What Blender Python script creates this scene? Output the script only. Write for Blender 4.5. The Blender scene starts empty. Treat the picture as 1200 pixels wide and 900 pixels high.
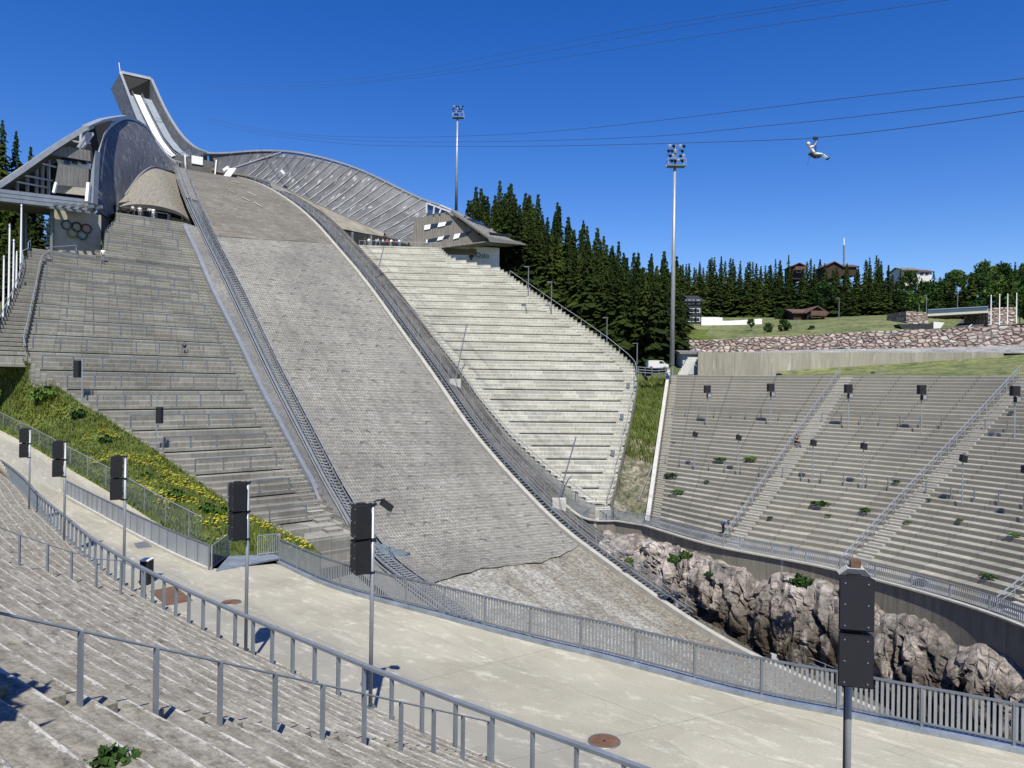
import bpy, math, random
import numpy as np
from mathutils import Vector, Matrix
random.seed(7)
rng = np.random.default_rng(11)
SC = bpy.context.scene
COL = SC.collection
# ------------------------------------------------------------------ camera and measuring helpers
CZ = 8.6                      # eye height over the concrete walkway (world z = 0)
F = 900.0
ROLL = math.radians(0.8)
CR, SR = math.cos(ROLL), math.sin(ROLL)

def ray(px, py):
    x = px - 600.0; y = 450.0 - py
    return ((x * CR - y * SR) / F, (x * SR + y * CR) / F)      # per metre of depth

def P(px, py, Y):
    u, v = ray(px, py)
    return Vector((u * Y, Y, CZ + v * Y))

def onZ(px, py, z):
    u, v = ray(px, py)
    return P(px, py, (z - CZ) / v)

def pix(p):
    u = p[0] / p[1]; v = (p[2] - CZ) / p[1]
    x = u * CR + v * SR; y = -u * SR + v * CR
    return 600 + F * x, 450 - F * y

def lerp(a, b, t): return a + (b - a) * t

def interp_poly(pts, n):
    """Catmull-Rom resample of a list of Vectors to n points, even in arc length."""
    pts = [Vector(p) for p in pts]
    ext = [pts[0] * 2 - pts[1]] + pts + [pts[-1] * 2 - pts[-2]]
    fine = []
    for i in range(1, len(ext) - 2):
        p0, p1, p2, p3 = ext[i - 1:i + 3]
        for k in range(16):
            t = k / 16
            fine.append(0.5 * ((2 * p1) + (p2 - p0) * t + (2 * p0 - 5 * p1 + 4 * p2 - p3) * t * t + (3 * p1 - p0 - 3 * p2 + p3) * t ** 3))
    fine.append(pts[-1])
    d = [0]
    for a, b in zip(fine, fine[1:]): d.append(d[-1] + (b - a).length)
    out = []
    j = 0
    for k in range(n):
        s = d[-1] * k / (n - 1)
        while j < len(fine) - 2 and d[j + 1] < s: j += 1
        q = (s - d[j]) / max(1e-9, d[j + 1] - d[j])
        out.append(fine[j].lerp(fine[j + 1], min(1, max(0, q))))
    return out

def plen(pts): return sum((b - a).length for a, b in zip(pts, pts[1:]))

# ------------------------------------------------------------------ hill axis
PH = math.radians(35)
DH = Vector((math.sin(PH), -math.cos(PH)))        # downhill
RH = Vector((math.cos(PH), math.sin(PH)))         # across, to the right
_l = ray(236, 199)[0] * 168
LIP = Vector((_l, 168.0))

def wid(s):
    return float(np.interp(s, [0, 12, 35, 60, 200], [13, 16, 19.5, 20, 20])) / 2
def wl(s): return float(np.interp(s, [-16, 0, 7.5, 15, 22.5, 30, 37.5, 45, 60], [2.6, 3.2, 4.5, 6.1, 7.3, 8.5, 9.3, 9.8, 10]))
def wr(s): return float(np.interp(s, [-16, 0, 15, 22.5, 30, 37.5, 45, 60], [6.8, 6.9, 7.0, 7.1, 7.6, 8.6, 9.3, 10]))
def knoll(s): return float(np.interp(s, [-16, -7.5, 0, 7.5, 15, 22.5, 30, 37.5, 45], [57.2, 55.7, 54.0, 51.9, 49.6, 47.1, 44.1, 40.4, 36.2]))

def onT(px, py, t):
    """Point of a pixel on the vertical plane at offset t across the hill."""
    u, v = ray(px, py)
    Y = (LIP.dot(RH) + t) / (u * RH.x + RH.y)
    return P(px, py, Y)

def onW(px, py, side, off=0.0):
    """Point of a pixel on the vertical surface `off` outside the landing's edge."""
    s = 50.0
    for _ in range(40):
        p = onT(px, py, side * (wid(s) + off))
        s2 = Vector((p.x, p.y)).dot(DH) - LIP.dot(DH)
        s = s * 0.5 + s2 * 0.5
    return p

def sof(p): return Vector((p[0], p[1])).dot(DH) - LIP.dot(DH)
def tof(p): return Vector((p[0], p[1])).dot(RH) - LIP.dot(RH)
def hill(s, t, z):
    q = LIP + DH * s + RH * t
    return Vector((q.x, q.y, z))

# ------------------------------------------------------------------ materials
def _sock(nt, v):
    return v
class N:
    """small node helper"""
    def __init__(self, name):
        m = bpy.data.materials.new(name); m.use_nodes = True
        self.m = m; self.nt = m.node_tree; self.b = self.nt.nodes['Principled BSDF']
        self.b.inputs['Specular IOR Level'].default_value = 0.3
    def n(self, t, **k):
        x = self.nt.nodes.new(t)
        for a, v in k.items(): setattr(x, a, v)
        return x
    def link(self, a, b): self.nt.links.new(a, b)
    def put(self, inp, v):
        if hasattr(v, 'is_output') or isinstance(v, bpy.types.NodeSocket): self.link(v, inp)
        else:
            inp.default_value = v
    def math(self, op, a, b=0.0, c=0.0, clamp=False):
        x = self.n('ShaderNodeMath', operation=op); x.use_clamp = clamp
        self.put(x.inputs[0], a); self.put(x.inputs[1], b)
        if len(x.inputs) > 2: self.put(x.inputs[2], c)
        return x.outputs[0]
    def pos(self):
        return self.n('ShaderNodeNewGeometry').outputs['Position']
    def uv(self):
        x = self.n('ShaderNodeUVMap'); return x.outputs[0]
    def sep(self, v):
        x = self.n('ShaderNodeSeparateXYZ'); self.link(v, x.inputs[0]); return x.outputs
    def comb(self, a, b, c=0.0):
        x = self.n('ShaderNodeCombineXYZ'); self.put(x.inputs[0], a); self.put(x.inputs[1], b); self.put(x.inputs[2], c); return x.outputs[0]
    def scale(self, v, s):
        x = self.n('ShaderNodeVectorMath', operation='MULTIPLY'); self.link(v, x.inputs[0]); x.inputs[1].default_value = s; return x.outputs[0]
    def noise(self, v, s, det=6.0, rough=0.6, dist=0.0):
        x = self.n('ShaderNodeTexNoise'); self.link(v, x.inputs['Vector'])
        x.inputs['Scale'].default_value = s; x.inputs['Detail'].default_value = det; x.inputs['Roughness'].default_value = rough
        x.inputs['Distortion'].default_value = dist
        return x.outputs['Fac']
    def ramp(self, f, stops):
        x = self.n('ShaderNodeValToRGB'); self.link(f, x.inputs[0])
        e = x.color_ramp.elements
        while len(e) < len(stops): e.new(0.5)
        for q, (p, c) in zip(e, stops):
            q.position = p; q.color = (c, c, c, 1) if isinstance(c, (int, float)) else (*c, 1)
        return x.outputs[0]
    def mix(self, f, a, b, mode='MIX'):
        x = self.n('ShaderNodeMix', data_type='RGBA', blend_type=mode)
        self.put(x.inputs[0], f)
        self.put(x.inputs[6], a if not isinstance(a, tuple) else (*a, 1)); self.put(x.inputs[7], b if not isinstance(b, tuple) else (*b, 1))
        return x.outputs[2]
    def bump(self, h, dist=0.02, strength=0.6):
        x = self.n('ShaderNodeBump'); x.inputs['Distance'].default_value = dist; x.inputs['Strength'].default_value = strength
        self.link(h, x.inputs['Height']); self.link(x.outputs[0], self.b.inputs['Normal'])
    def done(self, col=None, rough=0.85, metal=0.0):
        if col is not None:
            if isinstance(col, tuple): self.b.inputs['Base Color'].default_value = (*col, 1)
            else: self.link(col, self.b.inputs['Base Color'])
        self.put(self.b.inputs['Roughness'], rough); self.b.inputs['Metallic'].default_value = metal
        return self.m

def grade(c, k): return tuple(x * k for x in c)

def mottled(name, c, s=0.6, var=0.25, fine=12.0, rough=0.9, bump=0.01, metal=0.0, tint=None, stretch=(1, 1, 1)):
    """base colour with broad and fine variation"""
    m = N(name); p = m.scale(m.pos(), stretch)
    a = m.noise(p, s, 8, 0.65); b = m.noise(p, fine, 5, 0.7)
    c1 = m.ramp(a, [(0.3, grade(c, 1 - var)), (0.55, c), (0.75, tint if tint else grade(c, 1 + var))])
    c2 = m.ramp(b, [(0.3, 1 - var * 0.8), (0.7, 1.0)])
    col = m.mix(1.0, c1, c2, 'MULTIPLY')
    if bump: m.bump(b, bump)
    return m.done(col, rough, metal)

M = {}
M['walk'] = (lambda: None)
def build_materials():
    # walkway concrete
    m = N('walkway_concrete'); p = m.pos()
    broad = m.noise(p, 0.25, 6, 0.6); uv = m.uv(); su = m.sep(uv); stre = m.noise(m.comb(m.math('MULTIPLY', su[0], 0.32), m.math('MULTIPLY', su[1], 1.3)), 1.0, 10, 0.74, 0.5); fine = m.noise(p, 22, 4, 0.7)
    c = m.ramp(broad, [(0.3, (0.305, 0.283, 0.222)), (0.55, (0.38, 0.355, 0.28)), (0.8, (0.435, 0.405, 0.322))])
    c = m.mix(m.ramp(stre, [(0.56, 0.0), (0.62, 0.5), (0.7, 0.75)]), c, (0.52, 0.49, 0.42))
    c = m.mix(m.ramp(stre, [(0.28, 0.6), (0.4, 0.0)]), c, (0.21, 0.20, 0.17))
    c = m.mix(1.0, c, m.ramp(fine, [(0.3, 0.8), (0.6, 1.05)]), 'MULTIPLY')
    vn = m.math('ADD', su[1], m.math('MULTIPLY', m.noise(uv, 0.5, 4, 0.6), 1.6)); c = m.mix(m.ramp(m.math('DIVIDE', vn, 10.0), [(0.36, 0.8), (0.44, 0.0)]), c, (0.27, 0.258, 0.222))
    c = m.mix(m.ramp(m.noise(m.comb(m.math('MULTIPLY', su[0], 0.9), m.math('MULTIPLY', su[1], 1.6)), 1.0, 10, 0.8), [(0.54, 0.0), (0.62, 0.6)]), c, (0.56, 0.53, 0.44))
    jn = m.noise(uv, 1.3, 4, 0.6); jw = m.math('MULTIPLY', m.math('SUBTRACT', jn, 0.5), 0.12)
    j1 = m.math('LESS_THAN', m.math('FRACT', m.math('ADD', m.math('DIVIDE', su[0], 5.2), m.math('MULTIPLY', jw, .2))), 0.006)
    j2 = m.math('LESS_THAN', m.math('FRACT', m.math('ADD', m.math('DIVIDE', su[1], 2.9), jw)), 0.009)
    c = m.mix(m.math('MULTIPLY', m.math('MAXIMUM', j1, j2), 0.5), c, (0.16, 0.15, 0.12))
    pt = m.n('ShaderNodeTexVoronoi'); m.link(m.comb(m.math('MULTIPLY', su[0], 0.35), m.math('MULTIPLY', su[1], 0.6)), pt.inputs['Vector']); pt.inputs['Scale'].default_value = 1.0
    c = m.mix(1.0, c, m.ramp(m.sep(pt.outputs['Color'])[0], [(0.0, 0.9), (1.0, 1.07)]), 'MULTIPLY')
    ck = m.n('ShaderNodeTexVoronoi', feature='DISTANCE_TO_EDGE'); m.link(m.mix(0.25, p, m.n('ShaderNodeTexNoise').outputs['Color']), ck.inputs['Vector']); ck.inputs['Scale'].default_value = 0.5
    c = m.mix(m.math('MULTIPLY', m.ramp(ck.outputs['Distance'], [(0.0, 0.3), (0.004, 0.0)]), m.ramp(broad, [(0.45, 0.0), (0.6, 1.0)])), c, (0.13, 0.12, 0.1))
    m.bump(fine, 0.006); M['walk'] = m.done(c, 0.9)
    # old terraces with chipped white edges ; uv: u metres along, v = row + run fraction (riser 0-.3, tread .3-1)
    m = N('weathered_terrace'); p = m.pos(); uv = m.uv(); s = m.sep(uv)
    al = m.comb(m.math('MULTIPLY', s[0], 0.55), m.math('MULTIPLY', s[1], 2.6))
    streak = m.noise(al, 2.4, 9, 0.72, 0.3); broad = m.noise(p, 0.45, 6, 0.65); fine = m.noise(p, 16, 5, 0.7)
    c = m.ramp(streak, [(0.3, (0.1, 0.086, 0.066)), (0.42, (0.195, 0.176, 0.143)), (0.56, (0.30, 0.278, 0.232)), (0.75, (0.41, 0.385, 0.33))])
    c = m.mix(m.ramp(broad, [(0.35, 0.5), (0.6, 0.0)]), c, (0.17, 0.152, 0.122))
    fr = m.math('FRACT', s[1])
    edge = m.math('SUBTRACT', 1.0, m.math('MULTIPLY', m.math('ABSOLUTE', m.math('SUBTRACT', fr, 0.35)), 9.0), clamp=True)
    chip = m.noise(m.comb(m.math('MULTIPLY', s[0], 0.9), m.math('MULTIPLY', s[1], 4.2)), 1.9, 12, 0.85)
    msk = m.ramp(m.math('ADD', m.math('MULTIPLY', edge, 0.17), chip), [(0.60, 0.0), (0.64, 0.8)])
    c = m.mix(msk, c, (0.55, 0.53, 0.48))
    stn = m.noise(m.comb(m.math('MULTIPLY', s[0], 1.1), m.math('MULTIPLY', s[1], 2.2)), 1.1, 10, 0.8); c = m.mix(m.ramp(stn, [(0.36, 0.85), (0.46, 0.0)]), c, (0.075, 0.062, 0.048))
    c = m.mix(1.0, c, m.ramp(fine, [(0.3, 0.62), (0.6, 1.1)]), 'MULTIPLY')
    m.bump(m.mix(0.5, fine, streak), 0.03, 0.9); M['terrace'] = m.done(c, 0.95)
    # stands: cast panels, joint every 2.4 m, stained
    def stand(name, base, dark, warm, joint, amount, riser_shade=0.0, nk=0.7):
        m = N(name); p = m.pos(); s = m.sep(m.uv())
        row = m.math('FLOOR', s[1])
        pn = m.noise(m.comb(m.math('FLOOR', m.math('DIVIDE', s[0], joint)), m.math('MULTIPLY', row, 1.7)), 3.3, 1, 0.5)
        st = m.noise(m.comb(m.math('MULTIPLY', s[0], 2.2), m.math('MULTIPLY', s[1], 0.45)), 1.3, 8, 0.75)
        br = m.noise(p, 0.12, 6, 0.65)
        c = m.ramp(br, [(0.35, dark), (0.5, base), (0.68, warm)])
        c = m.mix(1.0, c, m.ramp(pn, [(0.35, 1 - amount), (0.65, 1 + amount * 0.3)]), 'MULTIPLY')
        c = m.mix(1.0, c, m.ramp(st, [(0.3, 1 - amount * 1.3), (0.6, 1.05)]), 'MULTIPLY')
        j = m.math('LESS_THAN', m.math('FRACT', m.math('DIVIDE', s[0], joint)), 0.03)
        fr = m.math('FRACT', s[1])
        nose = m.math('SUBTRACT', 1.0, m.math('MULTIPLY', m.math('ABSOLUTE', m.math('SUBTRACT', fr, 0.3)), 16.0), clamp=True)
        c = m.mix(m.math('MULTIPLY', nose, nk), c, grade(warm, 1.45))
        c = m.mix(m.math('MULTIPLY', m.math('LESS_THAN', fr, 0.24), riser_shade), c, grade(dark, 0.75))  # risers darker than treads: step shading put into the colour
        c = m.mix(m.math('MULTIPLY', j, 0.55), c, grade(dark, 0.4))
        m.bump(st, 0.02); return m.done(c, 0.92)
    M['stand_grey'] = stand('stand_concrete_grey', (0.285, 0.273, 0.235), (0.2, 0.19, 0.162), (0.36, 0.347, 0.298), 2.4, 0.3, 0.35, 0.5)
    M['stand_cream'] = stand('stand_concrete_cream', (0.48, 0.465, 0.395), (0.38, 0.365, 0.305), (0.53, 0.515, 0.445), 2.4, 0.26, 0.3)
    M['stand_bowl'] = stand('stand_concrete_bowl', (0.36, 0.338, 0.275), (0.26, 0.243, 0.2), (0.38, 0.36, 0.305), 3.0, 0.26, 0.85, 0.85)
    M['riser'] = mottled('plank_grey', (0.13, 0.127, 0.12), 1.5, 0.3)
    # landing slope net
    m = N('landing_net'); p = m.pos(); s = m.sep(m.uv())
    def cell(sc): 
        a = m.math('ABSOLUTE', m.math('SUBTRACT', m.math('FRACT', m.math('MULTIPLY', m.math('ADD', s[0], m.math('MULTIPLY', m.noise(p, 0.5, 2, 0.5), .5)), sc * .72)), 0.5))
        b = m.math('ABSOLUTE', m.math('SUBTRACT', m.math('FRACT', m.math('MULTIPLY', m.math('ADD', s[1], m.math('MULTIPLY', m.noise(p, 0.4, 2, 0.5), .5)), sc * 1.15)), 0.5))
        return m.math('MAXIMUM', a, b)
    g = cell(2.7)
    br = m.noise(p, 0.09, 7, 0.68); fn = m.noise(p, 2.2, 7, 0.78)
    c = m.ramp(br, [(0.34, (0.205, 0.194, 0.17)), (0.5, (0.285, 0.271, 0.237)), (0.66, (0.335, 0.32, 0.28))])
    c = m.mix(1.0, c, m.ramp(fn, [(0.32, 0.5), (0.6, 1.15)]), 'MULTIPLY')
    c = m.mix(m.ramp(g, [(0.26, 0.62), (0.44, 0.0)]), c, (0.085, 0.08, 0.07))
    jx = m.noise(m.uv(), 0.7, 2, 0.5); 
    a = m.math('SUBTRACT', m.math('FRACT', m.math('ADD', m.math('MULTIPLY', s[0], 0.55), m.math('MULTIPLY', jx, 0.7))), 0.5)
    rowi = m.math('FLOOR', m.math('MULTIPLY', s[0], 0.55))
    b = m.math('SUBTRACT', m.math('FRACT', m.math('ADD', m.math('MULTIPLY', s[1], 0.5), m.math('MULTIPLY', m.math('FRACT', m.math('MULTIPLY', rowi, 0.5)), 1.0))), 0.5)
    arc = m.math('ABSOLUTE', m.math('SUBTRACT', a, m.math('MULTIPLY', m.math('MULTIPLY', b, b), 2.4)))
    on = m.math('MULTIPLY', m.math('LESS_THAN', arc, 0.085), m.math('LESS_THAN', m.math('ABSOLUTE', b), 0.27))
    on = m.math('MULTIPLY', on, m.ramp(m.noise(p, 1.1, 5, 0.7), [(0.42, 0.0), (0.58, 0.75)]))
    c = m.mix(on, c, (0.055, 0.052, 0.048))
    wl = m.noise(p, 0.16, 8, 0.72); c = m.mix(m.ramp(wl, [(0.58, 0.0), (0.76, 0.4)]), c, (0.37, 0.36, 0.33)); sg = m.noise(m.comb(m.math('MULTIPLY', s[0], 0.05), m.math('MULTIPLY', s[1], 0.7)), 1.0, 7, 0.7); c = m.mix(m.ramp(sg, [(0.36, 0.45), (0.5, 0.0)]), c, (0.13, 0.122, 0.105))
    m.bump(m.mix(0.5, fn, g), 0.05, 0.8); M['net'] = m.done(c, 0.9)
    # knoll covered with old mats
    m = N('knoll_mats'); p = m.pos(); s = m.sep(m.uv())
    v = m.comb(m.math('MULTIPLY', s[0], 1.0), m.math('MULTIPLY', s[1], 0.35))
    n1 = m.noise(v, 1.6, 9, 0.75); n2 = m.noise(p, 0.2, 6, 0.7); n3 = m.noise(p, 5, 5, 0.7)
    c = m.ramp(n1, [(0.3, (0.11, 0.098, 0.08)), (0.5, (0.19, 0.172, 0.143)), (0.7, (0.27, 0.25, 0.205))])
    c = m.mix(m.ramp(n2, [(0.4, 0.45), (0.6, 0.0)]), c, (0.10, 0.09, 0.073))
    c = m.mix(1.0, c, m.ramp(n3, [(0.35, 0.6), (0.6, 1.1)]), 'MULTIPLY')
    c = m.mix(m.math('MULTIPLY', m.math('LESS_THAN', m.math('FRACT', m.math('MULTIPLY', s[0], 0.6)), 0.06), 0.5), c, (0.06, 0.055, 0.05))
    m.bump(n3, 0.05); M['knoll'] = m.done(c, 0.95)
    m = N('deck_boards'); p = m.pos(); s = m.sep(m.uv())
    n1 = m.noise(m.comb(m.math('MULTIPLY', s[0], 0.25), m.math('MULTIPLY', s[1], 1.1)), 1.2, 9, 0.75)
    c = m.ramp(n1, [(0.32, (0.12, 0.107, 0.085)), (0.48, (0.215, 0.197, 0.16)), (0.68, (0.31, 0.287, 0.238))])
    c = m.mix(m.math('MULTIPLY', m.math('LESS_THAN', m.math('FRACT', m.math('MULTIPLY', s[1], 1.1)), 0.1), 0.6), c, (0.14, 0.125, 0.10))
    m.bump(n1, 0.03); M['deck'] = m.done(c, 0.92)
    # gravel
    def gravel(name, lo, mid, hi, sc=6):
        m = N(name); p = m.pos()
        v = m.n('ShaderNodeTexVoronoi'); m.link(p, v.inputs['Vector']); v.inputs['Scale'].default_value = sc
        br = m.noise(p, 0.22, 7, 0.7); f = m.noise(p, sc * 2, 5, 0.75)
        c = m.ramp(br, [(0.35, lo), (0.5, mid), (0.65, hi)])
        if name == 'outrun_gravel':
            u2 = m.sep(m.uv()); st = m.noise(m.comb(m.math('MULTIPLY', u2[0], 0.035), m.math('MULTIPLY', u2[1], 0.3)), 1.0, 7, 0.7); st = m.math('ADD', st, m.math('MULTIPLY', u2[1], 0.012)); c = m.mix(m.ramp(st, [(0.47, 0.0), (0.56, 0.75)]), c, (0.215, 0.19, 0.148))
        s = m.sep(v.outputs['Color']); c = m.mix(1.0, c, m.ramp(s[0], [(0.0, 0.6), (1.0, 1.35)]), 'MULTIPLY')
        c = m.mix(1.0, c, m.ramp(f, [(0.35, 0.5), (0.6, 1.15)]), 'MULTIPLY')
        m.bump(m.mix(0.5, f, v.outputs['Distance']), 0.06, 0.9); return m.done(c, 0.95)
    M['gravel'] = gravel('outrun_gravel', (0.2, 0.185, 0.15), (0.31, 0.295, 0.255), (0.38, 0.365, 0.325), 5)
    M['dark_strip'] = gravel('service_strip', (0.06, 0.058, 0.052), (0.095, 0.09, 0.08), (0.14, 0.132, 0.115), 7)
    M['strip'] = gravel('side_strip_gravel', (0.17, 0.166, 0.155), (0.21, 0.205, 0.19), (0.25, 0.243, 0.225), 9)
    M['pit'] = gravel('pit_gravel', (0.2, 0.2, 0.19), (0.3, 0.3, 0.285), (0.42, 0.42, 0.4), 3)
    # rock
    m = N('pink_granite'); p = m.pos()
    n1 = m.noise(p, 0.35, 9, 0.7, 0.5); n2 = m.noise(p, 2.2, 9, 0.75); n3 = m.noise(m.scale(p, (1, 1, 0.2)), 0.5, 6, 0.7)
    c = m.ramp(n1, [(0.3, (0.2, 0.185, 0.165)), (0.42, (0.37, 0.335, 0.3)), (0.56, (0.6, 0.52, 0.46)), (0.72, (0.55, 0.53, 0.5))])
    c = m.mix(1.0, c, m.ramp(n2, [(0.34, 0.3), (0.5, 1.0), (0.66, 1.2)]), 'MULTIPLY')
    cr = m.n('ShaderNodeTexVoronoi', feature='DISTANCE_TO_EDGE'); wv = m.n('ShaderNodeVectorMath', operation='ADD'); m.link(m.scale(p, (0.55, 0.55, 0.13)), wv.inputs[0])
    nz = m.n('ShaderNodeTexNoise'); m.link(p, nz.inputs['Vector']); nz.inputs['Scale'].default_value = 0.7; m.link(m.scale(nz.outputs['Color'], (0.7, 0.7, 0.7)), wv.inputs[1]); m.link(wv.outputs[0], cr.inputs['Vector']); cr.inputs['Scale'].default_value = 1.0
    c = m.mix(m.math('MULTIPLY', m.ramp(cr.outputs['Distance'], [(0.0, 0.9), (0.035, 0.0)]), m.ramp(n1, [(0.4, 0.25), (0.55, 1.0)])), c, (0.03, 0.026, 0.022))
    tone = m.noise(m.scale(p, (0.8, 0.8, 0.12)), 0.8, 7, 0.7); c = m.mix(1.0, c, m.ramp(tone, [(0.36, 0.45), (0.52, 1.0)]), 'MULTIPLY')
    z = m.sep(p)[2]
    wet = m.math('MULTIPLY', m.ramp(n3, [(0.4, 0.25), (0.5, 1.0)]), m.math('SUBTRACT', 1.0, m.math('DIVIDE', m.math('ADD', z, 14.0), 7.5), clamp=True))
    c = m.mix(m.math('MULTIPLY', wet, 1.5, clamp=True), c, (0.06, 0.045, 0.03))
    m.bump(n2, 0.35, 1.0); M['rock'] = m.done(c, 0.85)
    # stone block wall
    m = N('rubble_wall'); p = m.pos(); s = m.sep(m.uv())
    v = m.n('ShaderNodeTexVoronoi', feature='F1'); 
    cv = m.comb(m.math('MULTIPLY', s[0], 0.95), m.math('MULTIPLY', s[1], 1.75)); m.link(cv, v.inputs['Vector']); v.inputs['Scale'].default_value = 1.0; v.inputs['Randomness'].default_value = 0.75
    e = m.n('ShaderNodeTexVoronoi', feature='DISTANCE_TO_EDGE'); m.link(cv, e.inputs['Vector']); e.inputs['Randomness'].default_value = 0.75; e.inputs['Scale'].default_value = 1.0
    cc = m.sep(v.outputs['Color'])
    c = m.ramp(cc[0], [(0.0, (0.3, 0.225, 0.195)), (0.4, (0.43, 0.33, 0.285)), (0.7, (0.5, 0.41, 0.36)), (0.93, (0.36, 0.33, 0.3)), (1.0, (0.62, 0.57, 0.51))])
    c = m.mix(1.0, c, m.ramp(m.noise(p, 1.5, 8, 0.75), [(0.3, 0.7), (0.6, 1.1)]), 'MULTIPLY')
    c = m.mix(m.ramp(e.outputs['Distance'], [(0.0, 0.65), (0.05, 0.0)]), c, (0.045, 0.038, 0.033))
    m.bump(m.ramp(e.outputs['Distance'], [(0.0, 0.0), (0.2, 1.0)]), 0.5, 1.0); M['rubble'] = m.done(c, 0.9)
    # board-marked wall concrete
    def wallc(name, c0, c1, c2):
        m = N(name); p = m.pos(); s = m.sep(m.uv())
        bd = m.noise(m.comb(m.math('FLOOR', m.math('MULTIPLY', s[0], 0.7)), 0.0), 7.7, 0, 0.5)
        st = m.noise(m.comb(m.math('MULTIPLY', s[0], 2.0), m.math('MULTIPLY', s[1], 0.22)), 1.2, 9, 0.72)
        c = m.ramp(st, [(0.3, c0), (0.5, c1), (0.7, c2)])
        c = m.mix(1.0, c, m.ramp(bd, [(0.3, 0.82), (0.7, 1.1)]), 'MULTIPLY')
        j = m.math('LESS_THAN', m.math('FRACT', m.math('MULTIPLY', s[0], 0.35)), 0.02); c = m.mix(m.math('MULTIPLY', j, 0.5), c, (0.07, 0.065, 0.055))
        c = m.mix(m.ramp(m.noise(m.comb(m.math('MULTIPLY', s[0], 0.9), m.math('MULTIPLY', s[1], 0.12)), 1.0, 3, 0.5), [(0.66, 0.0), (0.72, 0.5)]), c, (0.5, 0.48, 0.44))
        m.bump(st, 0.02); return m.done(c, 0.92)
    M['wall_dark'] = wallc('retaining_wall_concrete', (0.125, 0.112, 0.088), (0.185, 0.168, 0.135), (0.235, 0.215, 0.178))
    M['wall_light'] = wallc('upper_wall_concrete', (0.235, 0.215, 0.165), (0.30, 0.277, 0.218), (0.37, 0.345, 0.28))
    M['kerb'] = mottled('kerb_concrete', (0.42, 0.4, 0.35), 1.2, 0.2)
    M['block'] = mottled('block_concrete', (0.5, 0.48, 0.43), 1.2, 0.15)
    # metals
    def metal(name, c, rough, metalv, s=1.2, var=0.15, stretch=(1, 1, 1)):
        return mottled(name, c, s, var, 9.0, rough, 0.0, metalv, None, stretch)
    M['galv'] = metal('galvanised_steel', (0.36, 0.38, 0.40), 0.45, 0.45)
    M['galv_dk'] = metal('galvanised_steel_dull', (0.2, 0.22, 0.24), 0.5, 0.4)
    M['galv_lt'] = metal('galvanised_sheet', (0.42, 0.46, 0.5), 0.4, 0.4, 0.8, 0.22, (1, 1, 0.3))
    M['rail_blue'] = metal('painted_rail_grey', (0.25, 0.28, 0.31), 0.45, 0.35)
    M['drain'] = metal('channel_sheet', (0.36, 0.41, 0.47), 0.4, 0.5, 1.5, 0.3)
    M['rust'] = mottled('rusty_iron', (0.17, 0.095, 0.06), 2.5, 0.35, 30, 0.85)
    M['black'] = mottled('speaker_black', (0.018, 0.018, 0.02), 3, 0.2, 30, 0.6, 0.0)
    m = N('speaker_grille'); p = m.pos(); w = m.n('ShaderNodeTexWave', wave_type='BANDS', bands_direction='Z'); m.link(p, w.inputs['Vector'])
    w.inputs['Scale'].default_value = 22; w.inputs['Distortion'].default_value = 1.5; w.inputs['Detail'].default_value = 1
    M['grille'] = m.done(m.ramp(w.outputs['Fac'], [(0.3, (0.016, 0.016, 0.019)), (0.8, (0.042, 0.042, 0.05))]), 0.5, 0.2)
    # wind screen meshes (steel net over dark truss)
    def screen(name, c, lo, fx, fz, al):
        m = N(name); s = m.sep(m.uv()); p = m.pos()
        st = m.noise(m.comb(m.math('MULTIPLY', s[0], fx), m.math('MULTIPLY', s[1], fz)), 1.0, 5, 0.75)
        c1 = m.ramp(st, [(0.35, lo), (0.55, c), (0.72, grade(c, 1.6))])
        sp = m.noise(m.comb(m.math('MULTIPLY', s[0], 1.3), m.math('ADD', m.math('MULTIPLY', s[1], 0.38), m.math('MULTIPLY', s[0], .5))), 1.0, 2, 0.5)
        c1 = m.mix(m.ramp(sp, [(0.62, 0.0), (0.67, 0.7)]), c1, grade(c, 3.2))
        m.b.inputs['Alpha'].default_value = al
        return m.done(c1, 0.6, 0.15)
    M['screen_dark'] = screen('steel_screen_dark', (0.12, 0.122, 0.125), (0.06, 0.062, 0.066), 0.9, 0.16, 1)
    M['screen'] = screen('steel_screen', (0.115, 0.118, 0.122), (0.07, 0.073, 0.078), 0.8, 0.06, 1)
    M['screen_clear'] = screen('steel_screen_see_through', (0.17, 0.17, 0.175), (0.1, 0.1, 0.105), 0.5, 0.1, 0.74)
    M['truss'] = metal('truss_steel', (0.52, 0.53, 0.54), 0.45, 0.3)
    M['edge'] = metal('screen_edge_profile', (0.42, 0.43, 0.43), 0.45, 0.4)
    M['white'] = mottled('white_paint', (0.78, 0.78, 0.77), 1, 0.06, 8, 0.6, 0)
    M['track'] = mottled('white_inrun_track', (0.82, 0.82, 0.82), 0.6, 0.06, 8, 0.5, 0)
    M['track_grey'] = mottled('grey_inrun_floor', (0.27, 0.31, 0.36), 0.4, 0.2, 8, 0.6, 0)
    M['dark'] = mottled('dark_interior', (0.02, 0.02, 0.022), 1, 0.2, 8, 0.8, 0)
    M['glass'] = N('window_glass').done((0.02, 0.028, 0.04), 0.05, 0.0)
    M['pane'] = N('sky_pane').done((0.08, 0.12, 0.17), 0.05, 0.6)
    # weathered timber
    def wood(name, c):
        m = N(name); p = m.pos(); s = m.sep(m.uv())
        n1 = m.noise(m.comb(m.math('MULTIPLY', s[0], 4), m.math('MULTIPLY', s[1], 0.3)), 1.2, 8, 0.7)
        col = m.ramp(n1, [(0.3, grade(c, 0.6)), (0.5, c), (0.72, grade(c, 1.4))])
        col = m.mix(m.math('MULTIPLY', m.math('LESS_THAN', m.math('FRACT', m.math('MULTIPLY', s[0], 2.0)), 0.1), 0.6), col, grade(c, 0.25))
        return m.done(col, 0.8)
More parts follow.
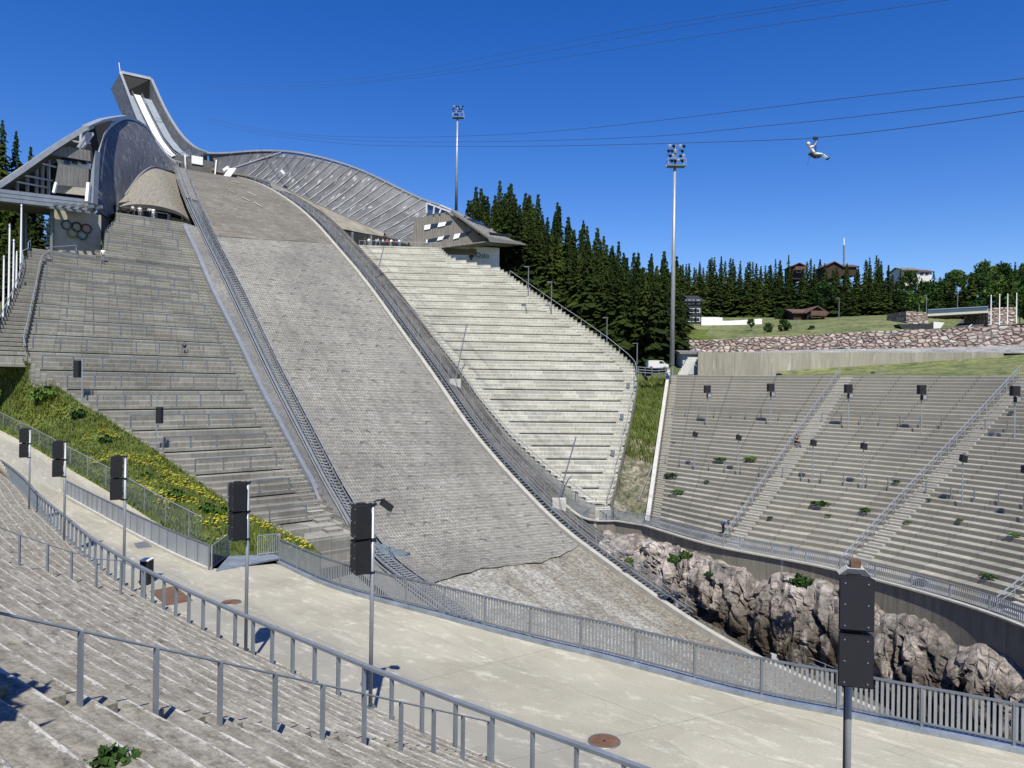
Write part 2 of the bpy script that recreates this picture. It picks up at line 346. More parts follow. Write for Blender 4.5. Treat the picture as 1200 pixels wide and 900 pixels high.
    M['wood'] = wood('weathered_timber', (0.17, 0.155, 0.135))
    M['roofing'] = wood('roof_planks', (0.17, 0.165, 0.155))
    M['brown'] = wood('brown_timber', (0.045, 0.028, 0.02))
    M['redroof'] = mottled('brown_red_roof', (0.13, 0.078, 0.065), 1.5, 0.2)
    M['dkhouse'] = wood('dark_cladding', (0.03, 0.032, 0.035))
    M['plaster'] = mottled('white_plaster', (0.66, 0.65, 0.61), 0.4, 0.1)
    M['shed'] = mottled('pale_blue_shed', (0.42, 0.47, 0.5), 0.4, 0.1)
    M['asphalt'] = mottled('asphalt', (0.07, 0.07, 0.072), 0.4, 0.2, 12)
    M['wire'] = mottled('cable_steel', (0.05, 0.075, 0.14), 1, 0.1, 8, 0.5, 0)
    # vegetation
    def veg(name, a, b, c, s=0.5, fine=5.0, rough=0.8):
        m = N(name); p = m.pos(); n1 = m.noise(p, s, 7, 0.7); n2 = m.noise(p, fine, 4, 0.7)
        col = m.ramp(n1, [(0.35, a), (0.52, b), (0.68, c)])
        col = m.mix(1.0, col, m.ramp(n2, [(0.32, 0.45), (0.62, 1.3)]), 'MULTIPLY')
        m.bump(n2, 0.15); return m.done(col, rough)
    M['ground'] = veg('ground_cover', (0.04, 0.055, 0.02), (0.07, 0.095, 0.03), (0.12, 0.12, 0.05), 0.15)
    M['mound'] = veg('mound_grass', (0.075, 0.10, 0.03), (0.145, 0.16, 0.055), (0.21, 0.19, 0.10), 0.16, 0.9)
    M['meadow'] = veg('meadow_soil', (0.06, 0.075, 0.022), (0.10, 0.14, 0.03), (0.15, 0.15, 0.05), 0.4)
    M['dirt'] = veg('rocky_dirt', (0.06, 0.075, 0.03), (0.13, 0.12, 0.075), (0.28, 0.25, 0.2), 0.5, 2.0)
    def leaf(name, c, var=0.4):
        m = N(name); p = m.pos(); n = m.noise(p, 1.3, 4, 0.7)
        o = m.n('ShaderNodeObjectInfo').outputs['Random']
        col = m.ramp(n, [(0.3, grade(c, 1 - var)), (0.7, grade(c, 1 + var))])
        col = m.mix(1.0, col, m.ramp(o, [(0.0, (0.55, 0.6, 0.65)), (0.6, (1.0, 1.0, 0.9)), (1.0, (1.7, 1.5, 1.1))]), 'MULTIPLY')
        m.b.inputs['Specular IOR Level'].default_value = 0.08
        return m.done(col, 0.9)
    M['spruce'] = leaf('spruce_needles', (0.02, 0.033, 0.007))
    M['netting'] = mottled('netting_blue', (0.13, 0.17, 0.21), 2, .4, 10)
    M['leaf'] = leaf('broad_leaves', (0.04, 0.078, 0.02))
    M['shrub'] = leaf('shrub_leaves', (0.05, 0.1, 0.025))
    M['blade'] = leaf('grass_blades', (0.115, 0.145, 0.035), 0.55)
    M['flower'] = N('yellow_petals').done((0.62, 0.53, 0.03), 0.7)
    M['bark'] = mottled('bark', (0.09, 0.07, 0.05), 2, 0.3)
    # people
    M['skin'] = N('skin').done((0.45, 0.28, 0.2), 0.6)
    for k, c in dict(cloth_white=(0.75, 0.75, 0.75), cloth_blue=(0.08, 0.14, 0.35), cloth_black=(0.02, 0.02, 0.025), cloth_red=(0.4, 0.03, 0.03), cloth_grey=(0.2, 0.22, 0.24), cloth_light=(0.55, 0.65, 0.66), hair=(0.03, 0.02, 0.015), ring_blue=(0.03, 0.08, 0.17), ring_red=(0.2, 0.04, 0.045), ring_green=(0.035, 0.13, 0.085), ring_yellow=(0.24, 0.18, 0.04), ring_black=(0.02, 0.02, 0.02), lens=(0.5, 0.52, 0.5), text_dark=(0.03, 0.03, 0.03)).items():
        M[k] = N(k).done(c, 0.6)
build_materials()

# ------------------------------------------------------------------ mesh builder
class MB:
    def __init__(self): self.v = []; self.f = []; self.uv = []; self.hasuv = False
    def add(self, vs, fs, uvs=None):
        o = len(self.v); self.v += [tuple(p) for p in vs]
        for f in fs: self.f.append(tuple(i + o for i in f))
        if uvs: self.uv += list(uvs); self.hasuv = True
        else: self.uv += [(0.0, 0.0)] * len(vs)
        return self
    def quad(self, a, b, c, d, uv=None):
        if uv is None:
            w = (Vector(b) - Vector(a)).length; h = (Vector(d) - Vector(a)).length; uv = [(0, 0), (w, 0), (w, h), (0, h)]
        return self.add([a, b, c, d], [(0, 1, 2, 3)], uv)
    def poly(self, pts, uv=None):
        return self.add(pts, [tuple(range(len(pts)))], uv)
    def grid(self, rows, uvs=None):
        n = len(rows[0]); vs = [p for r in rows for p in r]
        fs = [(i * n + j, i * n + j + 1, (i + 1) * n + j + 1, (i + 1) * n + j) for i in range(len(rows) - 1) for j in range(n - 1)]
        u = None
        if uvs: u = [p for r in uvs for p in r]
        return self.add(vs, fs, u)
    def box(self, c, size, ax=None):
        """c centre; ax = three axis Vectors or None"""
        c = Vector(c); h = [s / 2 for s in size]
        ax = ax or (Vector((1, 0, 0)), Vector((0, 1, 0)), Vector((0, 0, 1)))
        vs = [c + ax[0] * (h[0] * i) + ax[1] * (h[1] * j) + ax[2] * (h[2] * k) for k in (-1, 1) for j in (-1, 1) for i in (-1, 1)]
        fs = [(0, 2, 3, 1), (4, 5, 7, 6), (0, 1, 5, 4), (2, 6, 7, 3), (0, 4, 6, 2), (1, 3, 7, 5)]
        return self.add(vs, fs, [(size[0] * (i + 1) / 2, size[2] * (k + 1) / 2) for k in (-1, 1) for j in (-1, 1) for i in (-1, 1)])
    def bar(self, a, b, w, h=None):
        """square bar from a to b"""
        a = Vector(a); b = Vector(b); h = h or w
        d = b - a; L = d.length
        if L < 1e-6: return self
        d /= L; up = Vector((0, 0, 1)) if abs(d.z) < 0.95 else Vector((0, 1, 0))
        s = d.cross(up).normalized(); u = s.cross(d)
        return self.box((a + b) / 2, (w, L, h), (s, d, u))
    def tube(self, pts, r, n=8, cap=True):
        pts = [Vector(p) for p in pts]; rr = r if isinstance(r, (list, tuple)) else [r] * len(pts)
        rings = []; 
        for i, p in enumerate(pts):
            d = (pts[min(i + 1, len(pts) - 1)] - pts[max(i - 1, 0)]).normalized()
            up = Vector((0, 0, 1)) if abs(d.z) < 0.9 else Vector((1, 0, 0))
            s = d.cross(up).normalized(); u = s.cross(d)
            rings.append([p + (s * math.cos(2 * math.pi * k / n) + u * math.sin(2 * math.pi * k / n)) * rr[i] for k in range(n)])
        vs = [q for g in rings for q in g]
        fs = [(i * n + k, i * n + (k + 1) % n, (i + 1) * n + (k + 1) % n, (i + 1) * n + k) for i in range(len(pts) - 1) for k in range(n)]
        if cap: fs += [tuple(range(n))[::-1], tuple((len(pts) - 1) * n + k for k in range(n))]
        return self.add(vs, fs)
    def prism(self, pts, off):
        """closed polygon extruded by vector off"""
        off = Vector(off); n = len(pts); a = [Vector(p) for p in pts]; b = [p + off for p in a]
        base = a[0]; ux = (a[1] - a[0]).normalized() if (a[1] - a[0]).length > 0 else Vector((1, 0, 0))
        uv = [((p - base).dot(Vector((ux.x, ux.y, 0)).normalized() if abs(ux.z) < .99 else ux), p.z) for p in a]
        self.add(a, [tuple(range(n))], uv); self.add(b, [tuple(range(n))[::-1]], uv)
        for i in range(n):
            j = (i + 1) % n; self.quad(a[i], b[i], b[j], a[j])
        return self
    def build(self, name, mat, parent=None, smooth=False, weld=False):
        off = Vector(parent.get('_o', (0, 0, 0))) if parent is not None else Vector((0, 0, 0))
        me = bpy.data.meshes.new(name)
        vs = self.v if off.length == 0 else [(p[0] - off.x, p[1] - off.y, p[2] - off.z) for p in self.v]
        me.from_pydata(vs, [], self.f); 
        if self.hasuv:
            ul = me.uv_layers.new(name='UVMap'); arr = np.array(self.uv, dtype=np.float32)
            idx = np.zeros(len(me.loops), dtype=np.int32); me.loops.foreach_get('vertex_index', idx)
            ul.data.foreach_set('uv', arr[idx].ravel())
        me.materials.append(M[mat] if isinstance(mat, str) else mat)
        if smooth: me.polygons.foreach_set('use_smooth', [True] * len(me.polygons))
        me.update()
        o = bpy.data.objects.new(name, me); COL.objects.link(o)
        if parent is not None: o.parent = parent; o['_o'] = tuple(off)
        return o

def empty(name, loc, label, cat, group=None, rz=0.0):
    o = bpy.data.objects.new(name, None); COL.objects.link(o); o.location = Vector(loc); o.rotation_euler.z = rz
    o['_o'] = tuple(loc); o['label'] = label; o['category'] = cat
    if group: o['group'] = group
    return o
def proto(name, label, cat, group=None):
    return empty(name, (0, 0, 0), label, cat, group)
def tag(o, label, cat, group=None, kind=None):
    o['label'] = label; o['category'] = cat
    if group: o['group'] = group
    if kind: o['kind'] = kind
    return o
def struct(o): o['kind'] = 'structure'; return o
KIDS = {}
def copy_tree(o, parent=None):
    c = o.copy(); COL.objects.link(c)
    if parent is not None: c.parent = parent
    for ch in KIDS.get(o.name) or [x for x in o.children]: copy_tree(ch, c)
    return c
class Maker:
    """places copies of a prototype; the first placement uses the prototype itself"""
    def __init__(self, root): self.root = root; self.used = False
    def at(self, loc, rz=0.0, sc=1.0, label=None, group=None):
        o = self.root if not self.used else copy_tree(self.root); self.used = True
        o.location = Vector(loc); o.rotation_euler.z = rz
        o.scale = sc if isinstance(sc, tuple) else (sc, sc, sc)
        if label: o['label'] = label
        if group: o['group'] = group
        return o
# ================================================================== 3-D guide curves of the hill
LE = [onW(x, y, -1) for x, y in [(290,348),(312,394),(328,428),(348,466),(366,500),(386,538),(410,584),(454,648),(488,674)]]
RE = [onW(x, y, 1) for x, y in [(438,346),(466,386),(500,433),(550,507),(592,556),(605,570),(650,617),(682,642),(750,692),(812,735),(882,775)]]
def prof(pts):
    s = [sof(p) for p in pts]; z = [p.z for p in pts]; return s, z
_ls, _lz = prof(LE); _rs, _rz = prof(RE)
_ls += [_ls[-1] + 12, _ls[-1] + 40]; _lz += [_lz[-1] - 1.4, _lz[-1] - 3.0]
_rs += [_rs[-1] + 12]; _rz += [_rz[-1] - 0.8]
_kn = [-16, -7.5, 0, 7.5, 15, 22.5, 30, 37.5, 45]
_ls = _kn + _ls; _lz = [knoll(s) for s in _kn] + _lz; _rs = _kn + _rs; _rz = [knoll(s) for s in _kn] + _rz
ZLIP = 54.0
def _sm(s, S, Z):
    # light smoothing of the measured profile
    return sum(float(np.interp(s + d, S, Z)) for d in (-3, -1.5, 0, 1.5, 3)) / 5
def zl(s): return _sm(s, _ls, _lz)
def zr(s): return _sm(s, _rs, _rz)
S0, S1 = min(_ls[0], _rs[0]), _rs[-2]
def land(s, f):
    """point on the landing: f = -1 left edge .. 1 right edge"""
    a = (f + 1) / 2
    return hill(s, lerp(-wl(s), wr(s), a), lerp(zl(s), zr(s), a))
print('LIP z', ZLIP, 'S0', S0, 'S1', S1, 'end z', zr(S1))

def ribbon(fa, fb, ss, name, mat, parent=None, smooth=False, uvs=True):
    """strip between two curve functions of s"""
    mb = MB(); A = [fa(s) for s in ss]; B = [fb(s) for s in ss]
    rows = []; U = []
    acc = 0
    for i, s in enumerate(ss):
        if i: acc += (A[i] - A[i - 1]).length
        w = (B[i] - A[i]).length; rows.append([A[i], B[i]]); U.append([(acc, 0), (acc, w)])
    mb.grid(rows, U); return mb.build(name, mat, parent, smooth)

# net bottom border: pixels -> s on the right / left
S_BORD_L, S_BORD_R = sof(onW(253, 276, -1)), sof(onW(390, 290, 1))
S_NET_L, S_NET_R = sof(onW(500, 684, -1)), sof(onW(682, 642, 1))
def surf(sa, sb, nm, mat, na=60, nb=24, dz=0.0, irregular=0.0):
    """landing patch between s-functions of the across coordinate"""
    mb = MB(); rows = []; U = []
    for i in range(na + 1):
        r = []; uu = []
        for j in range(nb + 1):
            f = -1 + 2 * j / nb; s = lerp(sa(f), sb(f), i / na)
            p = land(s, f); z = dz + (irregular * (math.sin(s * 1.9 + f * 9) + math.sin(s * 0.7 - f * 14)) if irregular else 0)
            r.append(p + Vector((0, 0, z))); uu.append((s, lerp(-wl(s), wr(s), (f + 1) / 2)))
        rows.append(r); U.append(uu)
    mb.grid(rows, U); o = mb.build(nm, mat, None, True); return struct(o)
bord = lambda f: lerp(S_BORD_L, S_BORD_R, (f + 1) / 2)
netb = lambda f: lerp(S_NET_L, S_NET_R, (f + 1) / 2) + 0.5 * math.sin(f * 4) + .12 * math.sin(f * 23) + .08 * math.sin(f * 61)
S_TOP = -9.0
surf(lambda f: S_TOP, lambda f: bord(f) + 0.25, 'landing_knoll', 'knoll', 40, 20, 0.06, 0.03)
surf(bord, netb, 'landing_slope', 'net', 120, 24, 0.0)
surf(lambda f: netb(f) - 0.6, lambda f: S1 + 12, 'outrun_gravel', 'gravel', 60, 40, -0.12, 0.03)

# ---- side strip left of the landing: curb - gravel strip - rails - stairs
CU = [onW(x, y, -1, 4.4) for x, y in [(215,263),(222,280),(227,287),(250,342),(284,408),(306,456),(330,500),(360,556),(386,598),(408,618)]]
_cs, _cz = prof(CU); CUE = _cs[-1]; _cs = [_cs[0] - 6] + _cs; _cz = [_cz[0] + 4.2] + _cz; _cs.append(_cs[-1] + 8); _cz.append(_cz[-1] - 1.2)
def zc(s):
    q = min(1.0, max(0.0, (s - (CUE - 8)) / 6.0)); return lerp(_sm(s, _cs, _cz), zl(s) + 0.25, q)
sA, sB = S_TOP, _cs[-1] + 6
def left(off, dz=0.0):
    def f(s):
        a = min(1, off / 4.4); z0 = zl(s)
        z1 = zc(s) if s > _cs[1] - 2 else z0 + (zc(_cs[1] - 2) - zl(_cs[1] - 2))
        z = lerp(z0, z1, a * a)
        return hill(s, -(wl(s) + off), z + dz)
    return f
ss = [sA + (sB - sA) * i / 90 for i in range(91)]
sc_ = [s for s in ss if _cs[1] <= s <= _cs[-1] - 7]
struct(ribbon(left(2.3, -0.05), left(4.3, -0.05), [s for s in ss if s > _cs[1] - 2], 'side_strip', 'strip'))
struct(ribbon(left(-0.02, -0.3), left(2.4, -0.3), ss, 'slope_side_ground', 'strip'))
struct(ribbon(left(2.2, -0.45), left(12, -1.6), [s for s in ss if s > _cs[-1] - 8], 'slope_foot_ground', 'strip'))
# silver curb
cb = MB()
for a, b in zip(sc_, sc_[1:]):
    for q in (left(4.25, 0.45), left(4.65, 0.45)): pass
    p0, p1, q0, q1 = left(4.22, 0.5)(a), left(4.22, 0.5)(b), left(4.72, 0.5)(a), left(4.72, 0.5)(b)
    d = Vector((0, 0, -1.6)); cb.quad(p0, p1, q1, q0); cb.quad(p0 + d, p1 + d, p1, p0); cb.quad(q0, q1, q1 + d, q0 + d)
o = cb.build('edge_curb', 'galv'); tag(o, 'long pale steel curb along the right edge of the grey left grandstand', 'curb')
# stairway beside landing
st = empty('slope_stairway', left(1.1)(sA), 'narrow open steel stairway climbing along the left edge of the ski slope', 'stairway')
tr = MB(); s = sA
while s < sB + 4:
    a, b = left(0.35, 0.12)(s), left(1.55, 0.12)(s); tr.bar(a, b, 0.26, 0.05); s += 0.48
tr.build('treads', 'galv', st)
for off in (0.3, 1.6):
    g = MB(); g.tube([left(off, 0.05)(s) for s in ss], 0.09, 5); g.build('stringer', 'galv_dk', st)
for off in (0.3, 1.62):
    for h in (0.55, 1.05):
        g = MB(); g.tube([left(off, h)(s) for s in ss], 0.035, 5); g.build('handrail', 'galv', st)
g = MB(); s = sA
while s < sB:
    for off in (0.3, 1.62):
        p = left(off, 0)(s); g = MB(); g.bar(p, p + Vector((0, 0, 1.05)), 0.05); g.build('rail_post', 'galv', st)
    s += 2.6
pr = empty('slope_pipe_rail', left(2.2)(sA), 'pair of steel pipe rails between the stairway and the gravel strip', 'railing')
for off, h in ((2.05, 0.5), (2.3, 0.25)):
    g = MB(); g.tube([left(off, h)(s) for s in ss], 0.075, 6); g.build('pipe', 'galv', pr)

# ---- right of the landing: kerb, dark stair, cable fence, retaining wall
def right(off, dz=0.0):
    return lambda s: hill(s, wr(s) + off, zr(s) + dz)
sr = [S_TOP - 2 + (S1 - S_TOP + 12) * i / 110 for i in range(111)]
cb = MB()
for a, b in zip(sr, sr[1:]):
    p0, p1, q0, q1 = right(-0.05, 0.4)(a), right(-0.05, 0.4)(b), right(0.5, 0.4)(a), right(0.5, 0.4)(b)
    d = Vector((0, 0, -1.2)); cb.quad(p0, p1, q1, q0); cb.quad(p0 + d, p1 + d, p1, p0); cb.quad(q0, q1, q1 + d, q0 + d)
o = cb.build('slope_kerb', 'kerb'); tag(o, 'pale concrete kerb following the right edge of the ski slope', 'kerb')
struct(ribbon(right(0.4, -0.35), right(5.6, -0.35), sr, 'right_side_ground', 'dark_strip'))
st = empty('service_stairway', right(1.3)(sr[0]), 'dark steel service stairway running down the right edge of the ski slope', 'stairway')
tr = MB(); s = sr[0]
while s < S1 - 8:
    a, b = right(0.75, -0.05)(s), right(1.75, -0.05)(s); tr.bar(a, b, 0.28, 0.05); s += 0.5
tr.build('treads', 'galv_dk', st)
sr2 = [s for s in sr if s < S1 - 6]
for off, h in ((0.7, 0.1), (1.8, 0.1)):
    g = MB(); g.tube([right(off, h)(s) for s in sr2], 0.08, 5); g.build('stringer', 'galv_dk', st)
for off, h in ((0.7, 0.9), (1.85, 0.9), (1.85, 0.45)):
    g = MB(); g.tube([right(off, h)(s) for s in sr2], 0.035, 5); g.build('handrail', 'galv', st)
g = MB(); s = sr[0]
while s < S1 - 7:
    for off in (0.7, 1.85):
        p = right(off, 0)(s); g = MB(); g.bar(p, p + Vector((0, 0, 0.9)), 0.05); g.build('rail_post', 'galv', st)
    s += 3.0
g = MB()
for off, h in ((3.0, 0.8), (3.0, 0.4)): g.tube([right(off, h)(s) for s in sr], 0.025, 5)
s = sr[0]
while s < sr[-1]:
    p = right(3.0, -0.3)(s); g.bar(p, p + Vector((0, 0, 1.15)), 0.05); s += 2.2
o = g.build('cable_fence', 'galv'); tag(o, 'thin cable fence beside the right slope stairway above the rock', 'fence')

# ================================================================== grandstands
def boundary(poly):
    ys = [p[1] for p in poly]; xs = [p[0] for p in poly]
    return lambda y: float(np.interp(y, ys, xs))

def stand_rows(edge, k, side, bx, zs):
    """edge: near-slope edge polyline (Vectors), rows run from it sideways; returns list (A, B) with A left, B right"""
    z = [p.z for p in edge][::-1]; xs = [p.x for p in edge][::-1]; ys = [p.y for p in edge][::-1]
    out = []
    for zz in zs:
        a = Vector((np.interp(zz, z, xs), np.interp(zz, z, ys), zz))
        if zz > z[-1]:
            e = (edge[0] - edge[1]); a = edge[0] + e * ((zz - edge[0].z) / e.z)
        if zz < z[0]:
            e = (edge[-1] - edge[-2]); a = edge[-1] + e * ((zz - edge[-1].z) / e.z)
        d = Vector((1, k, 0)).normalized() * side; L = 1.0
        while L < 130:
            p = a + d * L; x, y = pix(p)
            if side * (x - bx(y)) > 0: break
            L += 0.25
        b = a + d * L
        out.append((a, b) if side > 0 else (b, a))
    return out

def build_stand(root, rows, mat, per, endw, smooth_ends=True, rec=0.2, nsub=1, slab=None, skirt=2.5):
    """stepped concrete: rows = list from top to bottom of (A, B)"""
    mb = MB(); N_ = len(rows)
    # smooth the free ends a little
    for i in range(N_ - 1):
        (A, B), (A2, B2) = rows[i], rows[i + 1]         # upper, lower
        zt, zl_ = A.z, A2.z
        LA = (B2 - A2).length
        # tread at lower level from the lower line back to the upper line
        mb.quad(Vector((A2.x, A2.y, zl_)), Vector((B2.x, B2.y, zl_)), Vector((B.x, B.y, zl_)), Vector((A.x, A.y, zl_)),
                [(0, i + .3), (LA, i + .3), (LA, i + .99), (0, i + .99)])
        back = (Vector((A.x - A2.x, A.y - A2.y, 0))); nb = back.normalized() if back.length else Vector((0, 1, 0))
        nb = Vector((-(B - A).y, (B - A).x, 0)).normalized()
        if nb.dot(back) < 0: nb = -nb
        # riser from the lower tread to the upper tread, recessed slot under every per-th nosing
        if i % per == 0:
            g = rec; zz = zl_ + g
            a0, b0 = Vector((A.x, A.y, zl_)), Vector((B.x, B.y, zl_)); dv = nb * 0.3
            mb.quad(a0 + dv, b0 + dv, b0 + dv + Vector((0, 0, g)), a0 + dv + Vector((0, 0, g)))
            mb.quad(a0, b0, b0 + dv, a0 + dv)
            mb.quad(Vector((A.x, A.y, zz)) + dv, Vector((B.x, B.y, zz)) + dv, Vector((B.x, B.y, zz)), Vector((A.x, A.y, zz)))
            z0 = zz
        else: z0 = zl_
        L = (B - A).length
        mb.quad(Vector((A.x, A.y, z0)), Vector((B.x, B.y, z0)), Vector((B.x, B.y, zt)), Vector((A.x, A.y, zt)), [(0, i + 0), (L, i + 0), (L, i + .3), (0, i + .3)])
        # side cheeks
        for p, q in ((A, A2), (B, B2)):
            mb.quad(Vector((p.x, p.y, zt)), Vector((q.x, q.y, zt)), Vector((q.x, q.y, zl_ - 2.5)), Vector((p.x, p.y, zl_ - 2.5)))
    A, B = rows[0] if slab is None else slab
    nb = Vector((-(B - A).y, (B - A).x, 0)).normalized(); nb = nb if nb.y > 0 else -nb
    LA = (B - A).length
    mb.quad(A, B, B + nb * 7, A + nb * 7, [(0, 0), (LA, 0), (LA, 7), (0, 7)])
    A, B = rows[-1]; mb.quad(Vector((A.x, A.y, A.z - skirt)), Vector((B.x, B.y, B.z - skirt)), B, A)
    mb.build('terraces', mat, root)

def end_steps(root, rows, which, inset, width, mat, lo=0, hi=None):
    """half-height steps of the end aisle"""
    mb = MB(); hi = hi or len(rows) - 1
    for i in range(lo, hi):
        (A, B), (A2, B2) = rows[i], rows[i + 1]
        if which == 'L':
            d = (B - A).normalized(); a = A + d * inset; a2 = A2 + d * inset
            b = a + d * width; b2 = a2 + d * width
        else:
            d = (A - B).normalized(); a = B + d * inset; a2 = B2 + d * inset
            b = a + d * width; b2 = a2 + d * width
        h = (A.z - A2.z) / 2
        m1 = a.lerp(a2, 0.5); m2 = b.lerp(b2, 0.5)
        z0 = A2.z; top = z0 + h
        base = [Vector((p.x, p.y, z0 + 0.001)) for p in (a, b, m2, m1)]
        mb.prism([Vector((p.x, p.y, top)) for p in base], (0, 0, -h * 0.96))
    mb.build('aisle_steps', mat, root)

def row_rail(root, a, b, h=1.0, sp=2.2, r=0.03, mat='galv', name='row_railing', bars=(1.0,)):
    d = b - a; n = max(1, int(d.length / sp)); mb = MB()
    for hh in bars: mb.bar(a + Vector((0, 0, h * hh)), b + Vector((0, 0, h * hh)), r * 2)
    for i in range(n + 1):
        p = a.lerp(b, i / n); mb.bar(p, p + Vector((0, 0, h)), r * 1.6)
    return mb.build(name, mat, root)

# left grandstand
LB = boundary([(137,240),(136,262),(124,268),(122,296),(56,299.5),(50,312),(44,350),(36,385),(29,415),(32,424),(54,439),(85,461),(116,482),(147,500),(180,522),(207,542),(237,562),(262,585),(300,607),(345,628),(404,650)])
def smooth_free(rows, side, k=2, lo=0, hi=None):
    hi = hi if hi is not None else len(rows); L = [(b - a).length for a, b in rows]; out = list(rows)
    for i in range(lo, hi):
        w = [L[j] for j in range(max(lo, i - k), min(hi, i + k + 1))]; m = sum(w) / len(w) if lo + k <= i < hi - k else L[i]; a, b = rows[i]; d = (b - a).normalized()
        out[i] = (a, a + d * m) if side > 0 else (b - d * m, b)
    return out
STEP = 0.45; z_top = CU[0].z + 0.4; z_bot = CU[-1].z - 0.6
zs = [z_top - i * STEP for i in range(int((z_top - z_bot) / STEP) + 1)]
LROWS = stand_rows(CU, 0.95, -1, LB, zs)
LG = empty('left_grandstand', LROWS[-1][0], 'huge grey concrete grandstand with row railings left of the ski slope', 'grandstand')
LL = [(b - a).length for a, b in LROWS]; SPL = max(range(8, 40), key=lambda i: LL[i] - LL[i - 1]); print('split row', SPL, LL[SPL - 1], LL[SPL])
LROWS = smooth_free(LROWS, -1, 2, 0, SPL); LROWS = smooth_free(LROWS, -1, 3, SPL, None)
_d = (LROWS[SPL][1] - LROWS[SPL][0]).normalized(); _ub = LROWS[SPL][1] - _d * (LROWS[SPL - 1][1] - LROWS[SPL - 1][0]).length
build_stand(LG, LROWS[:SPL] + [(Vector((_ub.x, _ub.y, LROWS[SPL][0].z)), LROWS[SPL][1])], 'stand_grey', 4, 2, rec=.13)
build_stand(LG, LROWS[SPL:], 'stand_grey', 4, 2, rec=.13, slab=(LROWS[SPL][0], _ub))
end_steps(LG, LROWS, 'R', 0.5, 1.5, 'stand_grey')
for i in [j for j in range(4, SPL, 4)] + [j for j in range(SPL + 4, len(LROWS) - 1, 4)]:
    A, B = LROWS[i]; d = (B - A).normalized()
    if (B - A).length < 6: continue
    row_rail(LG, A + d * 0.6, B - d * 2.6, 1.0, 2.3, .06, 'galv_dk')
# left end aisle: its own lighter flight of stairs further left, with posts
L2 = boundary([(36,290),(30,312),(16,350),(0,385),(-16,415),(-30,430)])
nA = [i for i, (A, B) in enumerate(LROWS) if pix(A)[1] < 420 and i >= SPL]
arow = []
for i in nA:
    A, B = LROWS[i]; d = (A - B).normalized(); L = 0.5
    while L < 12:
        x, y = pix(A + d * L)
        if x < L2(y): break
        L += 0.25
    arow.append((A + d * L, A + d * 0.05))
arow = smooth_free(arow, -1, 4)
AI = empty('side_staircase', arow[-1][0], 'broad grey stairs with handrails along the far left end of the left grandstand', 'staircase')
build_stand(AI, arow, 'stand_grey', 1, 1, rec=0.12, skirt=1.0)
for off in (0.0, 1.0):
    g = MB(); pts = [a.lerp(b, 0.02 + off * 0.94) + Vector((0, 0, 1.0)) for a, b in arow]
    g.tube(pts, 0.05, 5)
    for p in pts[::4]: g.bar(p - Vector((0, 0, 1)), p, 0.06)
    g.build('handrail', 'galv', AI)

# right grandstand
RSL = [onW(x, y, 1, 5.0) for x, y in [(413,287),(446,329),(480,366),(508,398),(534,430),(562,470),(600,515),(640,552),(685,587),(706,601)]]
RB = boundary([(511,286),(520,297),(531,304.5),(560,311),(583,315),(594,322),(640,354),(668,373),(707,400),(744,430),(746,450),(740,482),(732,520),(722,560),(712,600),(708,612)])
STR = 0.46; z_top = RSL[0].z; zs = [z_top - i * STR for i in range(int((z_top - RSL[-1].z) / STR) + 1)]
RROWS = stand_rows(RSL, 0.1, 1, RB, zs)
RROWS = smooth_free(RROWS, 1, 2, 14)
RG = empty('right_grandstand', RROWS[-1][0], 'pale cream concrete grandstand right of the ski slope, bright in the sun', 'grandstand')
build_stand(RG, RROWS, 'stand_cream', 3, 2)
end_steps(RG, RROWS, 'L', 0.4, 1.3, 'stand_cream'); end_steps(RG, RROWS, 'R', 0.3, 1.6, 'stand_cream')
pts = [B + Vector((0, 0, 1.0)) for A, B in RROWS]
i0 = max(range(len(pts)), key=lambda i: pix(pts[i])[0])
g = MB(); g.tube(pts[13:i0 + 1], 0.05, 5)
for p in pts[13:i0 + 1:5]: g.bar(p - Vector((0, 0, 1)), p, 0.06)
g.build('edge_handrail', 'galv', RG)
g = MB(); g.tube([p + Vector((-0.3, 0, 0)) for p in pts[i0:]], 0.04, 5)
for p in pts[i0::5]: g.bar(p + Vector((-0.3, 0, -1)), p + Vector((-0.3, 0, 0)), 0.06)
g.build('edge_handrail', 'galv', RG)
for i in range(i0 + 3, len(pts) - 3, 9):
    p = pts[i]; g = MB(); g.box(p + Vector((-1.2, -0.2, -0.55)), (0.5, 0.12, 0.7)); g.build('step_barrier', 'galv_dk', RG)
g = MB(); g.tube([A + Vector((-0.25, 0, 1.0)) for A, B in RROWS], 0.045, 5)
for A, B in RROWS[::5]: g.bar(A + Vector((-0.25, 0, 0)), A + Vector((-0.25, 0, 1)), 0.06)
g.build('edge_handrail', 'galv', RG)

# bowl grandstand (far right)
ZB, ZT = CZ - 14.6, CZ + 1.7
def aisle_xy(px_b, Db, px_t, Dt):
    ub = ray(px_b, 640)[0]; ut = ray(px_t, 443)[0]
    return Vector((ub * Db, Db, 0)), Vector((ut * Dt, Dt, 0))
AB = [aisle_xy(762, 80.5, 786, 117), aisle_xy(848, 70.5, 984, 101), aisle_xy(988, 62, 1194, 86), (Vector((32.2, 50.5, 0)), Vector((67, 66, 0))), (Vector((32.5, 38, 0)), Vector((72, 47, 0)))]
NB_ = 61
BOT = interp_poly([a for a, b in AB], NB_); TOP = []
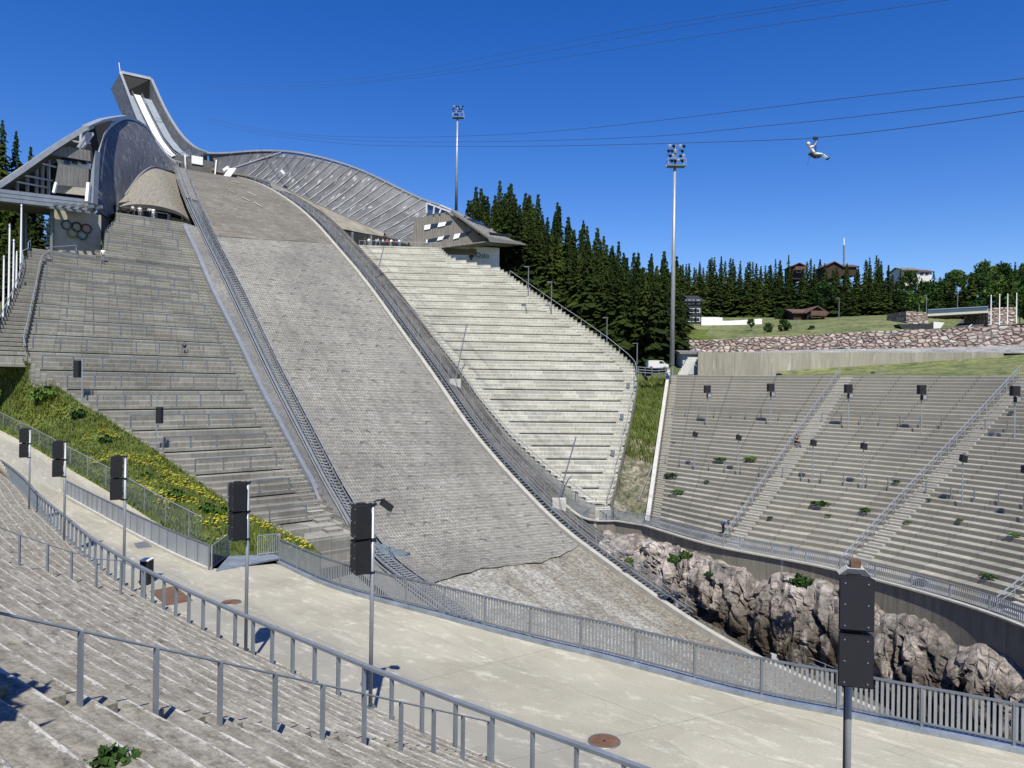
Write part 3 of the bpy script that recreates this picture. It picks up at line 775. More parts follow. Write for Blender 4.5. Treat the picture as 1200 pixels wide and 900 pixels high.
# parametrise the top by aisle so that aisles stay straight
def cum(pts):
    d = [0]
    for a, b in zip(pts, pts[1:]): d.append(d[-1] + (b - a).length)
    return d
cb_ = cum(BOT); ua = []
for a, b in AB:
    k = min(range(NB_), key=lambda i: (BOT[i] - a).length); ua.append(k)
for i in range(NB_):
    x = float(np.interp(i, ua, range(len(AB)))); k = min(len(AB) - 2, int(x)); t = x - k
    p = [AB[max(0, k - 1)][1], AB[k][1], AB[k + 1][1], AB[min(len(AB) - 1, k + 2)][1]]
    TOP.append(0.5 * ((2 * p[1]) + (p[2] - p[0]) * t + (2 * p[0] - 5 * p[1] + 4 * p[2] - p[3]) * t * t + (3 * p[1] - p[0] - 3 * p[2] + p[3]) * t ** 3))
NR = 42
def bowl(i, h, dz=0.0):
    p = BOT[i].lerp(TOP[i], h); return Vector((p.x, p.y, lerp(ZB, ZT, h) + dz))
BG = empty('bowl_grandstand', bowl(20, 0), 'curved grey concrete bowl grandstand with long aisles on the far right side', 'grandstand')
mb = MB(); rows = []; U = []; cm = cum(BOT)
for r in range(NR + 1):
    h = r / NR; zr_ = lerp(ZB, ZT, h)
    line = [BOT[i].lerp(TOP[i], h) for i in range(NB_)]
    if r:
        rows.append([Vector((p.x, p.y, zr_)) for p in line]); U.append([(cm[i] * 1.2, r + .3) for i in range(NB_)])
        rows[-1:] = [rows[-1]]
    lo = [Vector((p.x, p.y, zr_)) for p in line]
    if r == 0: rows.append(lo); U.append([(cm[i] * 1.2, 0.3) for i in range(NB_)])
    if r < NR:
        h2 = (r + 1) / NR; line2 = [BOT[i].lerp(TOP[i], h2) for i in range(NB_)]
        rows.append([Vector((p.x, p.y, zr_)) for p in line2]); U.append([(cm[i] * 1.2, r + 1.0) for i in range(NB_)])
mb.grid(rows, U)
# upper landing and side cheek
mb.grid([[bowl(i, 1.0) for i in range(NB_)], [bowl(i, 1.12, -lerp(0, ZT - ZB, .12)) for i in range(NB_)]], [[(cm[i], 0) for i in range(NB_)], [(cm[i], 4) for i in range(NB_)]])
for r in range(NR):
    h = r / NR; h2 = (r + 1) / NR; z1 = lerp(ZB, ZT, h2) + 0.15
    a = BOT[0].lerp(TOP[0], h); b = BOT[0].lerp(TOP[0], h2)
    mb.quad(Vector((a.x, a.y, z1 - 5)), Vector((b.x, b.y, z1 - 5)), Vector((b.x, b.y, z1)), Vector((a.x, a.y, z1)))
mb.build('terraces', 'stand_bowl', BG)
# aisles: half steps + handrail
def bowl_u(x, h, dz=0.0):
    i = min(NB_ - 2, max(0, int(x))); t = x - i
    return bowl(i, h, dz).lerp(bowl(i + 1, h, dz), t)
for k in range(0, 4):
    x0 = ua[k]; mb = MB(); dx = 1.1 / (cm[min(NB_ - 1, x0 + 1)] - cm[min(NB_ - 2, x0)])
    for r in range(NR):
        z0 = lerp(ZB, ZT, r / NR); hs = (ZT - ZB) / NR
        def q(h, side):
            p = bowl_u(x0 + side * dx * (1 - 0.45 * h) + 0.12, h); return p
        a, b = q((r + .5) / NR, 0), q((r + .5) / NR, 1.2); c, d = q((r + 1) / NR, 1.2), q((r + 1) / NR, 0)
        mb.prism([Vector((p.x, p.y, z0 + hs / 2)) for p in (a, b, c, d)], (0, 0, -hs / 2 * 0.95))
    mb.build('aisle_steps', 'kerb', BG)
    if k:
        g = MB(); pts = [bowl_u(x0, r / NR, 1.0) for r in range(NR + 1)]; g.tube(pts, 0.05, 6)
        g.tube([p - Vector((0, 0, 0.45)) for p in pts], 0.025, 5)
        for p in pts[::2]: g.bar(p - Vector((0, 0, 1.0)), p, 0.06)
        g.build('aisle_handrail', 'galv', BG)
# left white edge beam
g = MB()
a, b = bowl(0, -0.02, 0.5), bowl(0, 1.0, 0.5)
g.bar(a + Vector((-0.3, 0, 0)), b + Vector((-0.3, 0, 0)), 0.45, 0.9); g.build('edge_beam', 'block', BG)
# crush-barrier rows
def bowl_rail(h, i0, i1, hgt=0.9, sp=2.0):
    g = MB(); i0_, i1_ = i0, i1; x = i0
    pts = []
    while x < i1: pts.append(bowl_u(x, h, 0.05)); x += 0.25
    for p, q in zip(pts, pts[1:]): g.bar(p + Vector((0, 0, hgt)), q + Vector((0, 0, hgt)), 0.045)
    acc = 99
    for p, q in zip(pts, pts[1:]):
        acc += (q - p).length
        if acc > sp: g.bar(p - Vector((0, 0, .1)), p + Vector((0, 0, hgt)), 0.08); acc = 0
    g.build('row_railing', 'galv_dk', BG)
for hh in (0.33, 0.66):
    for a, b in zip(ua, ua[1:]): bowl_rail(hh, a + 1.2, b - 0.6)

# ---- parapet wall carrying the bowl, and continuing up along the right stand
PW = [onW(x, y, 1, 4.6) for x, y in [(525,436),(562,481),(600,526),(650,571),(685,598)]]
def down(p, d): return Vector((p[0], p[1], p[2] - d))
WT = interp_poly([down(p, 0.9) for p in PW] + [Vector((AB[0][0].x - 2.5, AB[0][0].y + 1.5, ZB + 0.1))], 40)
WT = WT[:-1] + [Vector((p.x - 0.9, p.y - 0.7, ZB + 0.1)) for p in BOT]
WL = empty('retaining_wall', WT[50], 'dark stained concrete retaining wall below the bowl grandstand and above the rock', 'wall')
c = cum(WT); th = 0.35
def nrm(i):
    d = WT[min(i + 1, len(WT) - 1)] - WT[max(i - 1, 0)]; return Vector((d.y, -d.x, 0)).normalized()   # placeholder sign fixed below
NW = []
for i in range(len(WT)):
    n = nrm(i)
    if n.x > 0 : n = -n
    NW.append(n)
mb = MB()
H = [float(np.interp(c[i], [0, c[10], c[25], c[39], c[-1]], [0.8, 1.6, 3.0, 6.0, 12.0])) for i in range(len(WT))]
mb.grid([[WT[i] - Vector((0, 0, H[i])) for i in range(len(WT))], [WT[i] for i in range(len(WT))]], [[(c[i], WT[i].z - H[i]) for i in range(len(WT))], [(c[i], WT[i].z) for i in range(len(WT))]])
mb.grid([[WT[i] for i in range(len(WT))], [WT[i] - NW[i] * th for i in range(len(WT))]])
mb.grid([[WT[i] - NW[i] * th for i in range(len(WT))], [WT[i] - NW[i] * th - Vector((0, 0, 1.5)) for i in range(len(WT))]])
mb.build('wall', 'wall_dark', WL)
cp = MB()
for i in range(len(WT) - 1): cp.bar(WT[i] + Vector((0, 0, .06)), WT[i + 1] + Vector((0, 0, .06)), 0.5, 0.12)
cp.build('coping', 'kerb', WL)
def panel_fence(root, pts, h, sp, bar=0.03, step=0.13, mats=('galv', 'galv_lt'), flat=False):
    """rails + posts + vertical bars, one mesh per bay group"""
    P_ = pts; cc = cum(P_)
    def at(d):
        d = max(0, min(cc[-1], d)); k = max(0, min(len(P_) - 2, int(np.searchsorted(cc, d)) - 1)); q = (d - cc[k]) / max(1e-6, cc[k + 1] - cc[k]); return P_[k].lerp(P_[k + 1], q)
    top = MB(); 
    for a, b in zip(P_, P_[1:]):
        top.bar(a + Vector((0, 0, h)), b + Vector((0, 0, h)), 0.07, 0.05)
    top.build('top_rail', mats[0], root)
    bot = MB()
    for a, b in zip(P_, P_[1:]): bot.bar(a + Vector((0, 0, 0.12)), b + Vector((0, 0, 0.12)), 0.05, 0.05)
    bot.build('bottom_rail', mats[0], root)
    n = max(1, int(cc[-1] / sp)); po = MB()
    for i in range(n + 1):
        p = at(cc[-1] * i / n); pp = MB(); pp.bar(p - Vector((0, 0, 0.05)), p + Vector((0, 0, h)), 0.07); pp.build('post', mats[0], root)
    for i in range(n):
        pm = MB(); a = cc[-1] * i / n; b = cc[-1] * (i + 1) / n
        if flat:
            pm.bar(at(a) + Vector((0, 0, h / 2 + 0.05)), at(b) + Vector((0, 0, h / 2 + 0.05)), 0.02, h - 0.18)
        else:
            d = a + step / 2
            while d < b:
                p = at(d); q = at(d + 0.02); t = (q - p).normalized()
                s = Vector((t.y, -t.x, 0)); pm.box(p + Vector((0, 0, h / 2 + 0.05)), (bar[0], bar[1], h - 0.15), (t, s, Vector((0, 0, 1)))); d += step
        pm.build('bar_panel', mats[1], root)
PR = empty('parapet_railing', WT[50], 'long galvanised railing standing on the curved concrete retaining wall', 'railing')
panel_fence(PR, [WT[i] + Vector((0, 0, 0.1)) - NW[i] * 0.15 for i in range(0, len(WT), 2)], 1.05, 3.0, (0.07, 0.02), 0.16)

# ---- rock face under the wall
mb = MB(); rows = []
RBOT = interp_poly([P(x, y, d + (2.0 if x < 860 else 1.2)) for x, y, d in [(690,630,78),(712,648,75.5),(745,674,72),(790,702,67.5),(840,727,64),(900,752,60.5),(960,772,57.5),(1010,792,55),(1100,806,49),(1200,830,42),(1330,870,34)]], 300)
base_r = [(0.5, 0.5)]
import mathutils
def fbm(p, s):
    return mathutils.noise.fractal(Vector(p) * s, 0.9, 2.1, 5)
nW = len(WT); w0_ = 24
RTOPH = [(655,0.6),(700,0.9),(745,0.75),(785,0.9),(830,0.8),(880,0.85),(935,0.8),(985,0.95),(1010,0.8),(1060,0.62),(1100,0.6),(1150,0.55),(1250,0.5)]
for i in range(300):
    b = RBOT[i]; 
    # wall point nearest along the row
    q = WT[min(nW - 1, w0_ + int((nW - 1 - w0_) * i / 299))]
    tb = b; px_ = pix(b)[0]
    fr = float(np.interp(px_, [a for a, _ in RTOPH], [c_ for _, c_ in RTOPH]))
    # wall point at the same picture column is only a guide to the height of the rock's crest
    row = []
    k = min(range(nW), key=lambda j: abs(pix(WT[j])[0] - px_))
    w = WT[k]
    wallbot = w.z - float(np.interp(px_, [640, 700, 760, 830, 900, 985, 1040, 1100, 1200, 1300], [1.0, 1.4, 1.7, 1.7, 1.8, 1.5, 2.5, 3.0, 3.4, 3.6]))
    for j in range(64):
        t = j / 63.0
        z = lerp(b.z - 2.5, wallbot + 0.9, t)
        f = 0.42 * t + 0.46 * t ** 4
        x = lerp(b.x, w.x, f); y = lerp(b.y, w.y, f)
        if t > 0.93: x, y = w.x + 0.6, w.y + 0.8
        row.append(Vector((x, y, z)))
    rows.append(row)
out = [[rows[i][j] for i in range(300)] for j in range(64)]
NI, NJ = len(out[0]), len(out)
for j in range(NJ):
    for i in range(NI):
        p = out[j][i]
        # slabs leaning to the left: rotate sampling space
        q = Vector((p.x * .8 + p.y * .45 + p.z * .35, -p.x * .5 + p.y * .8, p.z))
        al_ = p.x * .45 - p.y * .89; wv_ = fbm(p, .35) * .35
        c1 = mathutils.noise.voronoi(Vector((al_ * 0.36 + p.z * .16 + wv_, .5, p.z * 0.13 + wv_)))
        c2 = mathutils.noise.voronoi(Vector((al_ * 1.0 + p.z * .5 + 5 + wv_, .3, p.z * 0.5 - al_ * .2)))
        h1 = mathutils.noise.cell(c1[1][0] * 7.3); h2 = mathutils.noise.cell(c2[1][0] * 5.1)
        e1 = min(1.0, (c1[0][1] - c1[0][0]) * 5.0); e2 = min(1.0, (c2[0][1] - c2[0][0]) * 3.0)
        n = .65 * h1 + 1.0 * e1 + .6 * h2 + .35 * e2 + .35 * fbm(p, 0.22) + .3 * fbm((p.x, p.y, p.z * .3), .7) + .2 + .12 * fbm(p, 1.7) - .5
        k = math.sin(math.pi * min(1, j / (NJ - 1) * 1.03)) * 0.95 + 0.04 + .22 * (j / (NJ - 1))
        p2 = p + Vector((-0.75, -0.66, 0.3)) * n * k * .72
        p2.z += (1.3 * fbm((p.x, p.y, 7), 0.3) + .8 * (h1 - .3) * e1) * (j / (NJ - 1)) ** 2
        out[j][i] = p2
mb.grid(out); struct(mb.build('rock_face', 'rock'))
# ================================================================== walkway, foreground terraces, rails
RAILPX = [(28,560),(43,578),(80,608),(112,635),(150,657),(200,683),(240,702),(287,722),(333,740),(400,770),(433,783),(533,822),(583,845),(663,866)]
KZ = 0.55
RAIL = [onZ(x, y, 1.1 + KZ) for x, y in RAILPX]
e = RAIL[0] - RAIL[1]
RAIL = [RAIL[0] + Vector((-26, 30, 0)), RAIL[0] + Vector((-11, 13.5, 0))] + RAIL + [onZ(780, 905, 1.1 + KZ), Vector((5.3, 11.3, 1.1)), Vector((9.0, 7.2, 1.1)), Vector((12.0, 2.0, 1.1))]
RC = interp_poly([Vector((p.x, p.y, 0)) for p in RAIL], 121)
for _ in range(14): RC = [RC[0]] + [(RC[i - 1] + RC[i] * 2 + RC[i + 1]) / 4 for i in range(1, 120)] + [RC[120]]
rcum = cum(RC)
def rnorm(i):
    d = RC[min(i + 1, 120)] - RC[max(i - 1, 0)]; n = Vector((d.y, -d.x, 0)).normalized()
    return n if n.dot(Vector((-0.5, -0.8, 0))) > 0 else -n
RN = [rnorm(i) for i in range(121)]
# smooth normals
for _ in range(14): RN = [(RN[max(0, i - 1)] + RN[i] * 2 + RN[min(120, i + 1)]).normalized() for i in range(121)]
RUN, RISE = 0.62, 0.305
FT = empty('foreground_terraces', RC[60], 'weathered brown concrete terraces with chipped white step edges in the foreground', 'terraces')
mb = MB(); rows = []; U = []
NF = 25
def tp(i, r, z): 
    p = RC[i] + RN[i] * (0.35 + RUN * max(0, r - 1)); return Vector((p.x, p.y, z))
def wob(p, a):
    return a * mathutils.noise.noise(Vector((p.x * 0.8, p.y * 0.8, 3.1)))
for r in range(NF):
    z = KZ + RISE * (r - 1)
    def mk(rr, z, am=0.014):
        L = []
        for i in range(121):
            p = tp(i, rr, z); p.z += wob(p, am); L.append(p)
        return L
    if r == 0:
        rows.append([RC[i] - RN[i] * .28 + Vector((0, 0, -.02)) for i in range(121)]); U.append([(rcum[i], 0.99) for i in range(121)])
        rows.append([RC[i] - RN[i] * .28 + Vector((0, 0, KZ)) for i in range(121)]); U.append([(rcum[i], 1.3) for i in range(121)])
        rows.append([RC[i] - RN[i] * .25 + Vector((0, 0, KZ + .01)) for i in range(121)]); U.append([(rcum[i], 1.36) for i in range(121)])
        rows.append(mk(0, KZ, .01)); U.append([(rcum[i], 1.99) for i in range(121)])
        continue
    rows.append(mk(r + 0.0, z + RISE)); U.append([(rcum[i], r + 1.3) for i in range(121)])
    rows.append(mk(r + 0.035, z + RISE + 0.012)); U.append([(rcum[i], r + 1.36) for i in range(121)])
    rows.append(mk(r + 1.0, z + RISE + 0.03)); U.append([(rcum[i], r + 1.99) for i in range(121)])
mb.grid(rows, U); mb.build('terraces', 'terrace', FT)
struct(MB().grid([[RC[i] - RN[i] * 0.27 + Vector((0, 0, 0)) for i in range(121)], [RC[i] - RN[i] * 0.27 + Vector((0, 0, -4)) for i in range(121)]]).build('terrace_footing', 'terrace'))
def terr_z(x, y):
    p = Vector((x, y, 0)); k = min(range(121), key=lambda i: (RC[i] - p).length)
    d = (p - RC[k]).dot(RN[k]) - 0.35
    return (KZ if d > -.63 else 0.0) if d < 0 else KZ + RISE * (int(d / RUN) + 1)

# ring railing with broad top rail
RR = empty('ring_railing', RC[70], 'sturdy grey steel railing with a broad top rail curving along the inner walkway edge', 'railing')
mb = MB()
for a, b in zip(RC, RC[1:]): mb.bar(a + Vector((0, 0, 1.1 + KZ)), b + Vector((0, 0, 1.1 + KZ)), 0.13, 0.075)
mb.build('top_rail', 'rail_blue', RR)
d = 0.3; k = 0
while d < rcum[-1]:
    k = max(0, int(np.searchsorted(rcum, d)) - 1); q = (d - rcum[k]) / (rcum[k + 1] - rcum[k]); p = RC[k].lerp(RC[k + 1], q) + Vector((0, 0, KZ))
    t = (RC[k + 1] - RC[k]).normalized(); s = Vector((t.y, -t.x, 0))
    if -46 < p.x and p.y < 70:
        g = MB(); g.box(p + Vector((0, 0, 0.54)), (0.05, 0.10, 1.06), (t, s, Vector((0, 0, 1)))); g.box(p + Vector((0, 0, 0.012)), (0.16, 0.2, 0.024), (t, s, Vector((0, 0, 1)))); g.build('post', 'rail_blue', RR)
    d += 1.05

# walkway sheet: from ring to outer fence
OUT = [(-60,470,104),]
FB = [onZ(x, y, 0) for x, y in [(75,580),(110,600),(150,622),(200,648),(245,668)]]
FA = [onZ(x, y, 0) for x, y in [(328,660),(380,684),(430,700),(500,718),(570,737),(640,755),(700,769),(780,790),(850,809),(920,825),(990,838),(1060,853),(1130,867),(1200,882)]]
FA += [FA[-1] + (FA[-1] - FA[-2]) * 1.5 + Vector((0.8, -0.6, 0))]
FA += [FA[-1] + Vector((1.6, -7, 0)), FA[-1] + Vector((0.5, -18, 0))]
FAR = interp_poly([P(-130,485,98), P(-60,502,78), P(0,535,65), P(40,561,59)] + FB, 60) + interp_poly([FB[-1].lerp(FA[0], 0.3), FA[0]], 3)[:-1] + interp_poly(FA, 80)
FARC = cum(FAR)
def far_at(f):
    d = f * FARC[-1]; k = max(0, min(len(FAR) - 2, int(np.searchsorted(FARC, d)) - 1)); return FAR[k].lerp(FAR[k + 1], (d - FARC[k]) / (FARC[k + 1] - FARC[k]))
# match by nearest direction: sweep both curves by arc fraction from corresponding ends
IN = [RC[i] - RN[i] * 0.2 for i in range(121)]
rows = [[], []]; 
for i in range(121):
    rows[0].append(IN[i] + Vector((0, 0, 0)))
    rows[1].append(far_at(i / 120) + Vector((0, 0, 0)))
mb = MB(); lay = [[rows[0][i].lerp(rows[1][i], j / 10) for i in range(121)] for j in range(11)]
_w = [(rows[1][i] - rows[0][i]).length for i in range(121)]; mb.grid(lay, [[(rcum[i], _w[i] * j / 10) for i in range(121)] for j in range(11)]); struct(mb.build('walkway', 'walk'))
# edge wall down into the pit and drain channel
mb = MB(); k0 = 62
E_ = FAR[k0:]
mb.grid([[p - Vector((0, 0, 16)) for p in E_], [p - Vector((0, 0, 0.003)) for p in E_]], [[(FARC[k0 + i], -16) for i in range(len(E_))], [(FARC[k0 + i], 0) for i in range(len(E_))]])
o = mb.build('walkway_edge_wall', 'wall_dark'); tag(o, 'concrete wall dropping from the walkway edge into the outrun pit', 'wall')
FN = []
for i in range(len(E_)):
    d = E_[min(i + 1, len(E_) - 1)] - E_[max(i - 1, 0)]; n = Vector((-d.y, d.x, 0)).normalized()
    FN.append(n if n.dot(Vector((0.5, 0.8, 0))) > 0 else -n)
mb = MB()
for i in range(len(E_) - 1):
    a, b = E_[i] - FN[i] * 0.16, E_[i + 1] - FN[i + 1] * 0.16
    c1, d1 = E_[i] + FN[i] * 0.12, E_[i + 1] + FN[i + 1] * 0.12
    u = Vector((0, 0, 0.12)); mb.quad(a, b, b + u, a + u); mb.quad(a + u, b + u, d1 + u, c1 + u); mb.quad(c1 + u, d1 + u, d1 - u, c1 - u)
o = mb.build('channel_strip', 'drain'); tag(o, 'bluish sheet metal strip along the foot of the bar fence', 'metal strip')
PF = empty('bar_fence', E_[30], 'long galvanised fence of close vertical bars along the outer edge of the walkway', 'fence')
i_a = 0
panel_fence(PF, [p + Vector((0, 0, 0.1)) for p in E_[:]], 1.02, 1.95, (0.07, 0.012), 0.125, ('galv_dk', 'galv'))
lf = interp_poly(FB, 24)
PL = empty('sheet_fence', lf[10], 'pale sheet metal panel fence between the walkway and the ramp on the left', 'fence')
panel_fence(PL, lf, 1.12, 1.25, 0.03, 0.13, ('galv_dk', 'galv_lt'), flat=True)
kb = MB()
for a, b in zip(lf, lf[1:]): kb.bar(a + Vector((0, 0, 0.06)), b + Vector((0, 0, 0.06)), 0.3, 0.16)
kb.build('footing', 'block', PL)
# ramp and grass
GB = [P(0,504,71), P(40,525,66), P(77,547,60), P(125,575,53), P(175,607,46), P(232,642,39.2)]
GBc = interp_poly([P(-130,455,104), P(-60,474,82)] + GB, 60)
LFc = [p + Vector((0, 0, -.004)) for p in FAR[:60]]
mb = MB(); lay = [[LFc[i].lerp(GBc[i], j / 6) - Vector((0, 0, 0.006)) for i in range(60)] for j in range(7)]
cl_ = cum(LFc); mb.grid(lay, [[(cl_[i], j * .7) for i in range(60)] for j in range(7)]); struct(mb.build('ramp_path', 'walk'))
# meadow patch between ramp and left stand
LBOT = [LROWS[i][0] for i in range(len(LROWS)) if pix(LROWS[i][0])[1] > 418]
mtop = interp_poly([LBOT[0] + Vector((-22, -4, 1.5)), LBOT[0] + Vector((-9, -1, 0.8)), LBOT[0] + Vector((-3, 0, 0.2))] + [p + Vector((0, 0, -0.25)) for p in LBOT[::5]] + [LBOT[-1] + Vector((1.5, -0.6, -1.0))], 90)
mbot = interp_poly([P(-130,455,104) , P(-60,474,82)] + GB + [P(262,652,39), P(330,655,37.2), P(372,678,35.2)], 90)
mb = MB(); lay = []
for j in range(21):
    t = j / 20; L = []
    for i in range(90):
        p = mbot[i].lerp(mtop[i], t); p.z += 0.5 * math.sin(math.pi * t) + 0.25 * fbm(p, 0.5) * math.sin(math.pi * t); L.append(p)
    lay.append(L)
mb.grid(lay); struct(mb.build('grass_bank', 'meadow', None, True))
MEAD = lay
# close the bank down to the pit on its right
mb = MB(); e2 = [lay[j][89] for j in range(21)]; mb.grid([[p - Vector((0, 0, 14)) for p in e2], e2]); struct(mb.build('bank_side', 'dirt'))
# grass blades + flowers (uncountable)
bl = MB(); fl = MB(); weeds = MB()
for n in range(30000):
    u = rng.random() * 88; t = rng.random() * 19.9; i = int(u); j = int(t)
    p = lay[j][i].lerp(lay[j][i + 1], u - i).lerp(lay[j + 1][i].lerp(lay[j + 1][i + 1], u - i), t - j)
    h = (0.1 + 0.22 * rng.random()) * (.6 + 1.2 * max(0, .5 + fbm((p.x, p.y, 4), .5))); a = rng.random() * 6.28; w = 0.045 + 0.05 * rng.random(); dx, dy = math.cos(a) * w, math.sin(a) * w
    lx, ly = (rng.random() - .5) * .3, (rng.random() - .5) * .3
    bl.add([p + Vector((-dx, -dy, -0.05)), p + Vector((dx, dy, -0.05)), p + Vector((lx, ly, h))], [(0, 1, 2)])
    nn = fbm((p.x, p.y, 0), 0.22)
    if rng.random() < min(.42, max(0, (nn - .03) * 2.0)) and 0.15 < t / 20 < 0.8 and u > 25:
        q = p + Vector((lx, ly, h + 0.03)); r_ = 0.035 + 0.045 * rng.random()
        fl.add([q + Vector((-r_, -r_, 0)), q + Vector((r_, -r_, 0.03)), q + Vector((r_, r_, 0.05)), q + Vector((-r_, r_, 0.02))], [(0, 1, 2, 3)])
tag(bl.build('meadow_grass', 'blade'), 'rough green grass growing on the bank left of the walkway', 'grass', None, 'stuff')
tag(fl.build('meadow_flowers', 'flower'), 'yellow flowers scattered through the grass bank', 'flowers', None, 'stuff')
# wire fence along ramp
WF = empty('wire_fence', GB[2], 'chain-link fence between the concrete ramp and the flowering grass bank', 'fence')
wp = interp_poly([P(-60,474,82)] + GB, 30)
wp = [p + Vector((0.1, 0.25, 0)) for p in wp]
g = MB(); g.tube([p + Vector((0, 0, 1.5)) for p in wp], 0.035, 5); g.build('top_rail', 'galv', WF)
for p in wp[::2]:
    g = MB(); g.tube([p, p + Vector((0, 0, 1.5))], 0.03, 5); g.build('post', 'galv', WF)
g = MB()
cw = cum(wp)
for hh in [0.1 + 0.14 * i for i in range(10)]: g.tube([p + Vector((0, 0, hh)) for p in wp], 0.004, 3, False)
dd = 0
while dd < cw[-1]:
    k = max(0, min(len(wp) - 2, int(np.searchsorted(cw, dd)) - 1)); p = wp[k].lerp(wp[k + 1], (dd - cw[k]) / (cw[k + 1] - cw[k])); g.bar(p, p + Vector((0, 0, 1.5)), 0.008); dd += 0.16
g.build('wire_mesh', 'galv_dk', WF)
# gate area
ga, gb = lf[-1], FAR[62]
GP = [onZ(253, 670, 0.01), onZ(330, 655, 0.01), onZ(322, 651, .01), onZ(268, 653, .01)]
mb = MB(); mb.prism([p + Vector((0, 0, 0.06)) for p in GP], (0, 0, -0.07)); tag(mb.build('threshold_plate', 'drain'), 'pale blue metal plate at the gap in the walkway fence', 'metal plate')
def gate(a, b, h, label):
    r_ = empty('side_gate', a, label, 'gate', 'side gates'); g = MB()
    g.bar(a + Vector((0, 0, h)), b + Vector((0, 0, h)), 0.05); g.bar(a + Vector((0, 0, .1)), b + Vector((0, 0, .1)), 0.04)
    g.bar(a, a + Vector((0, 0, h)), 0.06); g.bar(b, b + Vector((0, 0, h)), 0.06); g.build('gate_frame', 'galv', r_)
    g = MB(); n = max(2, int((b - a).length / 0.22))
    for i in range(1, n): p = a.lerp(b, i / n); g.bar(p + Vector((0, 0, .1)), p + Vector((0, 0, h)), 0.03)
    g.build('gate_bars', 'galv_dk', r_)
gate(onZ(248, 668, 0), onZ(268, 652, 0), 1.1, 'short grey barred gate swung back at the end of the sheet fence')
br = empty('crowd_barrier', onZ(305, 655, 0), 'small steel crowd barrier standing at the fence gap', 'barrier')
a, b = onZ(302, 653, 0), onZ(328, 650, 0); g = MB()
for h in (0.15, 1.05): g.bar(a + Vector((0, 0, h)), b + Vector((0, 0, h)), 0.045)
for p in (a, b): g.bar(p, p + Vector((0, 0, 1.05)), 0.045)
g.build('frame', 'galv', br); g = MB()
for i in range(1, 12): p = a.lerp(b, i / 12); g.bar(p + Vector((0, 0, .15)), p + Vector((0, 0, 1.05)), 0.025)
g.build('bars', 'galv', br)
for p in (a, b):
    g = MB(); g.bar(p + Vector((-.05, -.3, .04)), p + Vector((.05, .3, .04)), 0.06, 0.05); g.build('foot', 'galv_dk', br)
# covers in the walkway
def disc(name, x, y, r_, lab):
    c0 = onZ(x, y, 0.0); rt = empty(name, c0, lab, 'manhole cover'); g = MB(); n = 28
    ring = [c0 + Vector((math.cos(k * 6.2832 / n) * r_, math.sin(k * 6.2832 / n) * r_, 0.016)) for k in range(n)]
    g.add([c0 + Vector((0, 0, .016))] + ring, [(0, 1 + k, 1 + (k + 1) % n) for k in range(n)])
    for k in range(8): 
        a = k * math.pi / 8; g.bar(c0 + Vector((math.cos(a) * r_ * .8, math.sin(a) * r_ * .8, .018)), c0 - Vector((math.cos(a) * r_ * .8, math.sin(a) * r_ * .8, -.018)), 0.02, 0.01)
    g.build('lid', 'rust', rt); g = MB()
    g.tube([c0 + Vector((math.cos(k * 6.2832 / n) * r_ * 1.06, math.sin(k * 6.2832 / n) * r_ * 1.06, 0.008)) for k in range(n + 1)], 0.02, 5); g.build('rim', 'galv_dk', rt)
disc('manhole_cover', 708, 869, 0.36, 'round rusty manhole cover in the walkway near the lower frame edge')
disc('manhole_cover', 271, 706, 0.34, 'round rusty manhole cover in the walkway near the square grate')
def plate(name, pts, mat, lab, cat):
    q = [onZ(x, y, 0.0) for x, y in pts]; g = MB(); g.prism([p + Vector((0, 0, .014)) for p in q], (0, 0, -.012))
    tag(g.build(name, mat), lab, cat)
plate('drain_grate', [(175,693),(205,687),(226,704),(195,710)], 'rust', 'rectangular rusty iron grate in the walkway surface', 'grate')
plate('access_plate', [(157,637),(172,634),(178,641),(161,643)], 'galv_dk', 'small grey access plate in the walkway below the sheet fence', 'plate')

# aisle rails on the terraces
def stair_rail(name, tops, lab, h=1.1, thick=0.1):
    r_ = empty(name, tops[2] - Vector((0, 0, h)), lab, 'handrail'); g = MB()
    g.tube(tops, 0.018, 6); g.build('cable_rail', 'rail_blue', r_)
    return r_
near = [(Vector((-7.1, 5.25, CZ - 1.35)))] 
pts = []
for k in range(-4, 13):
    f = k / 1.0
    p = Vector((-4.9 + (0.13 + 4.9) / 9.4 * 0.94 * k, 8.8 + (16.8 - 8.8) / 9.4 * 0.94 * k, 0)); pts.append(p)
NRAIL = []
for k, p in zip(range(-4, 13), pts):
    z = (CZ - 2.9) - 4.6 / 9.4 * 0.94 * k; NRAIL.append(Vector((p.x, p.y, z)))
NRAIL = [p for p in NRAIL if p.z > 1.55]
nr = stair_rail('aisle_rail', NRAIL, 'thin cable handrail on flat steel posts descending the near terraces')
tdir = (NRAIL[-1] - NRAIL[0]); tdir = Vector((tdir.x, tdir.y, 0)).normalized(); tside = Vector((tdir.y, -tdir.x, 0))
for p in NRAIL:
    g = MB(); zb = terr_z(p.x, p.y) - 0.05; g.box((p.x, p.y, (p.z + zb) / 2), (0.03, 0.085, p.z - zb), (tdir, tside, Vector((0, 0, 1)))); g.build('post', 'rail_blue', nr)
FR = [onZ_ for onZ_ in []]
f2 = []
a, b = Vector((-15.4, 24.0, CZ - 6.2)), Vector((-13.0, 28.2, CZ - 8.1))
for k in range(-3, 7): f2.append(a.lerp(b, k / 6) + Vector((0, 0, 1.1)))
f2 = [P(x, y, d) for x, y, d in [(-40,594,23),(-8,615,23.4),(23,627,24),(56,638,24.6),(84,647,25.2),(113,655,25.8),(142,657,26.4),(170,670,27)]]
fr = stair_rail('aisle_rail', f2, 'thin cable handrail on short posts on the farther terraces at left')
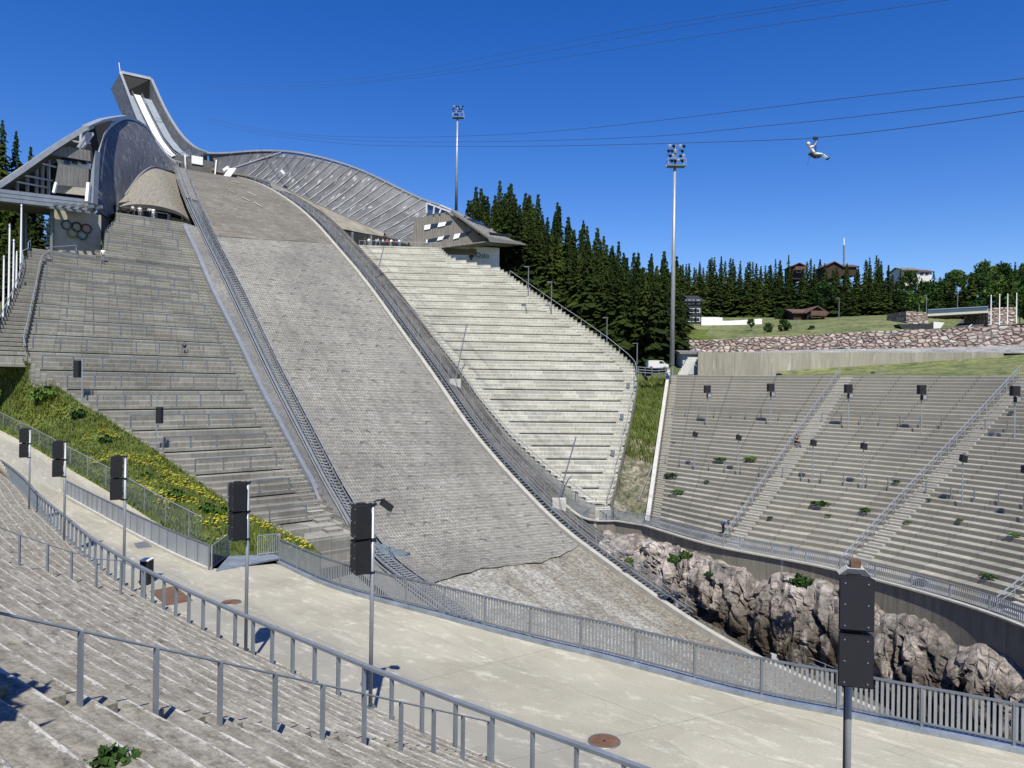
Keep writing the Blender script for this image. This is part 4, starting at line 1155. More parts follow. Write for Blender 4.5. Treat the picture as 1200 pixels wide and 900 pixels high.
for p in f2:
    g = MB(); g.bar(Vector((p.x, p.y, terr_z(p.x, p.y) - .05)), p, 0.06); g.build('post', 'rail_blue', fr)
# near stair blocks beside the aisle rail
mb = MB()
for r in range(NF - 1):
    zt = KZ + RISE * r
    # position on the aisle line where the terraces have this level
    for k in range(200):
        q = NRAIL[0] + (NRAIL[-1] - NRAIL[0]) * (k / 199); 
        if terr_z(q.x, q.y) <= zt + 0.01: break
    c0 = Vector((q.x, q.y, zt)) + tside * -0.75 + tdir * 0.16
    if q.y > 7.4: mb.box(c0 + Vector((0, 0, RISE / 4)), (0.3, 1.2, RISE / 2), (tdir, tside, Vector((0, 0, 1))))
mb.build('aisle_steps', 'terrace', FT)
# weeds in the near steps
# ================================================================== loudspeaker masts on the walkway
def make_mast(lamp):
    r_ = proto('speaker_mast', '', 'loudspeaker mast')
    g = MB(); g.tube([(0, 0, 0), (0, 0, 5.45)], 0.055, 12); g.build('pole', 'galv', r_, True)
    g = MB(); g.box((0, 0, 0.012), (0.26, 0.26, 0.024)); 
    for sx in (-.09, .09):
        for sy in (-.09, .09): g.tube([(sx, sy, 0.02), (sx, sy, 0.06)], 0.014, 6)
    g.build('base_plate', 'galv_dk', r_)
    g = MB(); g.tube([(.065, .02, .1), (.065, .02, 3.5), (.03, .1, 3.9), (.0, .14, 4.2)], .013, 5); g.tube([(.065, .02, 3.3), (.09, .03, 4.7), (.02, .13, 5.0)], .012, 5); g.build('signal_cable', 'black', r_)
    for z0 in (3.62, 4.55):
        # cabinet: trapezoid plan, slight tilt
        w0, w1, d_, h = 0.26, 0.17, 0.40, 0.86
        b = MB(); cx = -0.02; y0 = 0.12
        pl = [(-w0 + cx, y0 + d_), (w0 + cx, y0 + d_), (w1 + cx, y0), (-w1 + cx, y0)]
        b.prism([(x, y, z0) for x, y in pl], (0, 0, h)); b.prism([(-.1, y0 + .1, z0 + h), (.1, y0 + .1, z0 + h), (.1, y0 + .3, z0 + h), (-.1, y0 + .3, z0 + h)], (0, 0, .05)); c = b.build('loudspeaker', 'black', r_)
        gr = MB(); gr.box((cx, y0 + d_ + 0.012, z0 + h / 2), (2 * w0 - 0.03, 0.02, h - 0.04)); gr.build('grille', 'grille', c)
        bk = MB(); bk.box((cx, y0 - 0.008, z0 + h / 2), (2 * w1 - 0.02, 0.014, h - 0.06)); bk.build('back_panel', 'grille', c)
        bo = MB()
        for sx in (-.1, .1):
            for q in (0.08, 0.43, 0.78): bo.tube([(cx + sx * 1.7, y0 + d_ + 0.022, z0 + q), (cx + sx * 1.7, y0 + d_ + 0.034, z0 + q)], 0.012, 6)
        bo.build('bolts', 'galv', c)
        k = MB(); k.box((cx, 0.08, z0 + h + 0.0), (0.10, 0.2, 0.05)); k.box((0, 0.0, z0 + h), (0.15, 0.15, 0.07)); k.build('clamp', 'black', r_)
    k = MB(); k.box((0, 0.05, 3.6), (0.12, 0.22, 0.06)); k.build('clamp', 'black', r_)
    if lamp:
        a = MB(); a.tube([(0, 0, 5.45), (0.0, -0.08, 5.5), (0.0, -0.32, 5.52)], 0.025, 6); a.build('arm', 'black', r_)
        l = MB(); l.prism([(-.1, -.28, 5.54), (.1, -.28, 5.54), (.13, -.54, 5.34), (-.13, -.54, 5.34)], (0, 0.08, -0.16)); l.build('floodlight', 'black', r_)
    return r_
def ground_face(p, target):
    return math.atan2(target[1] - p[1], target[0] - p[0]) - math.pi / 2
MM = Maker(make_mast(False)); ML = Maker(make_mast(True))
grp = 'loudspeaker masts along the walkway'
mp = [(34, 603, 'farthest walkway mast, with two small dark loudspeakers, near the left frame edge'),
      (75, 641, 'second farthest walkway loudspeaker mast, in front of the sheet fence end'),
      (145, 686, 'walkway loudspeaker mast before the yellow flowers, third from the left')]
for x, y, lab in mp:
    p = onZ(x, y, KZ); MM.at(p, math.radians(112), .93, lab, grp)
p = onZ(288, 764, KZ); MM.at(p, math.radians(128), .93, 'loudspeaker mast by the fence gap, rising from beside the round rusty cover', grp)
p = onZ(434, 829, KZ); ML.at(p, math.radians(118), .93, 'tall central loudspeaker mast with a small floodlight on its top arm', grp)
p = P(993, 900, 12.6); o = MM.at((p.x, p.y, 0.42), math.radians(165), 1, 'nearest loudspeaker mast at right, its two black cabinets hiding the upper pole', grp)
o.scale = (1.0, 1, 0.96)
g = MB(); g.prism([(-.26, .12, 5.42), (.22, .12, 5.42), (.1, .2, 5.55), (-.14, .2, 5.55)], (0, .26, 0)); g.build('top_cap', 'block', o); g = MB(); g.box((-.02, .33, 5.61), (.15, .15, .12)); g.build('top_bracket', 'rust', o)
# black boxes at foot of mast 3
bx_ = onZ(148, 686, 0)
eq = empty('equipment_case', bx_, 'upright black equipment case standing beside the walkway behind the ring railing', 'case')
g = MB(); g.box(bx_ + Vector((0.7, 0.3, 0.5)), (0.35, 0.5, 1.0)); g.build('body', 'black', eq); g = MB(); g.box(bx_ + Vector((0.7, 0.3, 1.02)), (0.39, 0.54, 0.04)); g.build('lid', 'white', eq)

# bowl speaker masts
def make_bowl_mast():
    r_ = proto('bowl_speaker_mast', '', 'loudspeaker mast')
    g = MB(); g.tube([(0, 0, 0), (0, 0, 4.8)], 0.06, 8); g.build('pole', 'galv', r_)
    g = MB(); g.box((-0.1, -0.1, 4.5), (0.75, 0.5, 0.95)); g.build('loudspeaker', 'black', r_)
    g = MB(); g.box((0.12, -0.15, 3.7), (0.5, 0.4, 0.55)); g.build('loudspeaker', 'black', r_)
    g = MB(); g.box((0.12, -0.36, 3.7), (0.4, 0.02, 0.45)); g.build('grille', 'galv', r_)
    return r_
def make_small_mast():
    r_ = proto('bowl_speaker_mast', '', 'loudspeaker mast')
    g = MB(); g.tube([(0, 0, 0), (0, 0, 4.6)], 0.05, 8); g.build('pole', 'galv', r_)
    g = MB(); g.prism([(-.28, -.3, 3.9), (.2, -.3, 3.75), (.28, -.3, 4.35), (-.2, -.3, 4.5)], (0, .45, 0)); g.build('loudspeaker', 'black', r_)
    g = MB(); g.bar((0, 0, 4.55), (0.0, -0.35, 4.6), 0.06); g.build('bracket', 'galv_dk', r_)
    return r_
def bowl_foot(px, py):
    """bowl surface point seen at a pixel (search)"""
    best = None
    for x in np.linspace(0, 55, 111):
        for h in np.linspace(0.02, 0.98, 49):
            p = bowl_u(x, h); q = pix(p); d = (q[0] - px) ** 2 + (q[1] - py) ** 2
            if best is None or d < best[0]: best = (d, p)
    return best[1]
BM = Maker(make_bowl_mast()); BS = Maker(make_small_mast())
up = [(829,497,'leftmost of the five tall masts on the upper bowl terraces'),(903,499,'tall mast on the upper bowl, left of the first long handrail'),(991,503,'tall mast on the upper bowl just right of the first long handrail'),(1078,506,'tall mast on the upper bowl left of the second long handrail'),(1190,512,'tall mast on the upper bowl beside the right frame edge')]
lo = [(814,548,'leftmost small mast on the middle bowl terraces'),(864,553,'small mast on the middle bowl above a green weed'),(951,566,'small mast on the middle bowl right of the first long handrail'),(1010,573,'small mast halfway between the two long bowl handrails'),(1129,594,'small mast right of the second long bowl handrail'),(1200,606,'small mast cut by the right frame edge in the bowl')]
for x, y, lab in up: BM.at(bowl_foot(x, y), 0.15, 1.0, lab, 'speaker masts on the bowl terraces')
for x, y, lab in lo: BS.at(bowl_foot(x, y), 0.15, 0.95, lab, 'speaker masts on the bowl terraces')
# masts on the left grandstand
def stand_foot(rows, px, py):
    best = None
    for A, B in rows:
        for t in np.linspace(0, 1, 60):
            p = A.lerp(B, t); q = pix(p); d = (q[0] - px) ** 2 + (q[1] - py) ** 2
            if best is None or d < best[0]: best = (d, p)
    return best[1]
def mast2(px, pb, pt, st_, sb, lab):
    b = stand_foot(LROWS, px, pb); Y = b.y; H = (pb - pt) / F * Y
    r_ = empty('stand_speaker_mast', b, lab, 'loudspeaker mast', 'speaker masts on the left grandstand')
    g = MB(); g.tube([b - Vector((0, 0, .3)), b + Vector((0, 0, H))], 0.06, 8); g.build('pole', 'galv', r_)
    z0 = b.z + (pb - sb) / F * Y; z1 = b.z + (pb - st_) / F * Y
    g = MB(); g.box((b.x - 0.35 + 0.7 * (px > 150), b.y - .2, (z0 + z1) / 2), (0.45, 0.5, z1 - z0)); g.build('loudspeaker', 'black', r_)
mast2(90, 483, 434, 436, 456, 'left mast among the lower rows of the left grandstand, with one tall loudspeaker')
mast2(176, 540, 476, 491, 510, 'right mast standing near the grass edge of the left grandstand')
# ================================================================== floodlight towers
def flood(px, pyb, pyt, Y, lab, lamps, headw, headh):
    b = P(px, pyb, Y); t = P(px, pyt, Y); t = Vector((b.x, b.y, t.z))
    r_ = empty('floodlight_tower', b, lab, 'floodlight tower', 'floodlight towers'); g = MB(); n = 14
    k_ = headw / 16 * Y * .82; g.tube([b, b.lerp(t, .5), t], [0.0038 * k_, 0.0030 * k_, 0.0023 * k_], 14); g.build('pole', 'galv', r_, True)
    pf = MB(); w = headw * Y / F; h = headh * Y / F
    pf.box(t + Vector((0.1 * w, 0, 0)), (w * 1.3, 1.4, 0.12)); pf.build('platform', 'galv_dk', r_)
    rl = MB()
    for sy in (-.7, .7): rl.bar(t + Vector((-w * .55, sy, 1.0)), t + Vector((w * .75, sy, 1.0)), .06); rl.bar(t + Vector((w * .75, sy, 0)), t + Vector((w * .75, sy, 1.0)), .06); rl.bar(t + Vector((-w * .55, sy, 0)), t + Vector((-w * .55, sy, 1.0)), .06)
    rl.build('guard_rail', 'galv', r_)
    fr_ = MB(); 
    for i in range(4): fr_.bar(t + Vector((-w * .6, 0, h * (0.3 + .23 * i))), t + Vector((w * .5, 0, h * (0.3 + .23 * i))), .1)
    fr_.bar(t, t + Vector((0, 0, h)), .22); fr_.build('lamp_frame', 'galv_dk', r_)
    k = 0
    for i in range(4):
        for j in range(5):
            if (i, j) in lamps: continue
            c0 = t + Vector((-w * .5 + w * 1.0 * j / 4 + (.12 * w if i % 2 else 0), -0.35, h * (0.22 + .23 * i))); rr = h * 0.068
            l = MB(); l.tube([c0 + Vector((0, .45, rr * .4)), c0 + Vector((0, .15, 0.1)), c0 + Vector((0, -.1, -.05))], [rr * .5, rr, rr * 1.05], 10); o_ = l.build('lamp', 'black' if (i * 2 + j) % 3 else 'lens', r_)
flood(787.5, 428, 195, 112, 'thick grey floodlight tower standing between the two right grandstands', {(0, 0), (3, 2), (2, 3), (1, 2)}, 16, 25)
flood(534.5, 250, 138, 175, 'slimmer floodlight tower rising behind the right pavilion roof', {(0, 4), (3, 3), (2, 1)}, 10, 14)
# antennas on nearer tower
b = P(788, 250, 112)
# ================================================================== ski jump tower
JT = empty('ski_jump_tower', hill(-20, 0, ZLIP - 30), 'tall grey ski jump tower with white inrun track enclosed by steel screens', 'ski jump')
LW = [(141,85),(151,111.5),(161.5,139),(172,160),(184,175),(198,186),(212,191)]
LWB = [(130,104),(144,137),(158,180)]
tL, tR = -4.05, 4.05
top = [onT(x, y, tL) for x, y in LW]; bot = [onT(x, y, tL) for x, y in LWB]
th_ = 0.5
def wallprism(tops, bots, off, nm, mat):
    mb = MB(); A = tops; B = bots; vo = Vector((RH.x * off, RH.y * off, 0)); ca = cum([Vector(p) for p in A])
    n = len(A)
    for (o1) in (Vector((0, 0, 0)), vo):
        mb.grid([[B[i] + o1 for i in range(n)], [A[i] + o1 for i in range(n)]], [[(ca[i], 0) for i in range(n)], [(ca[i], (A[i] - B[i]).length) for i in range(n)]])
    mb.grid([[A[i] for i in range(n)], [A[i] + vo for i in range(n)]]); mb.grid([[B[i] for i in range(n)], [B[i] + vo for i in range(n)]])
    mb.quad(A[0], B[0], B[0] + vo, A[0] + vo); mb.quad(A[-1], B[-1], B[-1] + vo, A[-1] + vo)
    return mb.build(nm, mat, JT)
A = interp_poly(top, 30)
# bottom edge: sweep from the rear lower corner down to the knoll
bl_ = [bot[0], bot[1]]; s_end = sof(top[-1])
bb = interp_poly([bot[0], bot[1], hill(sof(top[2]) - 1, tL, bot[1].z - 14), hill(sof(top[4]), tL, top[4].z - 16), hill(s_end, tL, top[-1].z - 8)], 30)
wallprism(A, bb, th_, 'side_wall', 'screen_dark')
RW = [(177.5,93),(193,127),(210,155),(227,172),(243,179)]
A2 = interp_poly([onT(x, y, tR) for x, y in RW], 30)
TRK = [(154,104),(169,137),(182,163),(193,177.5),(207,188)]
tt = [onT(x, y, -0.6) for x, y in TRK]
def trackz(s):
    S = [sof(p) for p in tt]; Z = [p.z for p in tt]
    if s < S[0]: return Z[0] + (S[0] - s) * (Z[0] - Z[1]) / (S[1] - S[0])
    if s > S[-1]: return Z[-1] - (s - S[-1]) * 0.16
    return float(np.interp(s, S, Z))
B2 = [hill(sof(p), tR, trackz(sof(p)) - 1.5) for p in A2]
wallprism(A2, B2, -th_, 'side_wall', 'screen')
# light edge profile along wall tops
for AA, off in ((A, tL), (A2, tR)):
    g = MB()
    for a, b in zip(AA, AA[1:]): g.bar(a + Vector((0, 0, .1)), b + Vector((0, 0, .1)), 0.7, 0.35)
    g.build('edge_profile', 'edge', JT)
s_top = sof(A[0]); sT = sof(tt[0])
# floor pieces
def floor(t0, t1, s0, s1, nm, mat, dz=0.0, n=40):
    mb = MB(); rows = []; U = []
    for i in range(n + 1):
        s = lerp(s0, s1, i / n); rows.append([hill(s, t0, trackz(s) + dz), hill(s, t1, trackz(s) + dz)]); U.append([(s, 0), (s, t1 - t0)])
    mb.grid(rows, U); return mb.build(nm, mat, JT, True)
LIPS = -6.0
floor(-4.0, 4.0, s_top, LIPS, 'tower_floor', 'track_grey', -0.6)
floor(-0.7, 1.2, sT, LIPS - 2.5, 'inrun_track', 'track', 0.05)
floor(1.5, 3.95, sT + 10, LIPS, 'service_floor', 'track_grey', 1.0)
g = MB()
for t0, h in ((-.9, .6), (1.35, .5), (1.6, 1.0), (-1.2, 1.1)):
    g.tube([hill(lerp(sT, LIPS, i / 30), t0, trackz(lerp(sT, LIPS, i / 30)) + h) for i in range(31)], 0.06, 5)
for i in range(46):
    s = lerp(sT, LIPS, i / 45)
    for t0 in (1.6, -1.2): g.bar(hill(s, t0, trackz(s) - .3), hill(s, t0, trackz(s) + 1.0), 0.06)
g.build('track_railing', 'galv', JT)
# intermediate gantry
s = lerp(sT, LIPS, .33); g = MB(); z = trackz(s)
g.bar(hill(s, 1.6, z + .9), hill(s, 3.9, z + .9), .3); g.bar(hill(s + .8, 1.6, z + .4), hill(s + .8, 3.9, z + .4), .25); g.bar(hill(s, 1.6, z + 1.7), hill(s, 3.9, z + 1.7), .12); g.build('coach_platform', 'galv_dk', JT)
# underside and top frame
mb = MB(); mb.grid([[p for p in bb], [p + Vector((RH.x, RH.y, 0)) * (tR - tL) for p in bb]]); mb.build('underside', 'screen', JT)
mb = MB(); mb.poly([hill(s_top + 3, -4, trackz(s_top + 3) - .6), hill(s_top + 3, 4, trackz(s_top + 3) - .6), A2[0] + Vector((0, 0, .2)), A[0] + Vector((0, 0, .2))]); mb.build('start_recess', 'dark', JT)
mb = MB(); dR = Vector((RH.x, RH.y, 0)) * (tR - tL)
T0 = A[0]; T1 = A2[0]
mb.prism([bot[0], T0, T1, bot[0] + dR + Vector((0, 0, T1.z - T0.z))], Vector((-DH.x * .4, -DH.y * .4, 0))); mb.build('rear_wall', 'screen_dark', JT)
g = MB(); g.bar(T0 + Vector((0, 0, .1)), T1 + Vector((0, 0, .1)), 1.0, .8); g.build('top_frame', 'edge', JT)
# roof slab over start area and start cabin
mb = MB(); e0 = hill(s_top + 2.2, tL, trackz(s_top) + 5.2)
def tz(s, t, dz): return hill(s, t, trackz(s) + dz)
cab = MB(); cab.prism([tz(sT - 3, -2.6, .2), tz(sT - 3, .9, .2), tz(sT - 3, .9, 2.4), tz(sT - 3, -2.6, 2.4)], (DH.x * 2.2, DH.y * 2.2, -.8)); cb2 = cab.build('start_cabin', 'galv_lt', JT)
w_ = MB(); q = tz(sT - 3, -.9, 1.4) + Vector((DH.x * 2.25, DH.y * 2.25, -.8)); w_.box(q, (2.6, .08, .8), (Vector((RH.x, RH.y, 0)), Vector((DH.x, DH.y, 0)), Vector((0, 0, 1)))); w_.build('window', 'glass', cb2)
g = MB(); g.bar(tz(sT - 2, 1.4, .4), tz(sT - 2, 3.9, .4), .4); g.bar(tz(sT - 2, 1.4, 1.4), tz(sT - 2, 3.9, 1.4), .12); g.bar(tz(sT - 2, 2.4, .4), tz(sT - 2, 2.4, 2.0), .2); g.build('start_platform', 'galv', JT)
g = MB(); g.box(T0 + Vector((2, 3, -1.5)), (.1, .1, .1)); 
an = MB(); an.tube([T0, T0 + Vector((-.5, 0, 1.9 + 1.2))], 0.12, 6); an.build('antenna', 'white', JT)
# take-off table
g = MB(); a = hill(LIPS, -4.0, trackz(LIPS)); b = hill(LIPS, 4.0, trackz(LIPS))
g.prism([a - Vector((0, 0, 7)), b - Vector((0, 0, 7)), b - Vector((0, 0, .62)), a - Vector((0, 0, .62))], Vector((-DH.x * 3, -DH.y * 3, 0))); g.build('takeoff_base', 'riser', JT)
g = MB(); a = hill(LIPS + .1, -0.8, trackz(LIPS)); b = hill(LIPS + .1, 1.6, trackz(LIPS)); g.prism([a - Vector((0, 0, 1.9)), b - Vector((0, 0, 1.9)), b - Vector((0, 0, .1)), a - Vector((0, 0, .1))], Vector((DH.x * .15, DH.y * .15, 0))); g.build('takeoff_face', 'white', JT)
g = MB(); g.bar(hill(-3, 3.6, knoll(-3)), hill(-6, 4.6, trackz(-6) - .2), .3); g.build('takeoff_brace', 'truss', JT); g = MB(); g.bar(hill(-3, -2.6, knoll(-3)), hill(-6, -2.2, trackz(-6) - .2), .3); g.build('takeoff_brace', 'truss', JT)

# ================================================================== left wing
def strip3(px_pts): return [P(x, y, d) for x, y, d in px_pts]
C1 = interp_poly(strip3([(211,193,169),(197,184,171),(184,168,171),(172,151,168),(159,141.5,161),(146,138,151),(133,143,139),(121,155,127),(114,175,117.5),(110,200,111.5),(106,238,107)]), 46)
C2 = interp_poly(strip3([(214,203,164),(197,200,158),(180,196,150),(165,204,139),(152,221,127),(141,238,118.5),(134,262,115),(129,285,112),(126,303,108),(121,290,107),(114,262,106.5)]), 46)
LWg = empty('left_screen_wing', C2[22], 'dark curved steel screen wing sweeping left from the ski jump tower', 'wind screen')
mb = MB(); rows = []; U = []
cc1 = cum(C1)
for j in range(13):
    t = j / 12; r = []; uu = []
    for i in range(46):
        p = C1[i].lerp(C2[i], t); bulge = math.sin(math.pi * t) * 1.4
        p = p + Vector((0.35, 0.9, 0)) * bulge; r.append(p); uu.append((cc1[i], t * (C1[i] - C2[i]).length))
    rows.append(r); U.append(uu)
mb.grid(rows, U)
# back skin
back = [[p + Vector((-0.5, 1.6, 0)) for p in r] for r in rows]
mb.grid(back, U); mb.grid([rows[0], back[0]]); mb.grid([rows[-1], back[-1]])
mb.build('screen', 'screen_dark', LWg, True)
g = MB()
for a, b in zip(C1, C1[1:]): g.bar(a, b, 0.8, 0.5)
g.build('edge_profile', 'edge', LWg)
g = MB()
for a, b in zip(C2[3:30], C2[4:30]): g.bar(a, b, 0.25, 0.3)
g.build('lower_edge', 'edge', LWg)
# knoll deck roofs
def patch(c_top, c_bot, nm, mat, lab, n=40, m=10, bulge=0.6):
    a = interp_poly(c_top, n); b = interp_poly(c_bot, n); mb = MB(); rows = []; U = []; ca = cum(a)
    for j in range(m + 1):
        t = j / m; rows.append([a[i].lerp(b[i], t) + Vector((0, -0.3, 1)) * (bulge * math.sin(math.pi * t)) for i in range(n)])
        U.append([(ca[i], t * (a[i] - b[i]).length) for i in range(n)])
    mb.grid(rows, U); low = [p + Vector((0.1, 0.5, -0.5)) for p in rows[-1]]
    mb.grid([rows[-1], low]); mb.grid([low, [p + Vector((-.6, 9, 0.6)) for p in low]])
    o = mb.build(nm, mat, None, True); return o
dk = patch(strip3([(139.5,241,118),(146,229,124),(155,215,131),(166,205,139),(180,197.5,149),(194,200,157),(204,203,162),(211,210,163)]),
           strip3([(140,242,116),(155,239.5,117),(168,239.5,118.5),(182,241,120),(196,244,121.5),(208,248,123.5),(219,255,126),(229,263,129)]), 'knoll_deck', 'deck', '')
tag(dk, 'tan arched concrete deck roof below the dark left screen wing', 'deck roof')
struct(ribbon(lambda s: left(0.2, 0.15)(s), lambda s: left(2.2, 0.35)(s), [-6 + i for i in range(48)], 'deck_margin', 'strip'))
# dark passage under the left deck
PG = empty('deck_passage', P(180, 258, 150), 'dark covered passage under the tan left deck roof', 'passage')
A0, B0 = LROWS[0]; dd_ = (B0 - A0).normalized(); nb = Vector((-dd_.y, dd_.x, 0)); nb = nb if nb.y > 0 else -nb
S_ = pix(A0)[0]
pa = stand_foot(LROWS[:3], 139, 249); pb_ = LROWS[0][1]
mb = MB(); a = Vector((pa.x, pa.y, A0.z)) + nb * 6.5 - dd_ * 1; b = Vector((pb_.x, pb_.y, A0.z)) + nb * 6.5 + dd_ * 4
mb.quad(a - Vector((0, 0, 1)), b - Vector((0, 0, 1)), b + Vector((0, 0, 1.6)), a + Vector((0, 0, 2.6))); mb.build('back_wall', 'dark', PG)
g = MB()
for k in range(1, 7):
    p = a.lerp(b, k / 7) - nb * 1.2; g.bar(p - Vector((0, 0, 1)), p + Vector((0, 0, 2.0)), 0.3)
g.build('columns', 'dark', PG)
row_rail(PG, Vector((pa.x, pa.y, A0.z)) + nb * .5, Vector((pb_.x, pb_.y, A0.z)) + nb * .5 - dd_ * 2, 1.05, 2.2, .03, 'galv_dk', 'railing')
def box_wall(name, mat, a, b, z0, z1, th, parent):
    d = (b - a); n = Vector((-d.y, d.x, 0)).normalized() * th; mb = MB()
    mb.prism([Vector((a.x, a.y, z0)), Vector((b.x, b.y, z0)), Vector((b.x, b.y, z1)), Vector((a.x, a.y, z1))], n); return mb.build(name, mat, parent)

# ================================================================== left pavilion
LP = empty('left_pavilion', P(80, 250, 100), 'angular steel and glass pavilion with concrete wall bearing five rings', 'pavilion')
def ly(x): return 95 + x * 0.082
def LQ(x, y, dd=0.0): return P(x, y, ly(x) + dd)
def band(pts, th, nm, mat, w=0.9):
    g = MB()
    for a, b in zip(pts, pts[1:]): g.bar(a, b, w, th)
    return g.build(nm, mat, LP)
roofl = [LQ(x, y) for x, y in [(-60,252),(-20,227),(0,216.5),(30,196),(60,175),(80,162),(100,150)]] + [P(118, 142, 119), P(133, 138.8, 137), P(146, 137, 150)]
band(roofl, 0.6, 'roof_edge', 'edge', 0.8)
# roof surface going back
mb = MB(); mb.grid([roofl[:6], [p + Vector((-2.5, 8, 1.2)) for p in roofl[:6]]]); mb.build('roof', 'roofing', LP)
lowb = [LQ(x, y) for x, y in [(-60,216),(0,224.5),(50,230.5),(106,237)]]
g = MB()
for a, b in zip(lowb, lowb[1:]):
    for k in range(3): g.bar(a - Vector((0, k * .05, k * .52)), b - Vector((0, k * .05, k * .52)), 1.2, 0.44)
g.build('floor_band', 'galv', LP)
# deck slab behind the band
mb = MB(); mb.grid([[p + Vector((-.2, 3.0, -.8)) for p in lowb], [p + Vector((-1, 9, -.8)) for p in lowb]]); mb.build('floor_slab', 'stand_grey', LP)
def pan(pts, mat, nm, dd=0.0, th=0.25):
    q = [LQ(x, y, dd) for x, y in pts]; mb = MB(); mb.prism(q, Vector((0, th, 0))); return mb.build(nm, mat, LP)
pan([(59,181),(75,171.5),(106,176.5),(106,189)], 'roofing', 'upper_panel', 0.3)
pan([(68,192),(104,198.5),(103,220),(64,216.5)], 'roofing', 'lower_panel', -0.4)
pan([(66,186.5),(106,191.5),(105,198),(68,193)], 'white', 'balcony_front', 1.6)
for x0 in (75, 84, 95):
    pan([(x0,187.8),(x0+6,188.5),(x0+6,192.5),(x0,191.7)], 'pane', 'window', 1.3)
pan([(62,216),(104,220),(103,229.5),(61,225)], 'block', 'lower_wall', 1.8)
pan([(2,216),(60,178),(60,226),(2,222)], 'glass', 'glass_wall', 6.0, .1)
pan([(56,180),(100,151.5),(118,144),(131,141),(121,157),(114,178),(111,200),(107,239),(112,247),(108,250),(56,240)], 'dark', 'rear_wall', 5.0, .1)
pan([(0,226),(56,232),(56,222),(0,219)], 'dark', 'rear_wall', 4.0, .1)
g = MB()
for x, y0, y1 in [(20,205,226),(32,197,227),(43,189,228),(50,184,228),(8,214,224),(57,181,229),(80,160,172),(95,152,175)]: g.bar(LQ(x, y0, 3), LQ(x, y1, 3), .3)
for (x0, y0, x1, y1) in [(25,205,62,212),(46,191,66,196),(14,212,56,220),(80,165,106,168)]: g.bar(LQ(x0, y0, 2.4), LQ(x1, y1, 2.4), .22)
g.build('frame_posts', 'truss', LP)
g = MB()
for k in range(9): 
    x, y = lerp(92, 104, k / 8), lerp(172, 156, k / 8); g.bar(LQ(x, y, 1.5), LQ(x + 5, y + .5, 1.5), .3, .2)
g.bar(LQ(91, 173, 1.4), LQ(103, 155, 1.4), .25); g.bar(LQ(97, 174, 1.4), LQ(109, 157, 1.4), .25); g.build('stair', 'truss', LP)
pan([(104,238),(107,200),(112,176),(110.5,200),(109,238)], 'edge', 'end_frame', -1.0, 1.2)
g = MB(); g.bar(LQ(104, 214, -1.2), LQ(102, 236, -1.2), .4); g.build('corner_post', 'white', LP); g = MB(); g.bar(LQ(66, 214, -.6), LQ(63, 226, -.6), .3); g.build('corner_post', 'white', LP)
# concrete wall with rings
wa, wb = P(64, 300, 102), P(118, 300, 106.5)
box_wall('concrete_wall', 'kerb', wa, wb, P(64, 302, 102).z - 2, P(64, 243, 102).z, 0.6, LP)
RG5 = empty('ring_emblem', P(90, 268, 101), 'five interlocked coloured rings mounted on the concrete pavilion wall', 'emblem')
wdir = (wb - wa); wdir.z = 0; wdir.normalize(); wn = Vector((wdir.y, -wdir.x, 0))
for x, y, mt in [(78,263.5,'ring_blue'),(90,266,'ring_black'),(101.5,268,'ring_red'),(84.8,273,'ring_yellow'),(96.3,275.3,'ring_green')]:
    c0 = P(x, y, 127.8 + (x - 64) * 0.0478); rr = 0.6; g = MB()
    u_, v_ = ray(x, y)
    # put centre on the wall plane
    t_ = (wa - Vector((0, 0, 0))).dot(wn) / Vector((u_, 1, 0)).dot(wn) - 0.2
    c0 = P(x, y, t_)
    g.tube([c0 + wdir * (math.cos(k * 6.2832 / 24) * rr) + Vector((0, 0, math.sin(k * 6.2832 / 24) * rr)) for k in range(25)], 0.105, 6, False); g.build('ring', mt, RG5, True)
# overhanging beams casting the slanted shadows
g = MB()
for k in range(6):
    a = P(54 + k * 10, 243.5 + k * .7, 101.6 + k * .8) ; g.bar(a + Vector((0, .2, 0.1)), a + Vector((3.6, -3.4, -.2)), .28, .4)
g.bar(P(58, 243, 99), P(112, 250, 103), .3, .3)
g.build('soffit_beams', 'galv_dk', LP)
pan([(28,240),(50,237),(52,246),(28,246)], 'galv_lt', 'soffit_panel', 6, .2)
for x_, y_, d_, w_ in ((26, 243, 102, .45), (31, 243, 103, .22), (61, 245, 101, .35)):
    g = MB(); g.bar(P(x_, y_, d_), P(x_, 302, d_), w_); g.build('column', 'galv_dk', LP)
g = MB()
for k in range(8): g.bar(P(52 + (k % 2) * 2, 258 + k * 4.6, 104), P(60, 259 + k * 4.6, 104.5), .4, .2)
g.build('rear_stair', 'galv_lt', LP)
g = MB(); g.bar(P(0, 228, 98.5), P(23, 245, 102), .25); g.build('brace', 'galv_dk', LP)

# ================================================================== right wing
R1 = interp_poly(strip3([(244,179.5,177),(256,180,176),(270,179.5,175),(295,177.5,172),(320,177,170),(345,178.5,167),(370,183,165),(395,189.5,163),(420,198,161),(445,209,159),(470,221.5,157),(495,233,155),(520,242,153),(545,254,151)]), 60)
R2 = interp_poly(strip3([(244,196,176),(256,201,174),(270,203,171),(290,206,168),(312,212,165),(331,220,162),(352,230,159),(375,241,156.5),(400,252,154),(425,263,151),(449,274.5,149),(468,282,147.5),(484,287,146.5),(500,288,146)]), 60)
RWg = empty('right_screen_wing', R2[50], 'long curved see-through steel screen wing with diagonal struts right of the jump', 'wind screen')
mb = MB(); rows = []; U = []; cr = cum(R1)
for j in range(9):
    t = j / 8; rows.append([R1[i].lerp(R2[i], t) + Vector((0.1, 1.0, 0)) * (.5 * math.sin(math.pi * t)) for i in range(60)]); U.append([(cr[i], t * (R1[i] - R2[i]).length) for i in range(60)])
K = 16
